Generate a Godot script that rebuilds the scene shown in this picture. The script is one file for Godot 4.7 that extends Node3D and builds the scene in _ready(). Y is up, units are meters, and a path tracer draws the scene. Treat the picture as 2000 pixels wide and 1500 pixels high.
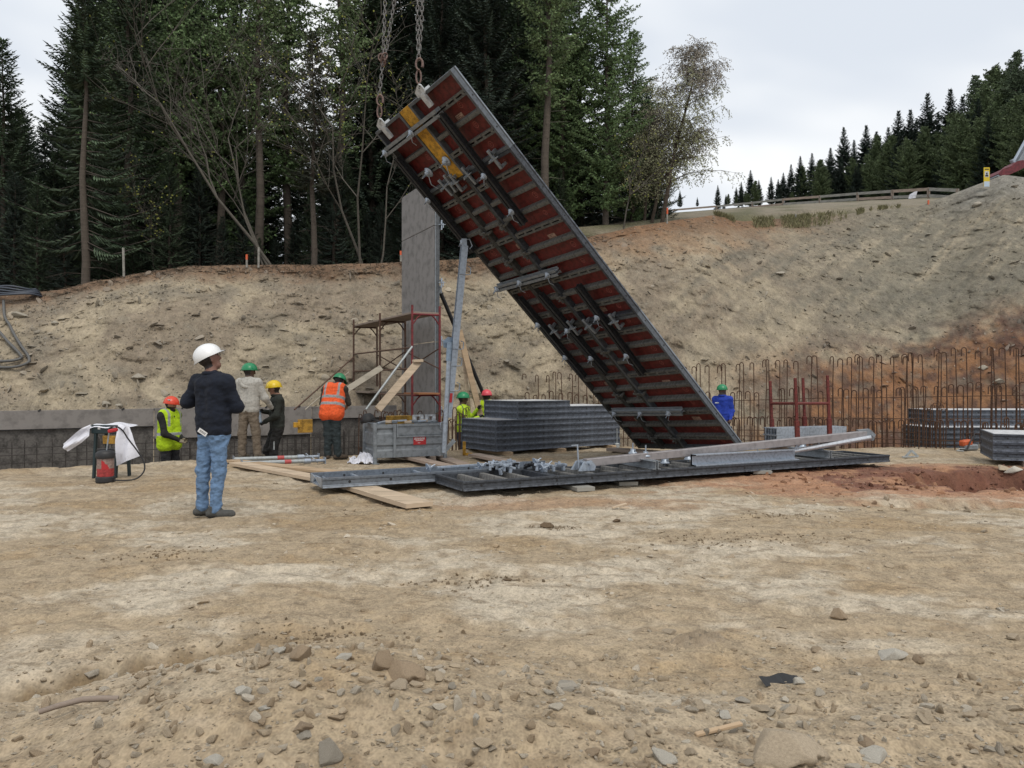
extends Node3D
# A formwork element being craned upright on a building site below a spruce forest.
# World: metres, y up, camera looks along -z. "d" below is the distance in front of the camera (d = -z).

const EYE := 1.41          # camera height
const FOCAL := 1500.0      # focal length in pixels of the 2000 x 1500 photograph
var rng := RandomNumberGenerator.new()
var M := {}                # materials
var taken := {}            # names used at the top level
var n_big := FastNoiseLite.new()
var n_mid := FastNoiseLite.new()
var n_fine := FastNoiseLite.new()
var n_ridge := FastNoiseLite.new()

# ---------------------------------------------------------------- mesh builder
class MB:
	var V := PackedVector3Array()
	var N := PackedVector3Array()
	var C := PackedColorArray()
	var I := PackedInt32Array()
	var col := Color(1, 1, 1)
	func tri(a: Vector3, b: Vector3, c: Vector3):      # counter-clockwise from outside
		var n := (b - a).cross(c - a).normalized()
		var k := V.size()
		V.append(a); V.append(b); V.append(c)
		N.append(n); N.append(n); N.append(n)
		C.append(col); C.append(col); C.append(col)
		I.append(k); I.append(k + 2); I.append(k + 1)
	func quad(a: Vector3, b: Vector3, c: Vector3, d: Vector3):
		var n := (b - a).cross(c - a).normalized()
		if n.length_squared() < 0.5:
			n = (c - a).cross(d - a).normalized()
		var k := V.size()
		V.append(a); V.append(b); V.append(c); V.append(d)
		for q in 4:
			N.append(n); C.append(col)
		I.append(k); I.append(k + 2); I.append(k + 1)
		I.append(k); I.append(k + 3); I.append(k + 2)
	func box(xf: Transform3D, s: Vector3):             # centred box
		var h := s * 0.5
		var p: Array[Vector3] = []
		for q in 8:
			p.append(xf * Vector3(h.x * (1 if q & 1 else -1), h.y * (1 if q & 2 else -1), h.z * (1 if q & 4 else -1)))
		quad(p[4], p[5], p[7], p[6]); quad(p[1], p[0], p[2], p[3])
		quad(p[5], p[1], p[3], p[7]); quad(p[0], p[4], p[6], p[2])
		quad(p[6], p[7], p[3], p[2]); quad(p[0], p[1], p[5], p[4])
	func bx(x0: float, y0: float, z0: float, x1: float, y1: float, z1: float):
		box(Transform3D(Basis(), Vector3(x0 + x1, y0 + y1, z0 + z1) * 0.5), Vector3(absf(x1 - x0), absf(y1 - y0), absf(z1 - z0)))
	func cbox(xf: Transform3D, s: Vector3, ch: float):  # chamfered box
		var h := s * 0.5
		var g := Vector3(maxf(h.x - ch, 0), maxf(h.y - ch, 0), maxf(h.z - ch, 0))
		var f := []
		for ax in 3:
			for sg in [-1, 1]:
				var u := (ax + 1) % 3
				var v := (ax + 2) % 3
				var q: Array[Vector3] = []
				for e in [[-1, -1], [1, -1], [1, 1], [-1, 1]]:
					var p := Vector3()
					p[ax] = h[ax] * sg; p[u] = g[u] * e[0]; p[v] = g[v] * e[1]
					q.append(xf * p)
				if sg > 0: quad(q[0], q[1], q[2], q[3])
				else: quad(q[3], q[2], q[1], q[0])
		for ax in 3:
			var u := (ax + 1) % 3
			var v := (ax + 2) % 3
			for e in [[1, 1], [-1, 1], [-1, -1], [1, -1]]:
				var a := Vector3(); var b := Vector3()
				a[u] = h[u] * e[0]; a[v] = g[v] * e[1]
				b[u] = g[u] * e[0]; b[v] = h[v] * e[1]
				var a2 := a; var b2 := b
				a[ax] = -g[ax]; b[ax] = -g[ax]; a2[ax] = g[ax]; b2[ax] = g[ax]
				if e[0] * e[1] > 0: quad(xf * a, xf * b, xf * b2, xf * a2)
				else: quad(xf * b, xf * a, xf * a2, xf * b2)
		for q in 8:
			var s3 := Vector3(1 if q & 1 else -1, 1 if q & 2 else -1, 1 if q & 4 else -1)
			var a := xf * (Vector3(h.x, g.y, g.z) * s3)
			var b := xf * (Vector3(g.x, h.y, g.z) * s3)
			var c := xf * (Vector3(g.x, g.y, h.z) * s3)
			if s3.x * s3.y * s3.z > 0: tri(a, b, c)
			else: tri(a, c, b)
	func beam(a: Vector3, b: Vector3, w: float, h: float, up := Vector3.UP, ch := 0.0):   # box from a to b, w across, h along up
		var z := (b - a).normalized()
		var x := up.cross(z).normalized()
		if x.length_squared() < 0.1: x = Vector3.RIGHT.cross(z).normalized()
		var y := z.cross(x)
		var xf := Transform3D(Basis(x, y, z), (a + b) * 0.5)
		if ch > 0: cbox(xf, Vector3(w, h, a.distance_to(b)), ch)
		else: box(xf, Vector3(w, h, a.distance_to(b)))
	func cyl(a: Vector3, b: Vector3, ra: float, rb: float, n := 10, caps := true):
		var z := (b - a).normalized()
		var x := (Vector3.UP if absf(z.y) < 0.9 else Vector3.RIGHT).cross(z).normalized()
		var y := z.cross(x)
		var k := V.size()
		for i in n + 1:
			var t := TAU * i / n
			var r := x * cos(t) + y * sin(t)
			V.append(a + r * ra); V.append(b + r * rb)
			N.append(r); N.append(r); C.append(col); C.append(col)
		for i in n:
			var q := k + i * 2
			I.append(q); I.append(q + 1); I.append(q + 2)
			I.append(q + 2); I.append(q + 1); I.append(q + 3)
		if caps:
			for e in 2:
				var o := a if e == 0 else b
				var rr := ra if e == 0 else rb
				if rr < 0.0005: continue
				var c0 := V.size()
				var nn := -z if e == 0 else z
				V.append(o); N.append(nn); C.append(col)
				for i in n:
					var t := TAU * i / n
					V.append(o + (x * cos(t) + y * sin(t)) * rr); N.append(nn); C.append(col)
				for i in n:
					I.append(c0)
					if e == 0:
						I.append(c0 + 1 + i); I.append(c0 + 1 + (i + 1) % n)
					else:
						I.append(c0 + 1 + (i + 1) % n); I.append(c0 + 1 + i)
	func tube(pts: PackedVector3Array, r0: float, n := 6, r1 := -1.0):
		if r1 < 0: r1 = r0
		var m := pts.size()
		var x := Vector3()
		var k := V.size()
		for j in m:
			var z := (pts[mini(j + 1, m - 1)] - pts[maxi(j - 1, 0)]).normalized()
			if j == 0: x = (Vector3.UP if absf(z.y) < 0.9 else Vector3.RIGHT).cross(z).normalized()
			else: x = (x - z * x.dot(z)).normalized()
			var y := z.cross(x)
			var rr := lerpf(r0, r1, float(j) / (m - 1))
			for i in n:
				var t := TAU * i / n
				var r := x * cos(t) + y * sin(t)
				V.append(pts[j] + r * rr); N.append(r); C.append(col)
		for j in m - 1:
			for i in n:
				var a := k + j * n + i
				var b := k + j * n + (i + 1) % n
				I.append(a); I.append(a + n); I.append(b)
				I.append(b); I.append(a + n); I.append(b + n)
	func lathe(prof: Array, n: int, xf: Transform3D):    # prof of [radius, height]
		var k := V.size()
		var m := prof.size()
		for j in m:
			var p0: Array = prof[maxi(j - 1, 0)]
			var p1: Array = prof[mini(j + 1, m - 1)]
			var tn := Vector2(p1[0] - p0[0], p1[1] - p0[1]).normalized()
			for i in n + 1:
				var t := TAU * i / n
				V.append(xf * Vector3(prof[j][0] * cos(t), prof[j][1], prof[j][0] * sin(t)))
				N.append((xf.basis * Vector3(tn.y * cos(t), -tn.x, tn.y * sin(t))).normalized()); C.append(col)
		for j in m - 1:
			for i in n:
				var a := k + j * (n + 1) + i
				I.append(a); I.append(a + 1); I.append(a + n + 1)
				I.append(a + 1); I.append(a + n + 2); I.append(a + n + 1)
	func extrude(poly: PackedVector2Array, z0: float, z1: float, xf: Transform3D):   # outline in x,y (counter-clockwise), drawn along z
		var m := poly.size()
		for i in m:
			var a := poly[i]
			var b := poly[(i + 1) % m]
			quad(xf * Vector3(a.x, a.y, z1), xf * Vector3(a.x, a.y, z0), xf * Vector3(b.x, b.y, z0), xf * Vector3(b.x, b.y, z1))
		var ix := Geometry2D.triangulate_polygon(poly)
		for e in 2:
			var k := V.size()
			var z := z1 if e else z0
			var n := (xf.basis * Vector3(0, 0, 1 if e else -1)).normalized()
			for p in poly:
				V.append(xf * Vector3(p.x, p.y, z)); N.append(n); C.append(col)
			for i in range(0, ix.size(), 3):
				var a := poly[ix[i]]; var b := poly[ix[i + 1]]; var c := poly[ix[i + 2]]
				var ccw := (b - a).cross(c - a) > 0
				I.append(k + ix[i])
				if ccw == (e == 1):
					I.append(k + ix[i + 2]); I.append(k + ix[i + 1])
				else:
					I.append(k + ix[i + 1]); I.append(k + ix[i + 2])
	func mesh() -> ArrayMesh:
		var a := []
		a.resize(Mesh.ARRAY_MAX)
		a[Mesh.ARRAY_VERTEX] = V; a[Mesh.ARRAY_NORMAL] = N; a[Mesh.ARRAY_COLOR] = C; a[Mesh.ARRAY_INDEX] = I
		var m := ArrayMesh.new()
		m.add_surface_from_arrays(Mesh.PRIMITIVE_TRIANGLES, a)
		return m

# ---------------------------------------------------------------- scene helpers
func numbered(s: String) -> String:
	if not taken.has(s):
		taken[s] = 0
		return s
	taken[s] += 1
	return "%s_%03d" % [s, taken[s]]

func tag(o: Node, label: String, category: String, group := "", kind := "") -> Node:
	if label: o.set_meta("label", label)
	if category: o.set_meta("category", category)
	if group: o.set_meta("group", group)
	if kind: o.set_meta("kind", kind)
	elif category: o.set_meta("kind", "thing")
	return o

func thing(called: String, where: Transform3D, label: String, category: String, group := "") -> Node3D:
	var o := Node3D.new()
	o.name = numbered(called)
	add_child(o)
	o.transform = where
	tag(o, label, category, group)
	return o

func put(called: String, mesh: Mesh, mat: Material, parent: Node = self, xf := Transform3D()) -> MeshInstance3D:
	var o := MeshInstance3D.new()
	o.name = numbered(called) if parent == self else called
	o.mesh = mesh
	o.material_override = mat
	o.transform = xf
	parent.add_child(o, true)
	return o

func at(px: float, py: float, d: float) -> Vector3:     # photograph pixel and distance -> place in the world
	return Vector3((px - 1000.0) / FOCAL * d, EYE - (py - 750.0) / FOCAL * d, -d)

func place(p: Vector3, yaw := 0.0) -> Transform3D:
	return Transform3D(Basis(Vector3.UP, deg_to_rad(yaw)), p)

func basis_z(dir: Vector3, up := Vector3.UP) -> Basis:
	var z := dir.normalized()
	var x := up.cross(z).normalized()
	return Basis(x, z.cross(x), z)

func smooth(a: float, b: float, x: float) -> float:
	var t := clampf((x - a) / (b - a), 0, 1)
	return t * t * (3 - 2 * t)

func table(t: Array, x: float, k: int) -> float:       # piecewise linear look-up in rows [x, ...]
	if x <= t[0][0]: return t[0][k]
	for i in t.size() - 1:
		if x <= t[i + 1][0]:
			return lerpf(t[i][k], t[i + 1][k], (x - t[i][0]) / float(t[i + 1][0] - t[i][0]))
	return t[t.size() - 1][k]

# ---------------------------------------------------------------- textures and materials
func noise_image(size: int, freq: float, oct: int, sd: int, kind := FastNoiseLite.TYPE_SIMPLEX_SMOOTH) -> PackedByteArray:
	var n := FastNoiseLite.new()
	n.seed = sd
	n.noise_type = kind
	n.frequency = freq
	n.fractal_type = FastNoiseLite.FRACTAL_FBM if oct > 1 else FastNoiseLite.FRACTAL_NONE
	n.fractal_octaves = oct
	var im := n.get_seamless_image(size, size, false, false, 0.1, true)
	im.convert(Image.FORMAT_L8)
	return im.get_data()

func grey_tex(size: int, layers: Array, lo: float, hi: float) -> ImageTexture:    # layers of [bytes, weight]
	var out := PackedByteArray()
	out.resize(size * size)
	var tot := 0.0
	for l in layers: tot += l[1]
	for i in size * size:
		var v := 0.0
		for l in layers: v += l[0][i] * l[1]
		out[i] = int(clampf(lo + (hi - lo) * v / (tot * 255.0), 0, 1) * 255.0)
	return ImageTexture.create_from_image(Image.create_from_data(size, size, false, Image.FORMAT_L8, out))

func lin(r: float, g: float, b: float) -> Color:      # a real-world base colour (linear) as the sRGB value materials take
	return Color(r, g, b).linear_to_srgb()

func mat(c: Color, rough := 0.8, metal := 0.0, tex: Texture2D = null, scale := 1.0, bump: Texture2D = null, bump_cm := 0.0) -> StandardMaterial3D:
	var m := StandardMaterial3D.new()
	m.albedo_color = c
	m.roughness = rough
	m.metallic = metal
	m.vertex_color_use_as_albedo = true
	if tex:
		m.albedo_texture = tex
		m.uv1_triplanar = true
		m.uv1_scale = Vector3.ONE * scale
	if bump:
		m.heightmap_enabled = true
		m.heightmap_texture = bump
		m.heightmap_scale = bump_cm
		m.uv1_triplanar = true
		m.uv1_scale = Vector3.ONE * scale
	return m

func make_materials():
	var S := 512
	var f1 := noise_image(S, 0.012, 5, 1)
	var f2 := noise_image(S, 0.06, 3, 2)
	var f3 := noise_image(S, 0.25, 2, 3)
	var cell := noise_image(S, 0.05, 1, 4, FastNoiseLite.TYPE_CELLULAR)
	var cell2 := noise_image(S, 0.16, 1, 5, FastNoiseLite.TYPE_CELLULAR)
	var soil := grey_tex(S, [[f1, 1.0], [f2, 1.2], [f3, 1.6], [cell2, 0.8]], 0.42, 1.4)
	var soil_h := grey_tex(S, [[f1, 1.0], [f2, 1.4], [f3, 1.0], [cell, 0.8], [cell2, 0.8]], 0.0, 1.0)
	var wear := grey_tex(S, [[f1, 1.5], [f2, 1.0], [f3, 0.7]], 0.35, 1.45)
	var calm := grey_tex(S, [[f1, 2.0], [f2, 0.5], [f3, 0.3]], 0.72, 1.24)
	# long-grained wood: noise stretched along y
	var wood_b := PackedByteArray()
	wood_b.resize(S * S)
	for y in S:
		for x in S:
			var yy := y + int(6.0 * sin(x * 0.05))
			var v := f2[posmod(yy * 2, S) * S + x / 24] * 0.35 + f3[y * S + x / 40] * 0.25 + f1[y * S + x / 6] * 0.4
			wood_b[y * S + x] = int(v)
	var wood := grey_tex(S, [[wood_b, 1.0]], 0.55, 1.4)
	M.soil = mat(Color.WHITE, 0.97, 0, soil, 0.55, soil_h, 2.2)
	M.soil.uv1_world_triplanar = true
	M.bank = mat(Color.WHITE, 0.97, 0, soil, 0.16, soil_h, 9.0)
	M.bank.uv1_world_triplanar = true
	M.stone = mat(Color.WHITE, 0.9, 0, soil, 1.7, soil_h, 0.8)
	M.galv = mat(lin(0.38, 0.435, 0.51), 0.42, 0.45, calm, 2.2)
	M.galv_dull = mat(lin(0.25, 0.275, 0.30), 0.55, 0.3, calm, 1.3)
	M.frame = mat(lin(0.15, 0.17, 0.205), 0.6, 0.25, wear, 2.0)
	M.frame_dark = mat(lin(0.19, 0.22, 0.275), 0.62, 0.1, wear, 1.6)
	M.frame_grey = mat(lin(0.14, 0.14, 0.132), 0.7, 0.15, wear, 2.0)
	M.steel_dark = mat(lin(0.035, 0.037, 0.042), 0.55, 0.3, wear, 2.0)
	M.red_ply = mat(lin(0.15, 0.019, 0.017), 0.55, 0, wear, 1.4)
	M.face_ply = mat(lin(0.235, 0.225, 0.22), 0.75, 0, calm, 0.5)
	M.face_light = mat(lin(0.55, 0.56, 0.58), 0.6, 0, calm, 0.9)
	M.wood = mat(lin(0.44, 0.32, 0.205), 0.85, 0, wood, 1.1)
	M.wood_pale = mat(lin(0.52, 0.41, 0.295), 0.85, 0, wood, 1.3)
	M.wood_old = mat(lin(0.25, 0.20, 0.165), 0.9, 0, wood, 1.2)
	M.wood_grey = mat(lin(0.30, 0.29, 0.26), 0.9, 0, wood, 0.9)
	M.rust = mat(lin(0.105, 0.055, 0.033), 0.9, 0, wear, 3.0)
	M.rust_frame = mat(lin(0.125, 0.072, 0.05), 0.85, 0, wear, 2.0)
	M.red_paint = mat(lin(0.20, 0.025, 0.03), 0.6, 0, wear, 2.0)
	M.yellow = mat(lin(0.62, 0.33, 0.03), 0.6, 0, wear, 1.2)
	M.ochre_ply = mat(lin(0.48, 0.27, 0.04), 0.6, 0, wear, 1.2)
	M.white_paint = mat(lin(0.62, 0.65, 0.68), 0.5, 0, wear, 1.5)
	M.black = mat(lin(0.012, 0.012, 0.013), 0.6)
	M.rubber = mat(lin(0.02, 0.02, 0.022), 0.55)
	M.white_sheet = mat(lin(0.72, 0.73, 0.80), 0.75, 0, calm, 0.6)
	M.white_sheet.backlight_enabled = true
	M.white_sheet.backlight = Color(0.25, 0.25, 0.28)
	M.red_sign = mat(lin(0.42, 0.02, 0.025), 0.5)
	M.text_white = mat(lin(0.75, 0.75, 0.75), 0.6)
	M.text_black = mat(lin(0.015, 0.015, 0.015), 0.7)
	M.label_paper = mat(lin(0.45, 0.30, 0.24), 0.8, 0, wear, 4.0)
	M.chain = mat(lin(0.22, 0.21, 0.20), 0.45, 0.5, wear, 6.0)
	M.concrete = mat(lin(0.12, 0.112, 0.105), 0.9, 0, wear, 0.6)
	M.bark = mat(lin(0.10, 0.082, 0.066), 0.95, 0, wood, 1.5, soil_h, 1.5)
	M.bark_grey = mat(lin(0.10, 0.09, 0.075), 0.95, 0, wood, 2.0)
	M.leaf = mat(Color.WHITE, 0.8)
	M.cloth = mat(Color.WHITE, 0.92, 0, calm, 3.0)
	M.skin = mat(Color.WHITE, 0.6)
	M.plastic = mat(Color.WHITE, 0.32)
	M.hose = mat(lin(0.10, 0.10, 0.098), 0.6)
	M.label_paper_red = mat(lin(0.33, 0.10, 0.09), 0.7)
	M.chain_hook = mat(lin(0.20, 0.13, 0.11), 0.5, 0.4, wear, 6.0)
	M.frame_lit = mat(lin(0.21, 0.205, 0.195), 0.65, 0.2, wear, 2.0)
	M.face_dull = mat(lin(0.22, 0.205, 0.21), 0.7, 0, calm, 1.0)
	M.face_mid = mat(lin(0.30, 0.30, 0.31), 0.6, 0, calm, 0.9)
	M.face_warm = mat(lin(0.225, 0.21, 0.20), 0.75, 0, calm, 0.5)
	M.galv_warm = mat(lin(0.33, 0.31, 0.315), 0.45, 0.4, calm, 1.2)
	M.galv_bright = mat(lin(0.60, 0.62, 0.66), 0.3, 0.6, calm, 2.2)
	M.galv_blue = mat(lin(0.26, 0.34, 0.44), 0.45, 0.3, calm, 2.2)
	M.galv_pale = mat(lin(0.38, 0.41, 0.42), 0.5, 0.25, calm, 2.2)
	M.wood_old2 = mat(lin(0.36, 0.28, 0.225), 0.9, 0, wood, 1.2)
	M.wood_light = mat(lin(0.42, 0.38, 0.31), 0.9, 0, wood, 1.4)
	M.wood_red = mat(lin(0.30, 0.13, 0.06), 0.85, 0, wood, 1.2)
	M.rag = mat(lin(0.34, 0.27, 0.19), 0.98, 0, soil, 2.0)
	M.red_band = mat(lin(0.45, 0.08, 0.08), 0.6)
	M.rebar_dark = mat(lin(0.055, 0.048, 0.045), 0.8, 0, wear, 3.0)
	M.red_frame = mat(lin(0.17, 0.028, 0.022), 0.65, 0, wear, 2.0)
	M.petrol = mat(lin(0.012, 0.028, 0.033), 0.5)
	M.plastic_worn = mat(Color.WHITE, 0.5, 0, wear, 3.0)
	M.orange = mat(lin(0.50, 0.10, 0.03), 0.5)
	M.orange_red = mat(lin(0.60, 0.12, 0.05), 0.8)
	M.hose_blue = mat(lin(0.045, 0.055, 0.075), 0.5)
	M.sign_yellow = mat(lin(0.62, 0.46, 0.02), 0.6)
	M.sky_blue = mat(lin(0.45, 0.55, 0.66), 0.6)
	M.bucket_red = mat(lin(0.16, 0.02, 0.03), 0.6, 0, wear, 1.0)
	M.stone_pale = mat(lin(0.42, 0.38, 0.31), 0.9, 0, soil, 1.7, soil_h, 0.8)
	M.tag_white = mat(lin(0.70, 0.70, 0.70), 0.8)
	M.bottle = mat(Color(0.75, 0.85, 0.95, 0.35), 0.08)
	M.bottle.transparency = BaseMaterial3D.TRANSPARENCY_ALPHA
	M.frame_blue = mat(lin(0.27, 0.305, 0.35), 0.5, 0.35, calm, 1.6)

# ---------------------------------------------------------------- camera, sky, sun
func make_view():
	var cam := Camera3D.new()
	cam.name = "camera"
	cam.fov = rad_to_deg(2.0 * atan(750.0 / FOCAL))
	cam.position = Vector3(0, EYE, 0)
	cam.near = 0.05
	cam.far = 1200
	add_child(cam)
	cam.make_current()
	var env := Environment.new()
	env.background_mode = Environment.BG_SKY
	env.tonemap_mode = Environment.TONE_MAPPER_LINEAR
	env.tonemap_exposure = 1.24
	env.sdfgi_enabled = true
	env.ssao_enabled = true
	env.ssil_enabled = true
	var sky := Sky.new()
	var pm := PanoramaSkyMaterial.new()
	pm.panorama = sky_picture()
	sky.sky_material = pm
	env.sky = sky
	env.background_energy_multiplier = 1.0
	var we := WorldEnvironment.new()
	we.environment = env
	add_child(we)
	var sun := DirectionalLight3D.new()
	sun.name = "sun"
	sun.light_energy = 0.42
	sun.light_angular_distance = 22.0
	sun.light_color = Color(1.0, 0.965, 0.91)
	sun.shadow_enabled = true
	sun.rotation = Vector3(deg_to_rad(-60), deg_to_rad(22), 0)
	add_child(sun)

func sky_picture() -> ImageTexture:     # high thin overcast with slightly greyer streaks
	var w := 1024
	var h := 512
	var a := FastNoiseLite.new()
	a.seed = 11; a.frequency = 1.1; a.fractal_octaves = 5
	var b := FastNoiseLite.new()
	b.seed = 5; b.frequency = 2.6; b.fractal_octaves = 4
	var im := Image.create(w, h, false, Image.FORMAT_RGBF)
	for y in h:
		var el := PI * (0.5 - (y + 0.5) / h)
		for x in w:
			var az := TAU * (x + 0.5) / w
			var dir := Vector3(cos(el) * sin(az), sin(el), cos(el) * cos(az))
			var q := Vector3(dir.x + dir.y * 1.1, dir.y * 1.9, dir.z - dir.y * 0.9)
			var c := 0.5 + 0.75 * a.get_noise_3dv(q * 1.3) + 0.3 * b.get_noise_3dv(q * 1.1)
			c = smooth(0.18, 0.82, c)
			var col := Color(0.60, 0.645, 0.71).lerp(Color(0.83, 0.845, 0.855), c)
			if el < 0: col = col.lerp(Color(0.30, 0.29, 0.27), clampf(-el * 6.0, 0, 1))
			im.set_pixel(x, y, col)
	return ImageTexture.create_from_image(im)

# ---------------------------------------------------------------- ground and embankment
# embankment columns: [px, foot distance, crest distance, crest row in the photograph]
const BANK := [[-900, 14.0, 17.0, 640], [-300, 16.2, 19.5, 600], [0, 17.2, 21.0, 577], [110, 17.5, 21.6, 567], [200, 17.8, 22.2, 546], [290, 18.0, 22.6, 530], [370, 18.1, 23.0, 519], [520, 18.6, 23.4, 517], [700, 19.4, 24.0, 515], [900, 20.4, 25.0, 505], [1050, 20.8, 25.4, 487],
	[1150, 21.2, 26.0, 463], [1240, 21.4, 27.0, 441], [1320, 21.4, 28.0, 430], [1390, 21.4, 29.0, 420], [1450, 21.3, 30.0, 431], [1560, 21.0, 31.0, 425], [1700, 20.6, 31.0, 412], [1790, 20.2, 31.0, 403], [1850, 19.8, 31.0, 381], [1900, 19.4, 30.5, 362], [1960, 19.0, 30.0, 340], [2010, 18.6, 30.0, 346], [2100, 18.0, 29.0, 345], [2900, 14.0, 24.0, 300]]

func trench_edge(x: float) -> float:
	return 13.6 + (x + 5.4) * 0.555

func ground_y(x: float, d: float) -> float:
	var h := n_big.get_noise_2d(x * 1.0, d) * 0.05
	h += n_mid.get_noise_2d(x, d) * 0.028
	# heap of spoil in the near foreground and the rut beside it
	var e := Vector2((x + 0.75) / 1.55, (d - 3.15) / 1.0).length()
	h += 0.24 * (1.0 - smooth(0.1, 1.15, e)) * (1.0 + 0.35 * n_mid.get_noise_2d(x * 1.4, d * 1.4))
	e = Vector2((x - 1.6) / 1.6, (d - 2.9) / 0.9).length()
	h += 0.07 * (1.0 - smooth(0.2, 1.2, e))
	var rx := -2.9 + (d - 3.05) * 1.35
	var rut := absf(x - rx - n_mid.get_noise_2d(d * 2.0, 7.0) * 0.15)
	if d < 4.6: h -= 0.10 * (1.0 - smooth(0.05, 0.30, rut)) * (1.0 - smooth(3.9, 4.6, d))
	# tracks across the yard
	h -= 0.02 * smooth(0.25, 0.6, n_ridge.get_noise_2d(x * 0.55, d * 1.4))
	# trench on the left, before the long shutter
	if x < -0.4:
		var te := trench_edge(x) + n_mid.get_noise_2d(x * 1.3, 3.0) * 0.15
		h -= 0.62 * smooth(te, te + 0.42, d) * (1.0 - smooth(-1.4, -0.4, x))
		# lip of spoil on its edge
		h += 0.05 * (1.0 - smooth(0.0, 0.45, absf(d - te + 0.15)))
	# sunken working level behind the stacks
	h -= 0.52 * smooth(16.9, 17.6, d) * smooth(-1.6, -0.6, x)
	# dug-out hollow on the right
	var p := Vector2((x - 8.3) / 2.9, (d - 11.35) / 1.45)
	var pr := p.length() + n_mid.get_noise_2d(x * 1.6 + 30.0, d * 1.6) * 0.26
	var hol := 1.0 - smooth(0.66, 0.98, pr)
	h -= hol * (0.55 + 0.16 * n_ridge.get_noise_2d(x * 2.1, d * 2.1))
	# a shallow scrape before it
	p = Vector2((x - 4.9) / 1.3, (d - 9.15) / 0.28)
	h -= 0.07 * (1.0 - smooth(0.5, 1.1, p.length() + n_mid.get_noise_2d(x * 2.0, d * 2.0) * 0.3))
	# clods
	var c := n_ridge.get_noise_2d(x * 3.2, d * 3.2)
	h += 0.012 * c + 0.010 * n_fine.get_noise_2d(x * 9.0, d * 9.0)
	return h

func ground_color(x: float, d: float) -> Color:
	var tan_c := Color(0.44, 0.345, 0.23)
	var pale := Color(0.57, 0.49, 0.375)
	var ochre := Color(0.40, 0.285, 0.16)
	var red := Color(0.44, 0.225, 0.125)
	var dark := Color(0.22, 0.155, 0.09)
	var a := n_big.get_noise_2d(x * 2.2 + 40, d * 3.4)
	var b := n_mid.get_noise_2d(x * 0.9 - 9, d * 1.5)
	var f := n_fine.get_noise_2d(x * 4.0, d * 4.0)
	# dry pale soil, thinned with d near the camera and again farther off
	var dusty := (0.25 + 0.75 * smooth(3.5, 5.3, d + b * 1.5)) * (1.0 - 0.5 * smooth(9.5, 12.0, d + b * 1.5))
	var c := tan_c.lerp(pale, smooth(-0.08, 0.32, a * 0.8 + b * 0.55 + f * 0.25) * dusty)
	c = c.lerp(ochre, smooth(0.12, 0.55, -a * 0.9 + b * 0.5 + f * 0.25) * 0.7)
	c = c.lerp(dark, smooth(0.42, 0.62, n_ridge.get_noise_2d(x * 1.5 + 11, d * 2.6 + 5) * 0.8 + f * 0.35) * 0.55)
	# red clay round the hollow and below the lying element
	var e := Vector2((x - 6.3) / 4.6, (d - 11.4) / 2.3).length() + b * 0.35 + f * 0.2
	c = c.lerp(red, (1.0 - smooth(0.55, 1.15, e)) * 0.9)
	e = Vector2((x - 0.6) / 2.2, (d - 9.1) / 0.7).length() + b * 0.5 + f * 0.3
	c = c.lerp(red, (1.0 - smooth(0.3, 1.1, e)) * 0.35)
	if x > 4.5 and d > 10.2 and d < 13.2:
		c = c.lerp(Color(0.17, 0.066, 0.043), smooth(-0.3, 0.2, b + f * 0.7 + 0.5 * (1.0 - smooth(0.6, 1.1, Vector2((x - 8.3) / 2.9, (d - 11.6) / 1.5).length()))) * 0.85)
	# damp soil in the rut
	var rx := -2.9 + (d - 3.05) * 1.35
	var rut := absf(x - rx - n_mid.get_noise_2d(d * 2.0, 7.0) * 0.15)
	if d < 4.6: c = c.lerp(Color(0.21, 0.14, 0.07), (1.0 - smooth(0.1, 0.26, rut + f * 0.1)) * 0.85 * (1.0 - smooth(3.9, 4.6, d)))
	if x < -0.6 and d > trench_edge(x) + 0.1: c = c.lerp(Color(0.25, 0.19, 0.13), smooth(-0.3, 0.3, b + f) * 0.7)
	return c * (0.93 + 0.14 * f)

func axis(stops: Array) -> PackedFloat32Array:       # stops of [value, step] -> grid lines
	var r := PackedFloat32Array()
	var v: float = stops[0][0]
	while v < stops[stops.size() - 1][0]:
		r.append(v)
		v += table(stops, v, 1)
	r.append(stops[stops.size() - 1][0])
	return r

func make_ground():
	var xs := axis([[-60, 5.0], [-16, 1.2], [-9, 0.09], [-3, 0.035], [3, 0.035], [10, 0.085], [16, 1.2], [60, 5.0]])
	var ds := axis([[-30, 5.0], [0, 1.5], [2.0, 0.022], [4.5, 0.028], [9, 0.05], [14, 0.06], [18, 0.12], [24, 1.2], [30, 4.0]])
	var nx := xs.size()
	var nd := ds.size()
	var V := PackedVector3Array()
	var C := PackedColorArray()
	V.resize(nx * nd); C.resize(nx * nd)
	var k := 0
	for d in ds:
		for x in xs:
			V[k] = Vector3(x, ground_y(x, d), -d)
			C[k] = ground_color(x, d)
			k += 1
	grid_mesh("ground", V, C, nx, nd, M.soil, "bare trodden soil of the building site", "ground")

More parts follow.
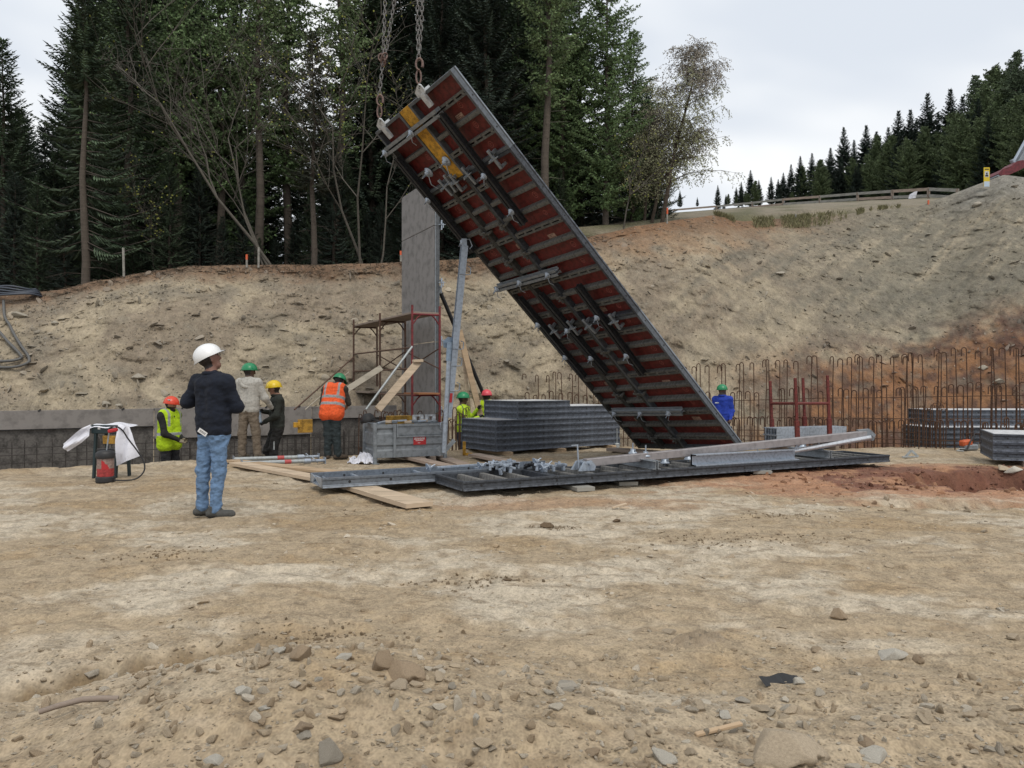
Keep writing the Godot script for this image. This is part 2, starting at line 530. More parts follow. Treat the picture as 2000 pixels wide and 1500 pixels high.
func grid_mesh(called: String, V: PackedVector3Array, C: PackedColorArray, nx: int, nd: int, m: Material, label: String, _cat: String) -> MeshInstance3D:
	var N := PackedVector3Array()
	N.resize(nx * nd)
	var I := PackedInt32Array()
	I.resize((nx - 1) * (nd - 1) * 6)
	var q := 0
	for j in nd:
		for i in nx:
			var k := j * nx + i
			var dx := V[k + (1 if i < nx - 1 else 0)] - V[k - (1 if i > 0 else 0)]
			var dz := V[k + (nx if j < nd - 1 else 0)] - V[k - (nx if j > 0 else 0)]
			N[k] = dx.cross(dz).normalized()
			if i < nx - 1 and j < nd - 1:
				I[q] = k; I[q + 1] = k + nx; I[q + 2] = k + 1
				I[q + 3] = k + 1; I[q + 4] = k + nx; I[q + 5] = k + nx + 1
				q += 6
	var a := []
	a.resize(Mesh.ARRAY_MAX)
	a[Mesh.ARRAY_VERTEX] = V; a[Mesh.ARRAY_NORMAL] = N; a[Mesh.ARRAY_COLOR] = C; a[Mesh.ARRAY_INDEX] = I
	var me := ArrayMesh.new()
	me.add_surface_from_arrays(Mesh.PRIMITIVE_TRIANGLES, a)
	var o := put(called, me, m)
	tag(o, label, "", "", "structure")
	return o

func bank_point(px: float, t: float, rough := true) -> Vector3:    # t 0 foot .. 1 crest, beyond 1 the forest floor
	var d0 := table(BANK, px, 1)
	var d1 := table(BANK, px, 2)
	var foot := Vector3((px - 1000.0) / FOCAL * d0, -0.75, -d0)
	var top := at(px, table(BANK, px, 3), d1)
	var p: Vector3
	if t <= 1.0:
		var s := t + 0.06 * sin(t * PI) * sin(px * 0.006)
		p = foot.lerp(top, t)
		p.y = lerpf(foot.y, top.y, s + 0.08 * sin(t * PI))
	else:
		p = top + Vector3((px - 1000.0) / FOCAL, 0, -1) * (t - 1.0) * 40.0
		p.y = top.y - 0.25 * smooth(0, 0.03, t - 1.0) - 0.3 * smooth(0.0, 0.2, t - 1.0)
	if rough:
		var o := Vector3((px - 1000.0) / FOCAL, 0.25, -0.6).normalized()
		var w := smooth(0.0, 0.12, t) * (1.0 if t <= 1.0 else 0.4)
		var g := n_ridge.get_noise_3d(p.x * 0.55, p.y * 0.9, p.z * 0.4) * 0.23 + n_mid.get_noise_3d(p.x * 0.8, p.y * 1.2, p.z * 0.8) * 0.22
		g += n_ridge.get_noise_3d(p.x * 2.2, p.y * 2.6, p.z * 2.2) * (0.055 if px < 1150.0 else 0.085) + n_fine.get_noise_3d(p.x * 5.0, p.y * 5.0, p.z * 5.0) * 0.055
		# run-off gullies down the right-hand face
		if px > 1150: g += (n_mid.get_noise_2d((px - 490.0 * t) * 0.017, t * 2.2) * 0.16 + n_mid.get_noise_2d((px - 430.0 * t) * 0.06, t * 3.0) * 0.07) * smooth(1150, 1500, px) * (1.0 - smooth(0.9, 1.05, t))
		p += o * g * w * (1.0 if t < 0.93 else 0.55)
	return p

func bank_color(px: float, t: float, p: Vector3) -> Color:
	var a := n_big.get_noise_3d(p.x * 2.0, p.y * 2.0, p.z * 2.0)
	var b := n_mid.get_noise_3d(p.x, p.y * 1.6, p.z)
	var f := n_fine.get_noise_3d(p.x * 3.0, p.y * 3.0, p.z * 3.0)
	var c := Color(0.315, 0.258, 0.19).lerp(Color(0.44, 0.37, 0.265), smooth(-0.25, 0.35, b * 0.6 + a * 1.1))
	c = c.lerp(Color(0.27, 0.235, 0.18), smooth(0.0, 0.45, -b * 0.8 + a * 0.4 + f * 0.3) * 0.8)
	# greyer, slatier tip on the right
	var g := smooth(1400, 1800, px) * smooth(0.25, 0.5, t)
	c = c.lerp(Color(0.235, 0.215, 0.165), g * 0.85)
	c = c.lerp(Color(0.30, 0.285, 0.25), smooth(1800, 1900, px) * smooth(0.82, 0.92, t) * 0.9)
	# bands of washed-down sand and slate running slantwise down the right-hand face
	var st := 0.6 * n_mid.get_noise_2d((px - 490.0 * t) * 0.019, t * 2.4 + 5.0) + 0.5 * n_mid.get_noise_2d((px - 430.0 * t) * 0.07, t * 3.5) + 0.45 * a + f * 0.3
	var sw := smooth(1180, 1450, px) * (1.0 - smooth(0.9, 1.0, t))
	c = c.lerp(Color(0.43, 0.365, 0.265), smooth(0.05, 0.5, st) * sw * 0.7)
	c = c.lerp(Color(0.20, 0.185, 0.145), smooth(0.0, 0.5, -st) * sw * 0.7)
	# topsoil under the forest edge
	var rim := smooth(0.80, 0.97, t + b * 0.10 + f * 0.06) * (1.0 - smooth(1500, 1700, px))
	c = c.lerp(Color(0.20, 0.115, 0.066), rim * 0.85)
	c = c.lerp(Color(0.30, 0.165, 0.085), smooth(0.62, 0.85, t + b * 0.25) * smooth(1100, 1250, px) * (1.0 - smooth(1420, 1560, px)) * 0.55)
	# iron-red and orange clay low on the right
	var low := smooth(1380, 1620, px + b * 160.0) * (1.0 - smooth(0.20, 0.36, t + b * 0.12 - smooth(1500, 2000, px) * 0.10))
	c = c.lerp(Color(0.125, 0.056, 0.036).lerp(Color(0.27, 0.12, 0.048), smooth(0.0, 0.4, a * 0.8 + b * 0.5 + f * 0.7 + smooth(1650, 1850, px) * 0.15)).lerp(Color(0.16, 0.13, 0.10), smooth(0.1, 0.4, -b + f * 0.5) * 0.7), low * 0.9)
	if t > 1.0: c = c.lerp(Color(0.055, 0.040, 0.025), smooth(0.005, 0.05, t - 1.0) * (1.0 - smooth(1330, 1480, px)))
	return c * (0.9 + 0.25 * f)

func make_bank():
	var pxs := axis([[-900, 24], [-60, 7], [600, 5.0], [1000, 4.5], [2040, 5], [2900, 30]])
	var ts := axis([[0, 0.011], [0.5, 0.0085], [1.0, 0.009], [1.06, 0.02], [1.35, 0.15]])
	var V := PackedVector3Array()
	var C := PackedColorArray()
	for t in ts:
		for px in pxs:
			var p := bank_point(px, t)
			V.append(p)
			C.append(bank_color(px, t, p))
	grid_mesh("embankment", V, C, pxs.size(), ts.size(), M.bank, "excavated earth slope rising to the forest edge", "embankment")
	# the hillside that carries the road and the far forest
	V = PackedVector3Array()
	C = PackedColorArray()
	var xs := axis([[1100, 40], [2700, 40]])
	var dd := axis([[0, 0.04], [1.0, 0.04]])
	for t in dd:
		for px in xs:
			var d := lerpf(table(BANK, px, 2) + 0.8, 240.0, t * t)
			var row := table([[1100, 450], [1300, 431], [1450, 420], [1600, 411], [1850, 399], [2000, 380], [2700, 330]], px, 1) - 14.0 * smooth(0.0, 0.35, t) + 26.0 * (1.0 - smooth(0.0, 0.08, t))
			var p := at(px, row, d)
			p.y += n_mid.get_noise_2d(p.x * 0.4, p.z * 0.4) * 0.12
			V.append(p)
			var q := n_mid.get_noise_2d(p.x * 0.7, p.z * 0.7)
			C.append(Color(0.25, 0.215, 0.155).lerp(Color(0.13, 0.125, 0.06), smooth(0.0, 0.35, q + 0.1 * t)))
	grid_mesh("hillside", V, C, xs.size(), dd.size(), M.bank, "grassy hillside carrying the road above the pit", "hill")

# ---------------------------------------------------------------- formwork
var cache := {}

func rail_mesh(L: float, T := 0.12, w := 0.05) -> ArrayMesh:       # hollow-section rail: along +z, outer face at x = 0 pointing -x, back edge at y = 0, face edge at y = -T
	var key := "rail%.3f_%.3f" % [L, T]
	if cache.has(key): return cache[key]
	var b := MB.new()
	var g := 0.011
	var poly := PackedVector2Array([Vector2(0.003, 0), Vector2(0, -0.003), Vector2(0, -T * 0.22), Vector2(g, -T * 0.31), Vector2(g, -T * 0.70), Vector2(0, -T * 0.79), Vector2(0, -T), Vector2(w, -T), Vector2(w, -0.003), Vector2(w - 0.003, 0)])
	b.col = Color(0.44, 0.44, 0.44)
	b.extrude(poly, 0, L, Transform3D())
	b.col = Color(1, 1, 1)       # worn lip on the face edge, its edge highlight painted in brighter
	b.extrude(PackedVector2Array([Vector2(-0.0015, -T + 0.002), Vector2(-0.0015, -T * 0.83), Vector2(0.004, -T * 0.82), Vector2(0.004, -T + 0.002)]), 0.001, L - 0.001, Transform3D())
	cache[key] = b.mesh()
	return cache[key]

func rib_mesh(L: float, slotted: bool) -> ArrayMesh:               # along +x from 0, centred on y, back at z = -0.012
	var key := "rib%.3f_%s" % [L, slotted]
	if cache.has(key): return cache[key]
	var b := MB.new()
	if slotted:
		b.bx(0, -0.046, -0.10, L, -0.013, -0.012)
		b.bx(0, 0.013, -0.10, L, 0.046, -0.012)
		var x := 0.0
		while x < L - 0.05:
			b.bx(x, -0.013, -0.10, minf(x + 0.06, L), 0.013, -0.014)
			x += 0.24
	else:
		b.extrude(PackedVector2Array([Vector2(-0.05, -0.10), Vector2(0.05, -0.10), Vector2(0.034, -0.018), Vector2(0.030, -0.014), Vector2(-0.030, -0.014), Vector2(-0.034, -0.018)]), 0, L, Transform3D(Basis(Vector3(0, 1, 0), Vector3(0, 0, 1), Vector3(1, 0, 0)), Vector3()))
	cache[key] = b.mesh()
	return cache[key]

func disc_mesh(r: float) -> ArrayMesh:
	var key := "disc%.4f" % r
	if cache.has(key): return cache[key]
	var b := MB.new()
	b.cyl(Vector3.ZERO, Vector3(0, 0, 0.004), r, r, 9)
	cache[key] = b.mesh()
	return cache[key]

# one framed panel: x 0..W, y 0..H, back at z = 0, shuttering face at z = -0.12
func framed_panel(parent: Node3D, x0: float, y0: float, W: float, H: float, ribs: Array, slots: Array, fm: Material, rm: Material, ply: Material, lying := false) -> Node3D:
	var p := Node3D.new()
	p.name = "formwork_panel"
	parent.add_child(p, true)
	p.position = Vector3(x0, y0, 0)
	# side rails run along y: map rail x -> inward, rail y -> panel z, rail z -> panel y
	put("rail", rail_mesh(H), fm, p, Transform3D(Basis(Vector3(1, 0, 0), Vector3(0, 0, 1), Vector3(0, 1, 0)), Vector3(0, 0, 0)))
	put("rail", rail_mesh(H), fm, p, Transform3D(Basis(Vector3(-1, 0, 0), Vector3(0, 0, 1), Vector3(0, 1, 0)), Vector3(W, 0, 0)))
	put("rail", rail_mesh(W - 0.1), fm, p, Transform3D(Basis(Vector3(0, 1, 0), Vector3(0, 0, 1), Vector3(1, 0, 0)), Vector3(0.05, 0.002, -0.002)))
	put("rail", rail_mesh(W - 0.1), fm, p, Transform3D(Basis(Vector3(0, -1, 0), Vector3(0, 0, 1), Vector3(1, 0, 0)), Vector3(0.05, H - 0.002, -0.002)))
	for i in ribs.size():
		put("rib", rib_mesh(W - 0.1, slots[i]), rm, p, Transform3D(Basis(), Vector3(0.05, ribs[i], 0)))
	var b := MB.new()
	b.bx(0.012, 0.012, -0.122, W - 0.012, H - 0.012, -0.101)
	put("plywood_sheet", b.mesh(), ply, p)
	return p

func waler(parent: Node3D, called: String, a: Vector3, b: Vector3, m: Material, w := 0.11, h := 0.10):    # two channels back to back with a slot, lying on the ribs
	var key := "waler%.3f_%.2f" % [a.distance_to(b), w]
	if not cache.has(key):
		var q := MB.new()
		var L := a.distance_to(b)
		var s := 0.014
		var f := w * 0.5 - s
		for e in [-1, 1]:
			var poly := PackedVector2Array([Vector2(s, 0), Vector2(s + f, 0), Vector2(s + f, 0.010), Vector2(s + 0.010, 0.013), Vector2(s + 0.010, h - 0.013), Vector2(s + f, h - 0.010), Vector2(s + f, h), Vector2(s, h)])
			if e < 0:
				var pr := PackedVector2Array()
				for i in range(poly.size() - 1, -1, -1): pr.append(Vector2(-poly[i].x, poly[i].y))
				poly = pr
			q.extrude(poly, 0, L, Transform3D())
		for t in [0.08, 0.5, 0.92]:
			q.bx(-s, 0.02, L * t - 0.03, s, h - 0.02, L * t + 0.03)
		cache[key] = q.mesh()
	var z := (b - a).normalized()
	var y := Vector3(0, 0, 1)
	put(called, cache[key], m, parent, Transform3D(Basis(y.cross(z), y, z), a))

func clamp_mesh() -> ArrayMesh:                                    # wedge clamp bridging two rails; long axis y, sits on z = 0
	if cache.has("clamp"): return cache.clamp
	var b := MB.new()
	b.beam(Vector3(0, -0.17, 0.055), Vector3(0, 0.17, 0.055), 0.05, 0.045, Vector3(0, 0, 1), 0.006)
	b.beam(Vector3(0, -0.15, -0.07), Vector3(0, -0.15, 0.06), 0.05, 0.045, Vector3.UP, 0.005)
	b.beam(Vector3(0, 0.09, -0.07), Vector3(0, 0.09, 0.06), 0.05, 0.055, Vector3.UP, 0.005)
	b.beam(Vector3(-0.12, 0.0, 0.085), Vector3(0.13, 0.02, 0.085), 0.018, 0.045, Vector3(0, 0, 1), 0.003)
	b.beam(Vector3(0.05, -0.10, 0.09), Vector3(0.05, 0.06, 0.09), 0.03, 0.03, Vector3(0, 0, 1), 0.003)
	b.cyl(Vector3(-0.03, 0.02, 0.05), Vector3(-0.03, 0.02, 0.14), 0.02, 0.02, 8)
	cache.clamp = b.mesh()
	return cache.clamp

func flange_nut_mesh(wire := true) -> ArrayMesh:                               # dished flange plate with wing nut and bent handle wire, facing +z
	if cache.has("nut%s" % wire): return cache["nut%s" % wire]
	var b := MB.new()
	b.lathe([[0.0, 0.012], [0.02, 0.012], [0.055, 0.0], [0.062, 0.006], [0.05, 0.02], [0.03, 0.03], [0.028, 0.05], [0.0, 0.055]], 14, Transform3D(Basis(Vector3(1, 0, 0), Vector3(0, 0, 1), Vector3(0, -1, 0)), Vector3()))
	b.cyl(Vector3(0, 0, -0.02), Vector3(0, 0, 0.12), 0.009, 0.009, 6)
	b.beam(Vector3(-0.05, 0, 0.04), Vector3(0.05, 0, 0.04), 0.012, 0.03, Vector3(0, 0, 1), 0.003)
	if wire: b.tube(PackedVector3Array([Vector3(0.02, -0.03, 0.05), Vector3(0.0, -0.10, 0.075), Vector3(-0.02, -0.12, 0.07), Vector3(-0.03, -0.20, 0.03)]), 0.006, 5)
	cache["nut%s" % wire] = b.mesh()
	return cache["nut%s" % wire]

func logo_mesh(r: float) -> ArrayMesh:                             # printed ring with an inner loop
	var key := "logo%.3f" % r
	if cache.has(key): return cache[key]
	var b := MB.new()
	for e in [[r, 0.009, 0.0, 6.1], [r * 0.45, 0.009, 0.4, 5.0]]:
		for i in 20:
			var t0: float = e[2] + (e[3] - e[2]) * i / 20.0
			var t1: float = e[2] + (e[3] - e[2]) * (i + 1) / 20.0
			var u0 := Vector3(cos(t0), sin(t0), 0)
			var u1 := Vector3(cos(t1), sin(t1), 0)
			b.quad(u0 * (e[0] - e[1]), u0 * e[0], u1 * e[0], u1 * (e[0] - e[1]))
	cache[key] = b.mesh()
	return cache[key]

func text_mesh(s: String, h: float, depth := 0.002, bold := false) -> TextMesh:
	var t := TextMesh.new()
	t.text = s
	var f := SystemFont.new()
	f.font_names = PackedStringArray(["Droid Sans"])
	if bold: f.font_weight = 700
	t.font = f
	t.font_size = 32
	t.pixel_size = h / 24.0
	t.depth = depth
	return t

func lifted_element():
	# pose measured from the photograph: lower left, across and along
	var o := Vector3(2.6026, 0.0843, -15.805)
	var ax := Vector3(0.53996, 0.05233, 0.84006).normalized()
	var ay := Vector3(-0.61927, 0.70065, 0.35440)
	ay = (ay - ax * ay.dot(ax)).normalized()
	var xf := Transform3D(Basis(ax, ay, ax.cross(ay)), o)
	var e := thing("lifted_formwork_element", xf, "tall steel-framed formwork element with red plywood back, tilted in mid-air on crane chains", "formwork")
	var R := []
	for i in 9: R.append(0.33 + i * 0.33)
	var SL := [true, false, true, false, false, true, false, false, true]
	var grime: Material = M.frame_grey
	for row in [0.0, 3.3]:
		for cdef in [[0.0, 0.7], [0.7, 0.6], [1.3, 1.4]]:
			var p := framed_panel(e, cdef[0], row, cdef[1] - 0.004, 3.296, R, SL, (M.frame_blue if row == 0.0 else M.frame) if cdef[0] > 1.0 else grime, grime, M.red_ply)
			for i in 10:       # printed rings on the back of the plywood
				if (i * 7 + int(cdef[0] * 10) + int(row)) % 3 == 0: continue
				var r := 0.045 + 0.012 * (i % 3)
				put("printed_logo", logo_mesh(r), M.label_paper_red, p, Transform3D(Basis(Vector3(0, 0, 1), 0.5 * i), Vector3(cdef[1] * (0.72 if cdef[1] > 1 else 0.5) + 0.05 * sin(i * 2.0), 0.165 + i * 0.33, -0.0985)))
	# top row: two shorter panels with a yellow make-up strip between them
	for cdef in [[0.0, 0.96], [1.3, 1.4]]:
		var p := framed_panel(e, cdef[0], 6.6, cdef[1] - 0.004, 1.35, [0.34, 0.67, 1.0], [true, false, true], M.frame_blue, grime, M.red_ply)
		for i in 3:
			put("printed_logo", logo_mesh(0.055), M.label_paper_red, p, Transform3D(Basis(), Vector3(cdef[1] * 0.68, 0.17 + i * 0.36, -0.0985)))
	var b := MB.new()
	b.bx(0.962, 6.60, -0.12, 1.296, 7.95, -0.02)
	put("filler_strip", b.mesh(), M.yellow, e)
	# walers
	for w in [[Vector3(-0.06, 7.60, 0), Vector3(1.95, 7.60, 0), 1], [Vector3(1.93, 7.55, 0), Vector3(1.86, 5.46, 0), 0], [Vector3(0.12, 7.42, 0), Vector3(0.08, 5.35, 0), 0],
			[Vector3(-0.12, 4.50, 0), Vector3(1.78, 4.48, 0), 1], [Vector3(1.96, 4.12, 0), Vector3(1.86, 2.06, 0), 0], [Vector3(0.90, 4.15, 0), Vector3(0.97, 2.18, 0), 0], [Vector3(0.27, 4.18, 0), Vector3(0.26, 2.12, 0), 0],
			[Vector3(0.20, 1.14, 0), Vector3(2.10, 1.10, 0), 1]]:
		waler(e, "waler", w[0] + Vector3(0, 0, 0.003), w[1] + Vector3(0, 0, 0.003), M.galv_dull if w[2] else M.steel_dark, 0.13, 0.10)
	# wedge clamps over the two cross joints and along the column joints
	var rr := RandomNumberGenerator.new()
	rr.seed = 3
	for c in [[0.146, 6.58], [0.445, 6.56], [0.603, 6.56], [0.66, 6.60], [0.73, 6.58], [0.20, 3.27], [0.45, 3.27], [0.616, 3.30], [0.82, 3.30]]:
		put("wedge_clamp", clamp_mesh(), M.galv_dull, e, Transform3D(Basis(Vector3(0, 0, 1), rr.randf_range(-0.18, 0.18)), Vector3(2.7 * (1.0 - c[0]), c[1], 0.0)))
	for c in [[1.3, 5.55], [0.7, 5.55], [1.3, 4.95], [0.7, 4.9], [1.3, 3.95], [1.3, 2.62], [0.7, 1.55], [1.3, 1.55], [0.7, 0.33], [1.3, 0.33]]:
		put("wedge_clamp", clamp_mesh(), M.frame_grey, e, Transform3D(Basis(Vector3(0, 0, 1), PI / 2 + rr.randf_range(-0.2, 0.2)), Vector3(c[0], c[1], -0.02)).scaled_local(Vector3(0.85, 0.75, 0.8)))
	# flange nuts on the walers
	for c in [[0.02, 7.60], [1.05, 7.60], [1.89, 6.45], [0.1, 6.55], [1.87, 5.75], [0.09, 5.6], [-0.06, 4.50], [0.7, 4.50], [1.55, 4.49], [1.90, 3.45], [1.88, 2.55], [0.92, 3.3], [0.95, 2.6], [0.26, 3.55], [0.26, 2.7], [0.32, 1.14], [1.05, 1.12], [1.80, 1.11]]:
		put("flange_nut", flange_nut_mesh(), M.galv, e, Transform3D(Basis(Vector3(0, 0, 1), rr.randf_range(-0.5, 0.5)), Vector3(c[0], c[1], 0.104)))
	for c in [[1.18, 6.93], [0.55, 6.93]]:
		put("flange_nut", flange_nut_mesh(), M.galv, e, Transform3D(Basis(), Vector3(c[0], c[1], 0.0)).scaled_local(Vector3(1.5, 1.5, 1.5)))
	# paper labels on the plywood
	for c in [[0.367, 0.243], [0.362, 0.575], [0.778, 0.805], [0.787, 0.236], [0.905, 0.80], [0.905, 0.224], [0.565, 0.30], [0.78, 0.56], [0.50, 0.62], [0.075, 0.235]]:
		var q := MB.new()
		q.bx(-0.095, -0.045, 0, 0.095, 0.045, 0.002)
		q.col = Color(0.35, 0.3, 0.3)
		for k in 3: q.bx(-0.08, -0.03 + k * 0.024, 0.002, 0.07 - 0.03 * k, -0.022 + k * 0.024, 0.0028)
		put("paper_label", q.mesh(), M.label_paper, e, Transform3D(Basis(), Vector3(2.7 * (1.0 - c[1]), 7.95 * (1.0 - c[0]), -0.0995)))
	# holes along the outer edge rail
	var y := 0.35
	while y < 7.9:
		put("tie_hole", disc_mesh(0.013), M.black, e, Transform3D(Basis(Vector3(0, 0, 1), Vector3(0, 1, 0), Vector3(-1, 0, 0)), Vector3(2.6885, y, -0.06)))
		y += 0.55
	slings(xf)

func link_mesh() -> ArrayMesh:
	if cache.has("link"): return cache.link
	var b := MB.new()
	var pts := PackedVector3Array()
	for i in 17:
		var t := TAU * i / 16.0
		pts.append(Vector3(0.023 * cos(t), 0.026 * sin(t) + (0.022 if sin(t) > 0.0 else -0.022), 0))
	b.tube(pts, 0.0078, 6)
	cache.link = b.mesh()
	return cache.link

func chain_run(parent: Node3D, a: Vector3, b: Vector3, doubled := false):
	var L := a.distance_to(b)
	var n := int(L / 0.072)
	var dir := (b - a).normalized()
	var bs := Basis(dir.cross(Vector3(0, 0, 1)).normalized() * -1.0, dir, Vector3(0, 0, 1))
	bs = Basis(bs.x, bs.y, bs.x.cross(bs.y))
	for k in (2 if doubled else 1):
		for i in n:
			var p := a + dir * (i + 0.5) * 0.072
			if doubled: p += bs.x * (0.032 if k else -0.032) * minf(1.0, i * 0.12) + Vector3(0, 0, 0.01 * k)
			put("chain_link", link_mesh(), M.chain, parent, Transform3D(bs * Basis(Vector3(0, 1, 0), PI / 2 * (i % 2) + 0.35 * sin(i * 1.7)), p))

func slings(xf: Transform3D):
	for h in [[1.80, "double lifting chain with hook bracket nearest the element's upper right corner", true], [0.33, "forked lifting chain with knotted shortening hook at the element's left corner", false]]:
		var foot: Vector3 = xf * Vector3(h[0], 7.97, -0.06)
		var s := thing("lifting_chain", Transform3D(Basis(), foot), h[1], "chain", "lifting chains of the crane")
		# bracket: plate with eye, clipped over the top rail
		var b := MB.new()
		var lx := xf.basis.x
		var ly := xf.basis.y
		var lz := xf.basis.z
		var L := Transform3D(Basis(lx, ly, lz).scaled(Vector3.ONE * 0.82), Vector3())
		b.extrude(PackedVector2Array([Vector2(-0.16, -0.05), Vector2(0.13, -0.05), Vector2(0.15, 0.02), Vector2(0.15, 0.10), Vector2(0.11, 0.14), Vector2(0.05, 0.13), Vector2(-0.15, 0.06)]), 0.06, 0.085, L)
		b.extrude(PackedVector2Array([Vector2(-0.04, -0.30), Vector2(0.09, -0.30), Vector2(0.10, -0.04), Vector2(-0.04, -0.04)]), 0.062, 0.12, L)
		b.extrude(PackedVector2Array([Vector2(-0.13, -0.06), Vector2(0.13, -0.06), Vector2(0.13, 0.015), Vector2(-0.13, 0.015)]), -0.08, 0.06, L)
		put("hook_bracket", b.mesh(), M.white_paint, s)
		for q in [Vector3(0.11, 0.095, 0.086), Vector3(0.06, 0.075, 0.086)]:
			put("bracket_hole", disc_mesh(0.014), M.black, s, Transform3D(L.basis, L * q))
		# hook ring, then the chain
		var eye: Vector3 = L * Vector3(0.10, 0.13, 0.07)
		b = MB.new()
		var pts := PackedVector3Array()
		for i in 17:
			var t := TAU * i / 16.0
			pts.append(eye + Vector3(0.036 * cos(t), 0.11 + 0.10 * sin(t), 0.0))
		b.tube(pts, 0.014, 7)
		pts = PackedVector3Array()
		for i in 15:
			var t := TAU * i / 16.0 - 0.6
			pts.append(eye + Vector3(0.012 + 0.050 * cos(t), 0.29 + 0.085 * sin(t), 0.02))
		b.tube(pts, 0.021, 7, 0.013)
		put("hook", b.mesh(), M.chain_hook, s)
		var c0 := eye + Vector3(0, 0.36, 0)
		if h[2]:
			chain_run(s, c0, c0 + Vector3(0.07, 3.0, 0), true)
		else:
			var kn := c0 + Vector3(0.06, 0.62, 0)
			chain_run(s, c0, kn)
			chain_run(s, kn, kn + Vector3(0.10, 2.9, 0))
			chain_run(s, kn + Vector3(0.03, 0, 0), kn + Vector3(0.50, 2.7, 0.1))
			b = MB.new()
			for k in 5:
				pts = PackedVector3Array()
				for i in 11:
					var t := TAU * i / 9.0
					pts.append(kn + Vector3(0.02 * k - 0.03, 0.02 - 0.05 * (k % 3), 0.015 * k) + Basis(Vector3(0.3, 1, 0.2).normalized(), k * 1.3) * Vector3(0.045 * cos(t), 0.06 * sin(t), 0))
				b.tube(pts, 0.013, 6)
			put("shortening_hook", b.mesh(), M.chain_hook, s)

func i_beam(b: MB, a: Vector3, c: Vector3, h: float, w: float):
	var z := (c - a).normalized()
	var x := Vector3.UP.cross(z).normalized()
	var xf := Transform3D(Basis(x, z.cross(x), z), a)
	var L := a.distance_to(c)
	b.extrude(PackedVector2Array([Vector2(-w / 2, 0), Vector2(w / 2, 0), Vector2(w / 2, 0.012), Vector2(0.008, 0.018), Vector2(0.008, h - 0.018), Vector2(w / 2, h - 0.012), Vector2(w / 2, h), Vector2(-w / 2, h), Vector2(-w / 2, h - 0.012), Vector2(-0.008, h - 0.018), Vector2(-0.008, 0.018), Vector2(-w / 2, 0.012)]), 0, L, xf)

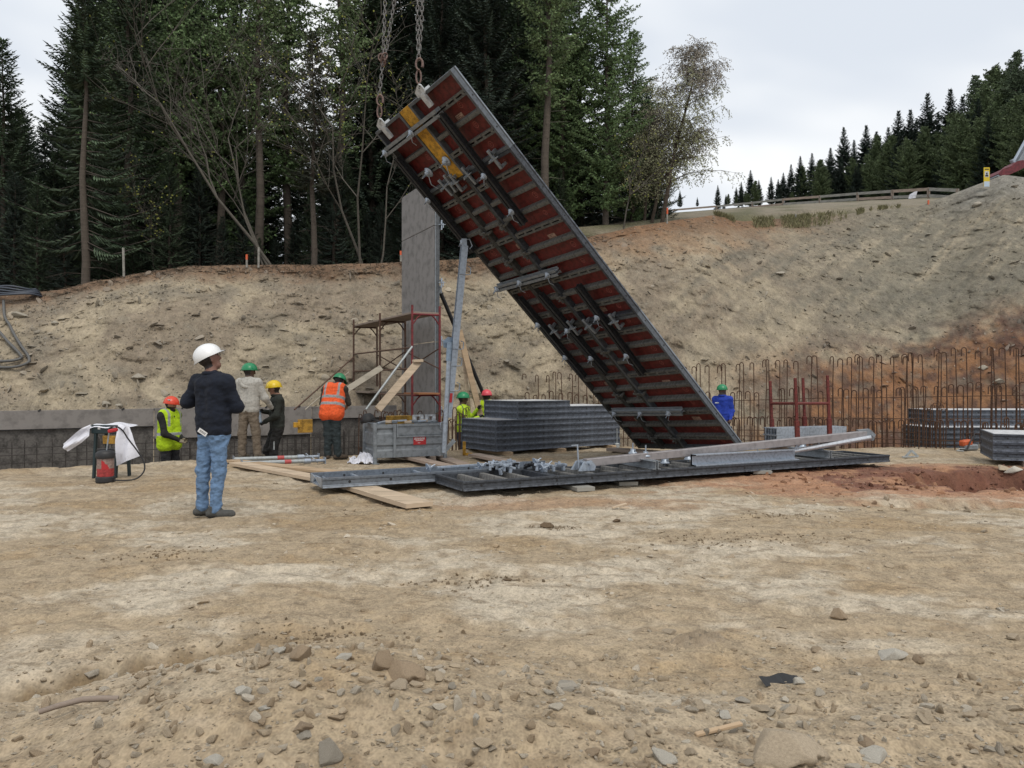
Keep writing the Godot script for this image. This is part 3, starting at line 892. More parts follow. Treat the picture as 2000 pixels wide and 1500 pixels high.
func lying_element():
	var ay := Vector3(0.889, 0, -0.458).normalized()
	var ax := Vector3(-ay.z, 0, ay.x)
	var W := 0.95
	var o := Vector3(-0.60, 0.20, -9.5) - ax * W
	var xf := Transform3D(Basis(ax, ay, Vector3.UP), o)      # x toward the viewer, y along, z up
	var e := thing("lying_formwork_element", xf, "long dark steel formwork element lying back-up on boards across the yard", "formwork")
	var R := []
	for i in 9: R.append(0.33 + i * 0.33)
	var SL := [true, false, true, false, false, true, false, false, true]
	framed_panel(e, 0, 0, W, 1.346, [0.34, 0.67, 1.0], [false, false, false], M.frame, M.frame_lit, M.face_dull)
	framed_panel(e, 0, 1.35, W, 3.296, R, SL, M.frame, M.frame_lit, M.frame_dark)
	framed_panel(e, 0, 4.65, W, 3.30, R, SL, M.frame, M.frame_lit, M.frame_dark)
	# narrow galvanised make-up panel behind, running out past the end
	var g := Node3D.new()
	g.name = "galvanised_panel"
	e.add_child(g, true)
	g.position = Vector3(-0.72, -1.51, 0.015)
	put("rail", rail_mesh(3.6, 0.13), M.galv, g, Transform3D(Basis(Vector3(1, 0, 0), Vector3(0, 0, 1), Vector3(0, 1, 0)), Vector3(0, 0, 0.008)))
	put("rail", rail_mesh(3.6, 0.13), M.galv, g, Transform3D(Basis(Vector3(-1, 0, 0), Vector3(0, 0, 1), Vector3(0, 1, 0)), Vector3(0.70, 0, 0.008)))
	var b := MB.new()
	b.bx(0.01, 0.01, -0.124, 0.69, 3.59, -0.105)
	put("face_plate", b.mesh(), M.galv, g)
	for y in [0.0, 0.55, 1.45, 2.4, 3.57]:
		b = MB.new()
		if y == 0.0:
			b.extrude(PackedVector2Array([Vector2(0.05, -0.10), Vector2(0.16, -0.10), Vector2(0.27, -0.03), Vector2(0.54, -0.10), Vector2(0.65, -0.10), Vector2(0.65, 0.0), Vector2(0.54, 0.0), Vector2(0.27, -0.02), Vector2(0.14, 0.0), Vector2(0.05, 0.0)]), -0.012, 0.0, Transform3D(Basis(Vector3(1, 0, 0), Vector3(0, 0, 1), Vector3(0, -1, 0)), Vector3(0, 0.0, 0)))
			b.cyl(Vector3(0.05, 0.05, -0.03), Vector3(0.65, 0.05, -0.03), 0.014, 0.014, 8)
			b.cyl(Vector3(0.05, 0.16, -0.06), Vector3(0.65, 0.16, -0.06), 0.014, 0.014, 8)
		else:
			b.bx(0.05, y - 0.02, -0.10, 0.65, y + 0.02, -0.03)
		put("cross_plate", b.mesh(), M.galv, g)
	for y in [0.35, 0.9, 1.8, 2.2, 2.6]:
		put("tie_hole", disc_mesh(0.019), M.black, g, Transform3D(Basis(Vector3(0, 1, 0), Vector3(0, 0, 1), Vector3(1, 0, 0)), Vector3(0.6865, y, -0.055)))
		put("tie_hole", disc_mesh(0.017), M.black, g, Transform3D(Basis(Vector3(0, 1, 0), Vector3(0, 0, 1), Vector3(1, 0, 0)), Vector3(0.0495, y + 0.1, -0.045)))
	var y2 := 0.25
	while y2 < 7.9:
		put("tie_hole", disc_mesh(0.016), M.black, e, Transform3D(Basis(Vector3(0, 1, 0), Vector3(0, 0, 1), Vector3(1, 0, 0)), Vector3(W - 0.0115, y2, -0.06)))
		y2 += 0.55
	# clamps and nuts heaped on the near end
	var rr := RandomNumberGenerator.new()
	rr.seed = 8
	for i in 11:
		put("wedge_clamp", clamp_mesh(), M.galv if i % 3 else M.steel_dark, e, Transform3D(Basis(Vector3(0, 0, 1), rr.randf_range(0, TAU)) * Basis(Vector3(1, 0, 0), rr.randf_range(-0.3, 0.3)), Vector3(rr.randf_range(-0.05, 0.5), rr.randf_range(0.75, 1.75), 0.025 + 0.02 * (i % 3))).scaled_local(Vector3(0.8, 0.8, 0.62)))
	for c in [[-0.28, 0.0], [-0.14, 0.72], [-0.18, 1.0], [-0.3, 1.7], [0.3, 1.55], [0.5, 1.35]]:
		put("flange_nut", flange_nut_mesh(false), M.galv, e, Transform3D(Basis(Vector3(1, 0, 0), -1.2 + 0.3 * sin(c[1] * 9.0)), Vector3(c[0], c[1], 0.05)).scaled_local(Vector3(1.15, 1.15, 1.0)))
	b = MB.new()
	b.beam(Vector3(-0.30, 0.15, 0.05), Vector3(-0.34, 1.25, 0.06), 0.03, 0.03, Vector3(0, 0, 1), 0.004)
	put("tie_rod", b.mesh(), M.galv, e)
	# channel walers laid on top
	for w in [[Vector3(0.02, 3.02, 0.004), Vector3(0.98, 2.96, 0.004)], [Vector3(0.05, 6.55, 0.004), Vector3(0.95, 6.50, 0.004)]]:
		waler(e, "waler", w[0], w[1], M.galv_dull, 0.13, 0.12)
	b = MB.new()
	var q := xf.affine_inverse()
	b = MB.new()
	var zz := Transform3D(Basis(Vector3(1, 0, 0), Vector3(0, 0, 1), Vector3(0, 1, 0)), Vector3(0.86, 3.72, 0.004))
	b.extrude(PackedVector2Array([Vector2(-0.06, 0), Vector2(0.06, 0), Vector2(0.06, 0.014), Vector2(-0.03, 0.02), Vector2(-0.03, 0.15), Vector2(0.06, 0.156), Vector2(0.06, 0.17), Vector2(-0.06, 0.17)]), 0, 2.1, zz)
	put("channel_beam", b.mesh(), M.galv, e)
	# bracket that carries the prop foot
	b = MB.new()
	b.extrude(PackedVector2Array([Vector2(-0.13, 0.0), Vector2(0.12, 0.0), Vector2(0.14, 0.06), Vector2(0.07, 0.14), Vector2(-0.05, 0.12)]), -0.02, 0.02, Transform3D(Basis(Vector3(0, 1, 0), Vector3(0, 0, 1), Vector3(1, 0, 0)), Vector3(0.62, 2.02, 0.0)))
	b.extrude(PackedVector2Array([Vector2(-0.13, 0.0), Vector2(0.12, 0.0), Vector2(0.14, 0.06), Vector2(0.07, 0.14), Vector2(-0.05, 0.12)]), -0.02, 0.02, Transform3D(Basis(Vector3(0, 1, 0), Vector3(0, 0, 1), Vector3(1, 0, 0)), Vector3(0.42, 2.02, 0.0)))
	b.cyl(Vector3(0.36, 2.05, 0.10), Vector3(0.68, 2.05, 0.10), 0.025, 0.025, 10)
	b.cyl(Vector3(0.52, 1.95, 0.02), Vector3(0.50, 1.94, 0.36), 0.011, 0.011, 8)
	b.beam(Vector3(0.51, 1.84, 0.352), Vector3(0.50, 1.95, 0.352), 0.016, 0.016, Vector3(0, 0, 1))
	b.cyl(Vector3(0.30, 2.06, 0.02), Vector3(0.30, 2.06, 0.09), 0.07, 0.03, 10)
	put("prop_bracket", b.mesh(), M.galv, e)
	for c in [[0.15, 3.15, 0.15], [0.60, 3.05, 0.15], [0.35, 6.53, 0.13], [0.7, 6.52, 0.13], [0.35, 5.5, 0.0], [0.3, 4.1, 0.03], [0.35, 3.6, 0.0], [0.25, 4.7, 0.02]]:
		var tl := put("tie_nut", flange_nut_mesh(false), M.galv, e, Transform3D(Basis(), Vector3(c[0], c[1], c[2])).scaled_local(Vector3(1.2, 1.2, 1.4)))
		tl.rotate_z(c[1])
	# the alignment prop laid over it: square beam with a tube hinged at its far end
	var P := xf * Vector3(0.52, 2.05, 0.10)
	var E := at(1692, 848, 12.9)
	var pr := thing("alignment_prop", Transform3D(Basis(), P), "long galvanised alignment prop lying on the formwork element, far end propped up", "prop")
	b = MB.new()
	b.beam(Vector3.ZERO, E - P, 0.12, 0.115, Vector3.UP, 0.008)
	put("square_beam", b.mesh(), M.galv_warm, pr)
	b = MB.new()
	var T := at(1545, 882, 12.3)
	b.cyl(T - P, E - P + Vector3(0.02, -0.05, 0.1), 0.042, 0.042, 12)
	put("push_pull_tube", b.mesh(), M.galv_bright, pr)
	b = MB.new()
	b.cyl(T - P - (E - T).normalized() * 0.42, T - P + (E - T).normalized() * 0.05, 0.024, 0.024, 8)
	for k in 7: b.cyl(T - P - (E - T).normalized() * (0.36 - k * 0.05), T - P - (E - T).normalized() * (0.335 - k * 0.05), 0.034, 0.034, 8)
	b.beam(T - P + Vector3(-0.02, -0.06, 0), T - P + Vector3(0.12, 0.12, 0), 0.015, 0.03)
	put("adjusting_spindle", b.mesh(), M.galv, pr)
	b = MB.new()
	b.extrude(PackedVector2Array([Vector2(-0.14, -0.10), Vector2(0.10, -0.10), Vector2(0.13, 0.0), Vector2(0.04, 0.09), Vector2(-0.14, 0.07)]), -0.075, 0.075, Transform3D(basis_z(Vector3(-0.2, 0, 1)), E - P))
	b.cyl(E - P + Vector3(0.05, -0.02, -0.12), E - P + Vector3(0.05, -0.02, 0.16), 0.022, 0.022, 8)
	put("head_plate", b.mesh(), M.galv_dull, pr)

# dark stacked panel lying face up: x along 0..L, z back 0..-D, height T
func stack_panel(xf: Transform3D, L: float, D: float, T: float, label: String, group: String, top: Material):
	var e := thing("stacked_formwork_panel", xf, label, "formwork panel", group)
	# face up: rail y runs from face (0) down
	put("rail", rail_mesh(L, T), M.frame_dark, e, Transform3D(Basis(Vector3(0, 0, -1), Vector3(0, 1, 0), Vector3(1, 0, 0)), Vector3(0, T, 0)))
	put("rail", rail_mesh(L, T), M.frame_dark, e, Transform3D(Basis(Vector3(0, 0, 1), Vector3(0, 1, 0), Vector3(-1, 0, 0)), Vector3(L, T, -D)))
	put("rail", rail_mesh(D - 0.1, T), M.frame_dark, e, Transform3D(Basis(Vector3(1, 0, 0), Vector3(0, 1, 0), Vector3(0, 0, -1)), Vector3(0.003, T - 0.002, -0.05)))
	put("rail", rail_mesh(D - 0.1, T), M.frame_dark, e, Transform3D(Basis(Vector3(-1, 0, 0), Vector3(0, 1, 0), Vector3(0, 0, -1)), Vector3(L - 0.003, T - 0.002, -0.05)))
	var b := MB.new()
	b.bx(0.03, T - 0.022, -D + 0.03, L - 0.03, T + 0.001, -0.03)
	put("plywood_sheet", b.mesh(), top, e)
	var x := 0.22
	while x < L:
		put("tie_hole", disc_mesh(0.016), M.black, e, Transform3D(Basis(), Vector3(x, T * 0.5, -0.0135)))
		x += L * 0.29

func stacks():
	# main stack beside the lifted element
	var ax := Vector3(0.815, 0, -0.58).normalized()
	var az := Vector3(-ax.z, 0, ax.x)
	var o := Vector3(-0.30, 0.085, -15.0)
	var B := Basis(ax, Vector3.UP, az)
	var T := 0.122
	var place_word := ["lowest", "second", "third", "fourth", "fifth", "sixth", "seventh", "topmost short"]
	var rr := RandomNumberGenerator.new()
	rr.seed = 2
	for k in 8:
		var x0 := 0.0 if k < 5 else 0.55
		var L := 3.3 if k < 5 else (2.75 if k < 7 else 1.35)
		var D := 1.3 if k < 5 else 1.25
		var off := Vector3(x0 + rr.randf_range(-0.012, 0.012), k * (T + 0.001), -rr.randf_range(0, 0.014) - (0.04 if k >= 5 else 0.0))
		stack_panel(Transform3D(B, o + B * off), L, D, T, "%s dark blue-grey panel%s in the big formwork stack" % [place_word[k], "" if k == 7 else " from the bottom"], "panels of the big formwork stack", M.face_light if k != 4 else M.face_mid)
	var i := 0
	for t in [0.25, 1.6, 3.0]:
		var b := MB.new()
		b.cbox(Transform3D(Basis(), Vector3(0, 0.045, -0.55)), Vector3(0.12, 0.08, 1.35), 0.006)
		var q := put("bearing_timber", b.mesh(), M.wood, self, Transform3D(B, o + B * Vector3(t, -0.09, 0.0)))
		tag(q, ["bearing timber under the near end of the big formwork stack", "bearing timber under the middle of the big formwork stack", "bearing timber under the far end of the big formwork stack"][i], "timber", "bearing timbers of the stack")
		i += 1
	# smaller stack that shows behind the foot of the lifted element
	for k in 6:
		stack_panel(Transform3D(Basis(Vector3.UP, 0.05), Vector3(3.3, -0.35 + k * 0.131, -17.6)), 1.78, 1.2, 0.13, "panel %s in the low stack behind the lifted element's foot" % ["at the bottom", "second from the bottom", "third from the bottom", "fourth from the bottom", "fifth from the bottom", "on top"][k], "panels of the low stack", M.face_light)
	# stepped stack behind the starter bars on the right
	for k in 7:
		var L := 3.2 if k < 4 else 2.8
		var x0 := 10.05 if k < 4 else 10.5
		stack_panel(Transform3D(Basis(Vector3.UP, 0.0), Vector3(x0 - 0.6, -0.06 + k * 0.123 + (0.0 if k < 4 else 0.0), -17.3 - (0.0 if k < 4 else 0.7))), L, 1.3 if k < 4 else 1.2, 0.122, "panel %s in the stepped stack behind the starter bars" % ["at the bottom", "second from the bottom", "third from the bottom", "fourth from the bottom", "fifth from the bottom", "sixth from the bottom", "on top"][k], "panels of the stepped stack", M.face_light)
	# stack cut by the right edge of the picture
	for k in 3:
		stack_panel(Transform3D(Basis(Vector3.UP, -0.42), Vector3(8.36, 0.09 + k * 0.151, -13.35)), 2.4, 1.5, 0.15, "%s panel of the stack at the picture's right edge" % ["bottom", "middle", "top"][k], "panels of the right-hand stack", M.face_light)
	var b2 := MB.new()
	b2.cbox(Transform3D(Basis(), Vector3(0, 0.04, -0.65)), Vector3(0.12, 0.1, 1.4), 0.006)
	for t in [0.5, 1.8]:
		var q := put("bearing_timber", b2.mesh(), M.wood_old, self, Transform3D(Basis(Vector3.UP, -0.42), Vector3(8.36, 0.0, -13.35) + Basis(Vector3.UP, -0.42) * Vector3(t, 0, 0)))
		tag(q, "%s bearing timber under the stack at the picture's right edge" % ["left" if t < 1.0 else "right"], "timber", "bearing timbers of the stack")

func standing_shutter():
	# erected wall shutter, shuttering face to the left, seen obliquely
	var a := Vector3(-2.95, -0.45, -20.6)      # far edge
	var b := Vector3(-1.87, -0.45, -18.5)      # near edge
	var ax := (b - a).normalized()
	var xf := Transform3D(Basis(ax, Vector3.UP, ax.cross(Vector3.UP)), a)
	var W := a.distance_to(b)
	var e := thing("standing_wall_shutter", xf, "tall erected wall shutter with plain grey plywood face beside the scaffold", "formwork")
	var faces := [[0.0, 2.88], [2.88, 5.68], [5.68, 6.86]]
	for f in faces:
		for c in ([[0.0, W * 0.49], [W * 0.49, W]] if f[1] < 6 else [[0.0, W]]):
			var q := MB.new()
			q.cbox(Transform3D(Basis(), Vector3((c[0] + c[1]) / 2, (f[0] + f[1]) / 2, 0.0)), Vector3(c[1] - c[0] - 0.012, f[1] - f[0] - 0.016, 0.02), 0.003)
			var pl := put("plywood_sheet", q.mesh(), M.face_ply, e)
			var h := MB.new()
			for s in ([0.02, 0.98] if f[1] < 6 else []):
				h.cyl(Vector3(c[1] - 0.03, lerpf(f[0], f[1], s), 0.008), Vector3(c[1] - 0.03, lerpf(f[0], f[1], s), 0.0125), 0.016, 0.016, 8)
			if f[1] < 6: put("tie_hole", h.mesh(), M.black, pl)
	for f in faces:
		put("rail", rail_mesh(f[1] - f[0] - 0.01), M.galv_dull, e, Transform3D(Basis(Vector3(-1, 0, 0), Vector3(0, 0, -1), Vector3(0, 1, 0)), Vector3(W + 0.012, f[0], -0.13)))
		put("rail", rail_mesh(f[1] - f[0] - 0.01), M.frame, e, Transform3D(Basis(Vector3(1, 0, 0), Vector3(0, 0, -1), Vector3(0, 1, 0)), Vector3(-0.012, f[0], -0.13)))
	var y := 0.3
	while y < 6.8:
		var q := MB.new()
		q.bx(0.04, y - 0.03, -0.11, W - 0.04, y + 0.03, -0.012)
		put("rib", q.mesh(), M.frame, e)
		y += 0.55
	for yy in [1.2, 2.9, 4.3, 5.7, 6.3]:
		put("wedge_clamp", clamp_mesh(), M.galv, e, Transform3D(Basis(Vector3(0, 1, 0), PI / 2), Vector3(W + 0.0, yy, -0.17)).scaled_local(Vector3(0.7, 0.7, 0.7)))
	# its raking prop
	var p0 := at(858, 566, 18.9)
	var p1 := at(945, 772, 20.4)
	p1.y = p0.y + (p1.y - p0.y)
	var foot := p1 + (p1 - p0).normalized() * 2.0
	var pr := thing("raking_prop", Transform3D(Basis(), foot), "dark steel raking prop behind the standing wall shutter", "prop")
	var m := MB.new()
	m.cyl(p0 - foot, Vector3.ZERO, 0.05, 0.05, 10)
	put("prop_tube", m.mesh(), M.steel_dark, pr)
	m = MB.new()
	m.cbox(Transform3D(Basis(), Vector3(0, 0.0, 0)), Vector3(0.25, 0.04, 0.25), 0.005)
	m.cbox(Transform3D(Basis(), p0 - foot), Vector3(0.12, 0.2, 0.12), 0.01)
	put("prop_plate", m.mesh(), M.galv_dull, pr)

func hanging_prop():
	# heavy push-pull prop that hangs beside the lifted element, before the crate
	var top := at(907, 480, 13.25)
	var bot := at(868, 884, 13.25)
	var e := thing("push_pull_prop", Transform3D(Basis(), bot), "tall galvanised push-pull prop leaning upright before the steel crate", "prop")
	var d := top - bot
	var side := Vector3(0.35, 0, 0.94).normalized()
	var z := d.normalized()
	var x := side.cross(z).normalized()
	var xf := Transform3D(Basis(x, z.cross(x), z), d * 0.17)
	var b := MB.new()
	# U-profile, web to the left
	b.extrude(PackedVector2Array([Vector2(-0.055, -0.05), Vector2(0.055, -0.05), Vector2(0.055, -0.041), Vector2(-0.045, -0.041), Vector2(-0.045, 0.041), Vector2(0.055, 0.041), Vector2(0.055, 0.05), Vector2(-0.055, 0.05)]), 0, d.length() * 0.83, xf)
	put("channel_profile", b.mesh(), M.galv, e)
	b = MB.new()
	b.bx(-0.043, -0.040, 0.3, 0.03, 0.038, d.length() * 0.82)
	put("inner_channel", b.mesh(), M.frame_dark, e, xf)
	b = MB.new()
	b.cyl(x * 0.02 + side * 0.05, d * 0.50 + x * 0.10 + side * 0.05, 0.042, 0.042, 12)
	put("prop_tube", b.mesh(), M.galv, e)
	b = MB.new()
	b.cyl(d * 0.44 + x * 0.095 + side * 0.05, d * 0.53 + x * 0.105 + side * 0.05, 0.052, 0.052, 12)
	b.extrude(PackedVector2Array([Vector2(-0.1, -0.08), Vector2(0.16, -0.06), Vector2(0.18, 0.04), Vector2(0.1, 0.13), Vector2(-0.1, 0.12)]), 0.03, 0.07, Transform3D(Basis(x, z, x.cross(z)), d * 0.52 + x * 0.02))
	put("hinge_block", b.mesh(), M.galv_blue, e)
	for t in [0.30, 0.42, 0.50, 0.86]:
		b = MB.new()
		var c: Vector3 = d * t - x * 0.02
		b.tube(PackedVector3Array([c + x * 0.08 + side * 0.06, c - x * 0.06 + side * 0.07, c - x * 0.12 + side * 0.05 + z * 0.02, c - x * 0.12 + side * 0.05 + z * 0.13, c - x * 0.06 + side * 0.06 + z * 0.15]), 0.010, 6)
		put("locking_pin", b.mesh(), M.galv, e)
	b = MB.new()
	b.beam(d * 0.03 - x * 0.16 + z * 0.12, x * 0.02, 0.07, 0.018, side)
	b.beam(x * 0.02 - z * 0.02, x * 0.12 + z * 0.08, 0.07, 0.018, side)
	b.cyl(-side * 0.07, side * 0.09, 0.02, 0.02, 8)
	put("foot_plate", b.mesh(), M.galv_dull, e)
	b = MB.new()
	b.beam(d + x * 0.0, d + z * 0.12 + x * 0.02, 0.08, 0.05, side)
	b.tube(PackedVector3Array([d + z * 0.10, d + z * 0.13 - x * 0.08, d + z * 0.02 - x * 0.14, d - z * 0.04 - x * 0.10]), 0.009, 6)
	put("head_hook", b.mesh(), M.galv, e)
	b = MB.new()
	b.box(Transform3D(Basis(x, z, x.cross(z)), d * 0.265 - x * 0.005 + side * 0.062), Vector3(0.045, 0.16, 0.004))
	put("maker_plate", b.mesh(), M.red_sign, e)

# ---------------------------------------------------------------- site things
func on_ground(px: float, py: float) -> Vector3:      # where the line of sight through a pixel meets the ground
	var d := 2.2
	while d < 19.0:
		var p := at(px, py, d)
		if p.y <= ground_y(p.x, d): return Vector3(p.x, ground_y(p.x, d), -d)
		d += 0.01
	return at(px, py, 19.0)

func on_bank(px: float, py: float, out := 0.0) -> Vector3:
	var best := Vector3()
	var err := 1e9
	for i in 240:
		var p := bank_point(px, i / 240.0)
		var row := 750.0 - (p.y - EYE) / -p.z * FOCAL
		if absf(row - py) < err:
			err = absf(row - py)
			best = p
	return best + Vector3(0, 0.6, 0.8) * out

func plank(px0: float, py0: float, px1: float, py1: float, w: float, t: float, m: Material, label: String, group: String, lift0 := 0.0, lift1 := 0.0, over := 0.0):
	var a := on_ground(px0, py0)
	var b := on_ground(px1, py1)
	var d := (b - a).normalized()
	b += d * over
	a.y += t / 2 + lift0 + 0.012
	b.y += t / 2 + lift1 + 0.012
	var q := MB.new()
	var c := (a + b) / 2
	q.beam(a - c + Vector3(0, t / 2, 0), b - c + Vector3(0, t / 2, 0), w, t, Vector3.UP, 0.004)
	var o := put("plank", q.mesh(), m, self, Transform3D(Basis(), c - Vector3(0, t / 2, 0)))
	tag(o, label, "plank", group)

func site_boards():
	var g := "boards lying about the yard"
	plank(462, 912, 640, 946, 0.26, 0.05, M.wood_pale, "long pale board running from the tubes to the galvanised panel's end", g, 0.02, 0.02)
	plank(450, 904, 720, 935, 0.24, 0.045, M.wood, "weathered board lying behind the long pale board", g)
	plank(820, 994, 668, 948, 0.34, 0.055, M.wood_pale, "short broad plank sticking out under the galvanised panel", g, 0, 0, 0.35)
	plank(765, 892, 890, 922, 0.22, 0.05, M.wood_old2, "plank slanting from the steel crate toward the lying element", g, 0.03, 0.02)
	plank(850, 892, 905, 912, 0.24, 0.045, M.wood_old2, "second plank beside the steel crate's right foot", g)
	plank(925, 894, 1050, 917, 0.24, 0.05, M.wood_old2, "plank between the big stack and the lying element", g, 0.02, 0.0)
	plank(1145, 962, 1085, 944, 0.26, 0.055, M.wood_grey, "grey weathered block of board under the element's near rail", g, 0, 0, 0.3)
	plank(1228, 951, 1200, 938, 0.28, 0.055, M.wood_grey, "small grey board end under the near rail, right of the longer one", g, 0, 0, 0.25)
	plank(1490, 928, 1478, 921, 0.28, 0.05, M.wood_grey, "short grey packing board under the far half of the lying element", g, 0, 0, 0.3)
	plank(1192, 884, 1300, 893, 0.30, 0.06, M.wood_old, "brown timber baulk before the lifted element's foot", g, 0.03, 0.03)
	# splinter of wood in the open yard
	var q := MB.new()
	q.beam(Vector3(-0.09, 0.02, 0.06), Vector3(0.08, 0.05, -0.04), 0.03, 0.018, Vector3.UP, 0.003)
	q.beam(Vector3(0.0, 0.012, 0.0), Vector3(0.11, 0.015, 0.02), 0.03, 0.015, Vector3.UP, 0.003)
	tag(put("wood_splinter", q.mesh(), M.wood_pale, self, place(on_ground(1210, 994))), "broken yellow splinter of wood on the open ground", "wood")
	q = MB.new()
	q.beam(Vector3(-0.10, 0.004, 0.01), Vector3(0.10, 0.022, -0.02), 0.022, 0.014, Vector3.UP, 0.003)
	tag(put("wooden_stick", q.mesh(), M.wood, self, place(on_ground(1405, 1432), 8)), "light wooden lath half buried beside the largest foreground boulder", "stick")
	q = MB.new()
	q.tube(PackedVector3Array([Vector3(-0.14, 0.01, 0.05), Vector3(-0.08, 0.025, 0.03), Vector3(-0.01, 0.03, -0.02), Vector3(0.06, 0.03, -0.03), Vector3(0.12, 0.02, -0.05)]), 0.011, 6, 0.013)
	tag(put("bark_strip", q.mesh(), M.wood_old, self, place(on_ground(160, 1386))), "curved strip of dark bark in the rut at lower left", "stick")
	# scrap of black foil under a stone
	q = MB.new()
	for i in 9:
		var x := -0.11 + i * 0.022
		q.quad(Vector3(x, 0.004 + 0.004 * sin(i * 2.1), 0.025 + 0.012 * cos(i * 0.9)), Vector3(x + 0.022, 0.004 + 0.004 * sin(i * 2.1 + 2.1), 0.025 + 0.012 * cos((i + 1) * 0.9)), Vector3(x + 0.022, 0.022 + 0.006 * cos(i * 1.1 + 1.1), -0.03 - 0.02 * sin((i + 1) * 0.35)), Vector3(x, 0.022 + 0.006 * cos(i * 1.1), -0.03 - 0.02 * sin(i * 0.35)))
	tag(put("foil_scrap", q.mesh(), M.black, self, place(on_ground(1530, 1334), 12)), "scrap of black foil beside a pale stone in the foreground", "foil")
	# dusty crumpled cloth
	var V := MB.new()
	for j in 10:
		for i in 14:
			var pp := []
			for e in [[0, 0], [1, 0], [1, 1], [0, 1]]:
				var u: float = (i + e[0]) / 14.0 - 0.5
				var v: float = (j + e[1]) / 10.0 - 0.5
				var edge := 1.0 - smooth(0.3, 0.5, Vector2(u, v).length())
				pp.append(Vector3(u * 0.36 + v * 0.10, (0.020 * sin(v * 26.0 + u * 9.0) + 0.034) * edge - 0.012, -v * 0.20 + u * 0.05))
			V.quad(pp[0], pp[1], pp[2], pp[3])
	tag(put("dusty_rag", V.mesh(), M.rag, self, place(on_ground(1365, 1252), 10)), "crumpled dust-coloured rag pressed into the ground", "cloth")

func lying_tubes():
	var i := 0
	for l in [[456, 903, 622, 897, 1], [472, 911, 634, 905, 0]]:
		var a := on_ground(l[0], l[1]) + Vector3(0, 0.05, 0)
		var b := on_ground(l[2], l[3]) + Vector3(0, 0.05, 0)
		var e := thing("steel_prop", Transform3D(Basis(), a), ["grey steel prop lying behind its neighbour, with a wide base plate", "grey steel prop lying nearest the pale board"][i], "prop", "steel props lying on the ground")
		var d := b - a
		var q := MB.new()
		q.cyl(Vector3.ZERO, d * 0.78, 0.036, 0.036, 12)
		put("outer_tube", q.mesh(), M.galv_pale, e)
		q = MB.new()
		q.cyl(d * 0.78, d, 0.028, 0.028, 10)
		put("inner_tube", q.mesh(), M.galv, e)
		q = MB.new()
		q.cyl(d * 0.74, d * 0.82, 0.047, 0.047, 12)
		q.tube(PackedVector3Array([d * 0.84 + Vector3(0, 0.05, 0), d * 0.86 + Vector3(0, 0.07, 0.08), d * 0.9 + Vector3(0.02, 0.0, 0.1), d * 0.9 + Vector3(0.02, -0.04, 0.02)]), 0.009, 6)
		put("collar_nut", q.mesh(), M.galv, e)
		q = MB.new()
		var n := d.normalized()
		var u := n.cross(Vector3.UP).normalized()
		for t in [0.0, 1.0]:
			q.box(Transform3D(Basis(n, n.cross(u), u), d * t), Vector3(0.012, 0.12, 0.12))
		put("base_plate", q.mesh(), M.galv, e)
		q = MB.new()
		q.cyl(d * 0.5, d * 0.58, 0.0375, 0.0375, 12, false)
		put("red_band", q.mesh(), M.red_band, e)
		i += 1

func plastic_sheet():
	var q := MB.new()
	var n := FastNoiseLite.new()
	n.seed = 9; n.frequency = 1.0; n.fractal_octaves = 2
	for j in 16:
		for i in 20:
			var pp := []
			for e in [[0, 0], [1, 0], [1, 1], [0, 1]]:
				var u: float = (i + e[0]) / 20.0
				var v: float = (j + e[1]) / 16.0
				var h := absf(n.get_noise_2d(u * 2.6, v * 2.6)) * 0.20 + 0.16 * sin(u * PI) * sin(v * PI) * u
				pp.append(Vector3((u - 0.5) * 0.50 + 0.06 * n.get_noise_2d(v * 4.0, 9.0), h * (0.4 + 0.6 * sin(v * PI)) + 0.004, (0.5 - v) * 0.34 + 0.05 * n.get_noise_2d(u * 4.0, 3.0)))
			q.quad(pp[0], pp[1], pp[2], pp[3])
	tag(put("plastic_sheet", q.mesh(), M.white_sheet, self, place(on_ground(706, 906) + Vector3(0, 0.0, -0.1), -15)), "crumpled white plastic sheet on the ground beside the steel crate", "plastic sheet")

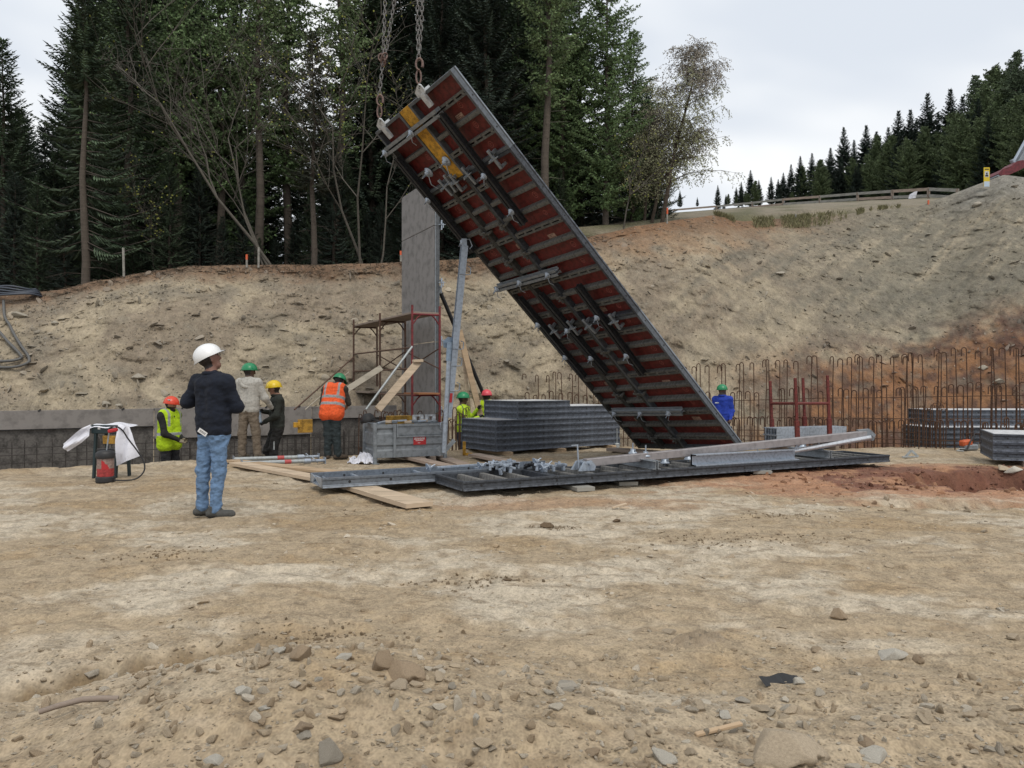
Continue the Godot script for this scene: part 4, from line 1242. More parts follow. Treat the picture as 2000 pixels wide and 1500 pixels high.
func steel_crate():
	var ax := Vector3(0.91, 0, -0.42).normalized()
	var az := Vector3(-ax.z, 0, ax.x)
	var o := Vector3(-2.45, 0, -13.6)
	o.y = ground_y(o.x, 13.6) + 0.0
	var B := Basis(ax, Vector3.UP, az)
	var e := thing("steel_crate", Transform3D(B, o), "galvanised steel transport crate with a red maker's plate", "crate")
	var L := 1.38
	var D := 0.82
	var H := 0.72
	for p in [[0.03, 0], [L - 0.03, 0], [0.03, -D], [L - 0.03, -D]]:
		var q := MB.new()
		q.cbox(Transform3D(Basis(), Vector3(p[0], H * 0.5, p[1] + (-0.03 if p[1] == 0 else 0.03))), Vector3(0.06, H, 0.06), 0.006)
		put("corner_post", q.mesh(), M.galv_dull, e)
		q = MB.new()
		q.bx(p[0] - 0.06, 0.0, p[1] - 0.06, p[0] + 0.06, 0.012, p[1] + 0.06)
		put("foot", q.mesh(), M.galv_dull, e)
	# corrugated walls: profile in (out, up)
	var prof := [[0.0, 0.10], [0.0, 0.22], [0.025, 0.25], [0.025, 0.30], [0.0, 0.33], [0.0, 0.52], [0.025, 0.55], [0.025, 0.60], [0.0, 0.63], [0.0, 0.70]]
	for w in [[Vector3(0.06, 0, -0.03), Vector3(L - 0.06, 0, -0.03), Vector3(0, 0, 1)], [Vector3(0.03, 0, -D + 0.05), Vector3(0.03, 0, -0.06), Vector3(-1, 0, 0)], [Vector3(L - 0.03, 0, -0.06), Vector3(L - 0.03, 0, -D + 0.05), Vector3(1, 0, 0)], [Vector3(L - 0.06, 0, -D + 0.03), Vector3(0.06, 0, -D + 0.03), Vector3(0, 0, -1)]]:
		var q := MB.new()
		for i in prof.size() - 1:
			var a: Array = prof[i]
			var b: Array = prof[i + 1]
			q.quad(w[0] - w[2] * a[0] + Vector3(0, a[1], 0), w[1] - w[2] * a[0] + Vector3(0, a[1], 0), w[1] - w[2] * b[0] + Vector3(0, b[1], 0), w[0] - w[2] * b[0] + Vector3(0, b[1], 0))
			q.quad(w[1] - w[2] * (a[0] + 0.006) + Vector3(0, a[1], 0), w[0] - w[2] * (a[0] + 0.006) + Vector3(0, a[1], 0), w[0] - w[2] * (b[0] + 0.006) + Vector3(0, b[1], 0), w[1] - w[2] * (b[0] + 0.006) + Vector3(0, b[1], 0))
		put("side_wall", q.mesh(), M.galv_dull, e)
	var q2 := MB.new()
	q2.bx(0.06, 0.10, -D + 0.06, L - 0.06, 0.125, -0.06)
	put("floor_plate", q2.mesh(), M.galv_dull, e)
	q2 = MB.new()      # hinged loading flap on the long side
	q2.bx(0.42, 0.46, -0.028, L - 0.08, 0.49, 0.004)
	q2.bx(0.42, 0.49, -0.028, 0.45, 0.70, 0.004)
	q2.bx(0.45, 0.66, -0.028, L - 0.08, 0.70, 0.012)
	q2.bx(0.45, 0.50, -0.028, L - 0.08, 0.655, -0.012)
	put("loading_flap", q2.mesh(), M.galv_dull, e)
	q2 = MB.new()
	q2.bx(0.36, 0.10, -0.028, 0.41, 0.70, 0.002)
	put("upright_stiffener", q2.mesh(), M.galv_dull, e)
	q2 = MB.new()
	q2.tube(PackedVector3Array([Vector3(L - 0.08, 0.72, 0.0), Vector3(L - 0.14, 0.71, 0.03), Vector3(L - 0.14, 0.60, 0.03), Vector3(L - 0.08, 0.58, 0.0)]), 0.009, 6)
	put("handle", q2.mesh(), M.galv, e)
	q2 = MB.new()
	q2.box(Transform3D(Basis(), Vector3(0.86, 0.39, -0.026)), Vector3(0.24, 0.15, 0.006))
	var pl := put("maker_plate", q2.mesh(), M.red_sign, e)
	pl.set_meta("label", "red plate lettered RINGER")
	put("lettering", text_mesh("RINGER", 0.040, 0.002, true), M.text_white, pl, Transform3D(Basis(Vector3(1, 0, 0), Vector3(0.18, 1, 0), Vector3(0, 0, 1)), Vector3(0.855, 0.425, -0.0225)))
	q2 = MB.new()
	q2.bx(0.78, 0.386, -0.023, 0.93, 0.394, -0.0215)
	q2.bx(0.82, 0.345, -0.023, 0.87, 0.351, -0.0215)
	put("small_print", q2.mesh(), M.text_white, pl)
	# what lies in and on it
	var top := o + B * Vector3(0, 0.72, 0)
	var c := MB.new()
	c.lathe([[0.0, 0.15], [0.06, 0.145], [0.105, 0.11], [0.13, 0.05], [0.135, 0.0], [0.12, -0.01]], 14, Transform3D(Basis().scaled(Vector3(1.05, 1.05, 0.8)), Vector3()))
	c.box(Transform3D(Basis(Vector3(0, 0, 1), -0.5), Vector3(0.14, 0.0, 0.02)), Vector3(0.16, 0.02, 0.14))
	tag(put("black_cap", c.mesh(), M.black, self, Transform3D(Basis(Vector3(0, 0, 1), 0.2), top + B * Vector3(0.0, 0.012, -0.38))), "black cap hung over the steel crate's left corner", "cap")
	c = MB.new()
	c.cbox(Transform3D(Basis(Vector3(1, 0, 0), 0.25), Vector3(0, 0.0, 0)), Vector3(0.46, 0.26, 0.03), 0.004)
	c.cbox(Transform3D(Basis(), Vector3(0.26, 0.02, 0.02)), Vector3(0.10, 0.20, 0.04), 0.004)
	tag(put("yellow_board", c.mesh(), M.ochre_ply, self, Transform3D(B, top + B * Vector3(0.62, -0.02, -0.62))), "yellow plywood board standing in the steel crate", "board")
	var rr := RandomNumberGenerator.new()
	rr.seed = 4
	for i in 9:
		c = MB.new()
		if i % 3 == 0: c.beam(Vector3(-0.14, 0, 0), Vector3(0.14, 0.02, 0), 0.05, 0.03, Vector3.UP, 0.004)
		else: c.cbox(Transform3D(), Vector3(0.12, 0.05, 0.08), 0.008)
		var w := put("clamp_part", c.mesh(), [M.galv, M.wood_pale, M.galv_dull][i % 3], self, Transform3D(B * Basis(Vector3.UP, rr.randf_range(-1, 1)), top + B * Vector3(0.22 + 0.12 * i, 0.0 + 0.01 * (i % 2), -0.22 - 0.05 * (i % 4))))
		tag(w, "small steel or wooden fitting heaped in the crate's open top", "fitting", "fittings in the crate")
	c = MB.new()
	for e2 in [[-0.07, 0], [0.07, 0], [0, 1], [0, -1]]:
		if e2[1] == 0: c.bx(e2[0] - 0.03, -0.07, -0.03, e2[0] + 0.03, 0.07, 0.03)
		else: c.bx(-0.04, e2[1] * 0.055 - 0.015, -0.03, 0.04, e2[1] * 0.055 + 0.015, 0.03)
	for i in 2:
		var w := put("spacer_block", c.mesh(), M.white_paint, self, Transform3D(B, top + B * Vector3(0.98 if i == 0 else 1.22, 0.05, -0.5)))
		tag(w, ["pale block with a round hole, left of the pair on the crate", "pale block with a hole, right of the pair on the crate"][i], "block", "pale blocks on the crate")
	# timber under the crate
	for i in 2:
		c = MB.new()
		c.cbox(Transform3D(Basis(), Vector3(0, 0.05, -0.4)), Vector3(0.10, 0.09, 0.9), 0.005)
		tag(put("crate_timber", c.mesh(), M.wood_old, self, Transform3D(B, o + B * Vector3(0.9 + i * 0.2, 0.003, 0))), ["short timber under the crate, nearer its middle", "short timber under the crate, nearer its right foot"][i], "timber", "timbers under the crate")

func long_shutter():
	# row of grey shutter panels on the far side of the trench, dark wall below them
	var a := Vector3(-11.9, 0, -13.4)
	var b := Vector3(-2.85, 0, -19.0)
	var ax := (b - a).normalized()
	var az := Vector3(-ax.z, 0, ax.x)
	var B := Basis(ax, Vector3.UP, az)
	var L := a.distance_to(b)
	var k := 0
	for s in [[0.0, 0.21, 0.47, 0.90], [0.21, 0.485, 0.53, 0.895], [0.485, 0.66, 0.26, 0.905], [0.66, 0.80, 0.25, 0.89], [0.80, 1.0, 0.60, 0.885]]:
		var e := thing("shutter_panel", Transform3D(B, a + ax * L * s[0]), ["leftmost grey shutter panel along the trench, cut by the picture's edge", "grey shutter panel behind the cloth-covered table", "deep grey shutter panel behind the red-helmeted worker", "deep grey shutter panel behind the yellow-helmeted worker", "shallow grey shutter panel at the trench's right end, behind the orange vest"][k], "shutter panel", "grey shutter panels along the trench")
		var W: float = L * (s[1] - s[0])
		var q := MB.new()
		q.cbox(Transform3D(Basis(), Vector3(W / 2, (s[2] + s[3]) / 2, 0)), Vector3(W - 0.014, s[3] - s[2], 0.02), 0.003)
		put("plywood_sheet", q.mesh(), M.face_warm, e)
		q = MB.new()
		q.bx(0.004, s[2] - 0.01, -0.13, W - 0.004, s[2] + 0.05, -0.012)
		q.bx(0.004, s[3] - 0.055, -0.13, W - 0.004, s[3] - 0.005, -0.012)
		put("rail", q.mesh(), M.frame, e)
		q = MB.new()
		for t in [0.3, 0.8]: q.box(Transform3D(Basis(Vector3(0, 0, 1), 0.7), Vector3(W * t, s[3], 0.005)), Vector3(0.06, 0.03, 0.03))
		put("edge_clip", q.mesh(), M.steel_dark, e)
		q = MB.new()
		q.cbox(Transform3D(Basis(), Vector3(W / 2, (s[2] - 0.75) / 2, -0.07)), Vector3(W - 0.02, s[2] + 0.73, 0.03), 0.003)
		put("lower_sheet", q.mesh(), M.concrete, e)
		k += 1
	# mesh reinforcement before the shutter
	var c := thing("rebar_cage", Transform3D(B, a + az * 0.42 + Vector3(0, -0.66, 0)), "grid of dark reinforcing bars standing in the trench before the shutter", "rebar")
	var rr := RandomNumberGenerator.new()
	rr.seed = 12
	var x := 0.4
	while x < L - 0.1:
		var h := rr.randf_range(0.95, 1.05) - (0.14 if x / L > 0.45 and x / L < 0.8 else 0.0)
		var q := MB.new()
		q.cyl(Vector3.ZERO, Vector3(rr.randf_range(-0.01, 0.01), h, 0), 0.010, 0.010, 6)
		if rr.randf() < 0.25: q.cyl(Vector3(0.02, 0, 0.02), Vector3(0.02, h - 0.04, 0.02), 0.014, 0.014, 6)
		put("bar", q.mesh(), M.rebar_dark, c, Transform3D(Basis(), Vector3(x, 0, rr.randf_range(-0.02, 0.02))))
		x += rr.randf_range(0.11, 0.17) if x / L > 0.62 else rr.randf_range(0.16, 0.26)
	for y in [0.12, 0.27, 0.42, 0.58, 0.73, 0.86]:
		for h in 3:
			var q := MB.new()
			q.cyl(Vector3(L * h / 3.0, y + rr.randf_range(-0.015, 0.015), 0.02), Vector3(L * (h + 1) / 3.0, y + rr.randf_range(-0.015, 0.015), 0.02), 0.008, 0.008, 6)
			put("bar", q.mesh(), M.rebar_dark, c)
	# yellow form plate hooked on the shutter
	var yp := thing("yellow_form_plate", Transform3D(B, at(596, 832, 16.6)), "square yellow plate with a stepped side, hooked before the shutter", "plate")
	var q3 := MB.new()
	q3.cbox(Transform3D(), Vector3(0.32, 0.29, 0.02), 0.003)
	put("plate", q3.mesh(), M.ochre_ply, yp)
	q3 = MB.new()
	q3.cbox(Transform3D(Basis(), Vector3(-0.19, 0.03, 0.02)), Vector3(0.14, 0.11, 0.05), 0.005)
	put("side_lug", q3.mesh(), M.yellow, yp)

func starter_bars():
	# hooked starter bars in the foundations
	var rr := RandomNumberGenerator.new()
	rr.seed = 21
	var rows := [
		["tall back row of hooked starter bars in front of the slope", [[1030, 22.0, 731], [1190, 21.3, 728], [1330, 20.6, 716], [1460, 19.8, 709], [1600, 19.0, 698], [1740, 18.2, 692], [1870, 17.4, 683], [2060, 16.4, 672]], 14.5, 1],
		["middle row of hooked starter bars, half the height of the back row", [[1036, 20.6, 769], [1190, 20.0, 767], [1400, 19.2, 764], [1600, 18.2, 757], [1740, 17.6, 757], [1900, 16.9, 753], [2060, 16.0, 750]], 14.0, 2],
		["low front row of hooked starter bars beside the steel beams", [[1440, 18.2, 816], [1600, 17.6, 817], [1740, 16.9, 819], [1900, 16.2, 822], [2060, 15.6, 824]], 13.0, 3]]
	for r in rows:
		var t: Array = r[1]
		var p0: float = t[0][0]
		var d0: float = t[0][1]
		var base := at(p0, 750, d0)
		base.y = -0.65
		var e := thing("starter_bar_row", Transform3D(Basis(), base), r[0], "rebar", "rows of hooked starter bars")
		var px := p0
		while px < t[t.size() - 1][0]:
			var d := table(t, px, 1) + rr.randf_range(-0.12, 0.12)
			var top := at(px, table(t, px, 2) + rr.randf_range(-5, 4), d)
			var foot := Vector3(top.x + rr.randf_range(-0.03, 0.03), maxf(ground_y(top.x, d) - 0.05, -0.65), top.z)
			var H := top.y - foot.y
			var key := "hook%d" % int(H * 20.0)
			if not cache.has(key):
				var q := MB.new()
				var R := 0.055
				var pts := PackedVector3Array([Vector3(0, 0, 0), Vector3(0, H * 0.5, 0), Vector3(0, H - R, 0)])
				for i in 7: pts.append(Vector3(-R + R * cos(PI * (i + 1) / 7.0), H - R + R * sin(PI * (i + 1) / 7.0), 0))
				pts.append(Vector3(-2 * R, H - R - 0.14, 0))
				q.tube(pts, 0.0125, 5)
				cache[key] = q.mesh()
			put("bar", cache[key], M.rust, e, Transform3D(Basis(Vector3.UP, rr.randf_range(-0.9, 0.5)) * Basis(Vector3(0, 0, 1), rr.randf_range(-0.028, 0.028)) * Basis(Vector3(1, 0, 0), rr.randf_range(-0.03, 0.03)), foot - base))
			px += r[2] * rr.randf_range(0.5, 1.6)
		for hh in [0.35, 0.75]:
			var q := MB.new()
			var pts := PackedVector3Array()
			for s in t:
				var p := at(s[0], s[2], s[1])
				pts.append(Vector3(p.x, lerpf(-0.45, p.y, hh * 0.8), p.z + 0.02) - base)
			q.tube(pts, 0.009, 5)
			put("tie_bar", q.mesh(), M.rust, e)
	# tight bundles of straight bars
	var k := 0
	for c in [[1795, 1843, 792, 876, 16.6], [700, 760, 806, 850, 17.6], [760, 865, 806, 850, 17.2], [884, 912, 800, 868, 16.4], [866, 912, 815, 866, 16.8]]:
		var base := at(c[0], c[3], c[4])
		base.y = -0.6
		var e := thing("rebar_bundle", Transform3D(Basis(), base), ["close clump of rusty upright bars left of the stepped stack", "rusty bars rising behind the crate's left end", "rusty bars rising before the standing shutter's foot", "rusty bars between the crate and the big stack", "shorter rusty bars at the crate's right end"][k], "rebar", "clumps of upright rusty bars")
		var px: float = c[0]
		while px < c[1]:
			var top := at(px, c[2] + rr.randf_range(-6, 8), c[4] + rr.randf_range(-0.2, 0.2))
			var q := MB.new()
			var p := top - base
			q.tube(PackedVector3Array([Vector3(p.x, 0, p.z), Vector3(p.x + rr.randf_range(-0.03, 0.03), p.y - 0.05, p.z), Vector3(p.x + 0.02, p.y, p.z), Vector3(p.x + 0.07, p.y, p.z + 0.02), Vector3(p.x + 0.09, p.y - 0.06, p.z + 0.02)]), 0.0115, 5)
			put("bar", q.mesh(), M.rust, e)
			px += rr.randf_range(4.5, 9.0)
		for yy in [0.25, 0.55]:
			var q := MB.new()
			q.cyl(Vector3(0, yy, 0.05), Vector3((c[1] - c[0]) / FOCAL * c[4], yy, 0.05), 0.009, 0.009, 5)
			put("tie_bar", q.mesh(), M.rust, e)
		k += 1

func scaffold():
	var base := Vector3(-2.21, -0.5, -17.0)
	var along := Vector3(-2.11, 0, -3.9).normalized()
	var across := Vector3(0.88, 0, -0.475).normalized()
	var e := thing("scaffold", Transform3D(Basis(), base), "two-bay scaffold of rusty tube frames beside the standing shutter", "scaffold")
	var bay := 2.2
	var Hs := [1.66, 3.46]
	for f in 3:
		var p := along * bay * f
		var m: Material = M.red_paint if f == 0 else M.rust_frame
		var w := across * 0.66
		for s in 2:
			var q := MB.new()
			q.cyl(p + w * s, p + w * s + Vector3(0, 3.66, 0), 0.026, 0.026, 8)
			put("standard", q.mesh(), m, e)
		for h in Hs:
			var q := MB.new()
			q.cyl(p + Vector3(0, h, 0), p + w + Vector3(0, h, 0), 0.024, 0.024, 8)
			for s in 2:
				q.tube(PackedVector3Array([p + w * s + Vector3(0, h - 0.24, 0), p + w * (0.18 if s == 0 else 0.82) + Vector3(0, h - 0.08, 0), p + w * (0.3 if s == 0 else 0.7) + Vector3(0, h - 0.01, 0)]), 0.017, 6)
			put("transom", q.mesh(), m, e)
	for f in 2:
		var p := along * bay * f
		var p2 := along * bay * (f + 1)
		for h in [2.25, 2.72]:
			var q := MB.new()
			q.cyl(p + Vector3(0, h, 0), p2 + Vector3(0, h, 0), 0.020, 0.020, 7)
			put("ledger", q.mesh(), M.rust_frame, e)
		var q2 := MB.new()
		q2.cyl(p + across * 0.66 + Vector3(0, 2.25, 0), p2 + across * 0.66 + Vector3(0, 2.72, 0), 0.016, 0.016, 6)
		q2.cyl(p + across * 0.66 + Vector3(0, 2.72, 0), p2 + across * 0.66 + Vector3(0, 2.25, 0), 0.016, 0.016, 6)
		put("brace", q2.mesh(), M.rust_frame, e)
		q2 = MB.new()
		q2.beam(p + across * 0.33 + Vector3(0, Hs[1] + 0.035, 0), p2 + across * 0.33 + Vector3(0, Hs[1] + 0.035, 0), 0.62, 0.045, Vector3.UP, 0.004)
		put("deck_board", q2.mesh(), M.wood_old, e)
		if f == 1:
			q2 = MB.new()
			q2.beam(p + along * 0.9 + across * 0.33 + Vector3(0, Hs[0] + 0.035, 0), p2 + across * 0.33 + Vector3(0, Hs[0] + 0.035, 0), 0.6, 0.045, Vector3.UP, 0.004)
			put("deck_board", q2.mesh(), M.wood_old, e)
		else:
			q2 = MB.new()
			q2.beam(p - along * 0.2 + across * 0.33 + Vector3(0, Hs[0] + 0.035, 0), p + along * 0.75 + across * 0.33 + Vector3(0, Hs[0] + 0.035, 0), 0.5, 0.04, Vector3.UP, 0.004)
			put("deck_board", q2.mesh(), M.wood_red, e)
			q2 = MB.new()
			q2.cyl(p + Vector3(0, Hs[0], 0), p2 + Vector3(0, Hs[0], 0), 0.022, 0.022, 7)
			put("ledger", q2.mesh(), M.rust_frame, e)
	# struts and boards leaning against it
	var g := "boards leaning against the scaffold"
	lean("leaning_board", at(738, 800, 15.7), at(817, 707, 16.6), 0.16, 0.05, M.wood_pale, "broad pale board leaning steeply against the red scaffold frame", g)
	lean("leaning_board", at(640, 785, 16.5), at(745, 718, 17.2), 0.13, 0.03, M.wood_light, "thin pale board leaning low against the middle scaffold frame", g)
	lean("leaning_pole", at(575, 800, 16.9), at(690, 698, 19.0), 0.035, 0.035, M.rust_frame, "rusty raking tube at the scaffold's left end", "raking tubes of the scaffold", true)
	lean("leaning_pole", at(715, 800, 15.9), at(805, 677, 16.9), 0.05, 0.05, M.galv_pale, "grey raking tube rising to the red scaffold frame", "raking tubes of the scaffold", true)
	lean("leaning_pole", at(596, 800, 16.9), at(682, 726, 18.0), 0.022, 0.022, M.wood_light, "thin pale lath beside the rusty raking tube", "raking tubes of the scaffold", true)
	lean("leaning_board", at(938, 812, 17.3), at(897, 645, 17.2), 0.13, 0.05, M.wood, "yellowish board held upright by the worker in green", g)
	lean("leaning_board", at(916, 800, 17.4), at(905, 690, 17.3), 0.08, 0.04, M.wood_pale, "narrow pale board beside the yellowish one", g)
	var c := MB.new()
	c.cbox(Transform3D(Basis(Vector3.UP, 0.4), Vector3()), Vector3(0.22, 0.06, 0.12), 0.005)
	tag(put("wood_block", c.mesh(), M.wood_pale, self, Transform3D(Basis(Vector3(0, 0, 1), 0.05), at(816, 705, 16.55))), "short wooden block on the head of the broad leaning board", "block")

func lean(called: String, a: Vector3, b: Vector3, w: float, t: float, m: Material, label: String, group: String, round := false):
	var q := MB.new()
	if round: q.cyl(Vector3.ZERO, b - a, w * 0.5, w * 0.5, 8)
	else: q.beam(Vector3.ZERO, b - a, w, t, Vector3(0.3, 0.2, 1).normalized(), 0.004)
	tag(put(called, q.mesh(), m, self, Transform3D(Basis(), a)), label, "board" if not round else "tube", group)

func beam_bundle():
	# ten galvanised channel beams in two layers, seen end-on at the left
	var ax := Vector3(0.93, 0, -0.36).normalized()
	var az := Vector3(-ax.z, 0, ax.x)
	var o := at(1517, 862, 16.2)
	o.y = 0.17
	var B := Basis(ax, Vector3.UP, az)
	var key := MB.new()
	key.extrude(PackedVector2Array([Vector2(0, 0), Vector2(0.075, 0), Vector2(0.075, 0.012), Vector2(0.012, 0.014), Vector2(0.012, 0.138), Vector2(0.075, 0.14), Vector2(0.075, 0.152), Vector2(0, 0.152)]), 0, 1.9, Transform3D(Basis(Vector3(0, 0, -1), Vector3.UP, Vector3(1, 0, 0)), Vector3()))
	var m := key.mesh()
	for r in 2:
		for i in 5:
			var q := put("channel_beam", m, M.galv, self, Transform3D(B, o + B * Vector3(0.02 * sin(i * 3.0), r * 0.155, -i * 0.088)))
			tag(q, "%s galvanised channel beam in the %s layer of the bundle" % [["nearest", "second nearest", "middle", "fourth", "farthest"][i], ["lower", "upper"][r]], "beam", "bundle of galvanised channel beams")
	for t in [0.3, 1.5]:
		var q := MB.new()
		q.cbox(Transform3D(), Vector3(0.1, 0.2, 0.7), 0.005)
		tag(put("bearing_timber", q.mesh(), M.wood_old, self, Transform3D(B, o + B * Vector3(t, -0.102, -0.2))), "%s bearing timber under the channel beam bundle" % ["left" if t < 1 else "right"], "timber", "bearing timbers of the beam bundle")
	# red stacking frame: four posts and a ring of tubes
	var f := thing("red_stacking_frame", Transform3D(Basis(), at(1560, 862, 16.0)), "dark red tube frame with four posts standing round the beam bundle", "frame")
	var o2 := at(1560, 862, 16.0)
	var posts := [[1506, 744, 846, 16.9], [1555, 738, 850, 15.6], [1570, 738, 830, 17.6], [1618, 733, 842, 16.3]]
	var mids := []
	for p in posts:
		var q := MB.new()
		var top := at(p[0] - 2, p[1], p[3]) - o2
		var bot := at(p[0] + 3, p[2], p[3]) - o2
		bot.y = -0.02
		q.beam(bot, top, 0.055, 0.055, Vector3(0, 0, 1), 0.006)
		put("post", q.mesh(), M.red_frame, f)
		q = MB.new()
		q.beam(bot, bot.lerp(top, 0.35), 0.085, 0.085, Vector3(0, 0, 1), 0.006)
		put("post_sleeve", q.mesh(), M.red_frame, f)
		mids.append(at(p[0], 788, p[3]) - o2)
	for c in [[0, 1], [1, 3], [3, 2], [2, 0]]:
		var q := MB.new()
		q.cyl(mids[c[0]], mids[c[1]], 0.03, 0.03, 8)
		put("ring_tube", q.mesh(), M.red_frame, f)

func table_and_sprayer():
	# small folding bench with a sheet of plans over it
	var o := on_ground(216, 932)
	var e := thing("site_table", place(o, -6), "small dark workbench with a white sheet draped over it", "table")
	var q := MB.new()
	q.cbox(Transform3D(Basis(), Vector3(0, 0.72, 0)), Vector3(0.42, 0.13, 0.30), 0.01)
	put("tool_box", q.mesh(), M.petrol, e)
	for x in [-0.15, 0.19]:
		for z in [-0.12, 0.12]:
			q = MB.new()
			q.beam(Vector3(x, 0, z * 1.4), Vector3(x, 0.66, z), 0.035, 0.05, Vector3(0, 0, 1), 0.004)
			put("leg", q.mesh(), M.petrol, e)
	q = MB.new()
	q.cbox(Transform3D(Basis(Vector3(1, 0, 0), 0.1), Vector3(0.1, 0.57, 0.18)), Vector3(0.20, 0.12, 0.02), 0.004)
	put("yellow_tag", q.mesh(), M.ochre_ply, e)
	q = MB.new()
	q.bx(-0.10, 0.72, 0.151, -0.06, 0.77, 0.153)
	put("printed_mark", q.mesh(), M.text_white, e)
	# sheet: a thing of its own, laid over the box and hanging down in front on both sides
	var sh := MB.new()
	var left := [[Vector3(-0.20, 0.795, 0.165), Vector3(-0.21, 0.74, 0.175)], [Vector3(-0.30, 0.74, 0.20), Vector3(-0.17, 0.63, 0.22)], [Vector3(-0.44, 0.62, 0.24), Vector3(-0.28, 0.53, 0.27)], [Vector3(-0.57, 0.51, 0.28), Vector3(-0.49, 0.40, 0.30)]]
	var right := [[Vector3(0.22, 0.75, 0.175), Vector3(0.32, 0.775, 0.05)], [Vector3(0.225, 0.58, 0.20), Vector3(0.40, 0.66, 0.07)], [Vector3(0.235, 0.38, 0.23), Vector3(0.46, 0.50, 0.12)], [Vector3(0.235, 0.19, 0.24), Vector3(0.55, 0.335, 0.15)]]
	for run in [left, right]:
		for i in 18:
			for j in 6:
				var pp := []
				for c in [[0, 0], [1, 0], [1, 1], [0, 1]]:
					var t: float = (i + c[0]) / 18.0 * 3.0
					var k := int(minf(t, 2.0))
					var a: Vector3 = run[k][0].lerp(run[k + 1][0], t - k)
					var b: Vector3 = run[k][1].lerp(run[k + 1][1], t - k)
					var v: float = (j + c[1]) / 6.0
					pp.append(a.lerp(b, v) + Vector3(0, 0, 0.03 * sin(v * 7.0 + t * 1.4) * minf(t, 1.0)))
				sh.quad(pp[0], pp[1], pp[2], pp[3])
	for i in 12:
		for j in 6:
			var pp := []
			for c in [[0, 0], [1, 0], [1, 1], [0, 1]]:
				var u: float = (i + c[0]) / 12.0
				var v: float = (j + c[1]) / 6.0
				pp.append(Vector3(lerpf(-0.24, 0.30, u), 0.80 + 0.012 * sin(u * 9.0 + v * 4.0) - 0.04 * pow(absf(u * 2 - 1), 4.0) - 0.05 * smooth(0.85, 1.0, 1.0 - v), lerpf(0.17, -0.22, v)))
			sh.quad(pp[0], pp[1], pp[2], pp[3])
	tag(put("white_sheet", sh.mesh(), M.white_sheet, self, place(o, -6)), "white paper plan draped like a cloth over the small workbench", "sheet")
	# concrete sprayer can
	var p := on_ground(206, 942)
	var s := thing("pressure_sprayer", place(p, 20), "red and white pressure sprayer can with a black base on the ground", "sprayer")
	q = MB.new()
	q.lathe([[0.0, 0.0], [0.125, 0.0], [0.13, 0.01], [0.13, 0.07], [0.12, 0.085], [0.0, 0.085]], 20, Transform3D())
	put("base_ring", q.mesh(), M.rubber, s)
	q = MB.new()
	q.col = Color(0.42, 0.05, 0.05)
	q.lathe([[0.11, 0.08], [0.112, 0.12], [0.112, 0.20]], 20, Transform3D())
	q.col = Color(0.34, 0.24, 0.21)
	q.lathe([[0.112, 0.20], [0.112, 0.33], [0.108, 0.36]], 20, Transform3D())
	put("tank", q.mesh(), M.plastic_worn, s)
	q = MB.new()
	for i in 7:
		var t := -1.9 + i * 0.12
		q.quad(Vector3(0.1135 * cos(-t), 0.19, 0.1135 * sin(-t)), Vector3(0.1135 * cos(-t - 0.12), 0.19, 0.1135 * sin(-t - 0.12)), Vector3(0.1135 * cos(-t - 0.12), 0.22 + 0.012 * (i % 3) + 0.015 * (6 - i), 0.1135 * sin(-t - 0.12)), Vector3(0.1135 * cos(-t), 0.22 + 0.015 * (7 - i), 0.1135 * sin(-t)))
	put("red_label", q.mesh(), M.red_sign, s)
	q = MB.new()
	q.lathe([[0.125, 0.34], [0.13, 0.36], [0.13, 0.41], [0.10, 0.45], [0.05, 0.46], [0.0, 0.46]], 18, Transform3D())
	q.cbox(Transform3D(Basis(), Vector3(0, 0.46, 0)), Vector3(0.22, 0.04, 0.05), 0.008)
	put("pump_head", q.mesh(), M.rubber, s)
	q = MB.new()
	q.cyl(Vector3(0.02, 0.44, 0.05), Vector3(0.06, 0.72, 0.10), 0.010, 0.010, 7)
	put("lance", q.mesh(), M.galv, s)
	q = MB.new()
	q.cbox(Transform3D(Basis(Vector3(0, 0, 1), 0.2), Vector3(0.11, 0.74, 0.12)), Vector3(0.13, 0.05, 0.06), 0.012)
	put("spray_grip", q.mesh(), M.red_sign, s)
	q = MB.new()
	var pts := PackedVector3Array()
	for c in [[0.05, 0.76, 0.12], [0.13, 0.80, 0.10], [0.22, 0.74, 0.06], [0.30, 0.60, 0.03], [0.42, 0.42, 0.02], [0.50, 0.26, 0.03], [0.50, 0.14, 0.05], [0.42, 0.05, 0.08], [0.30, 0.025, 0.10], [0.12, 0.03, 0.08]]: pts.append(Vector3(c[0], c[1], c[2]))
	var cv := Curve3D.new()
	for c in pts: cv.add_point(c)
	var fine := PackedVector3Array()
	for i in 40:
		var t := i / 39.0 * 9.0
		var a := int(minf(t, 8.0))
		var f := t - a
		fine.append(pts[a].cubic_interpolate(pts[mini(a + 1, 9)], pts[maxi(a - 1, 0)], pts[mini(a + 2, 9)], f))
	q.tube(fine, 0.011, 7)
	put("hose", q.mesh(), M.rubber, s)

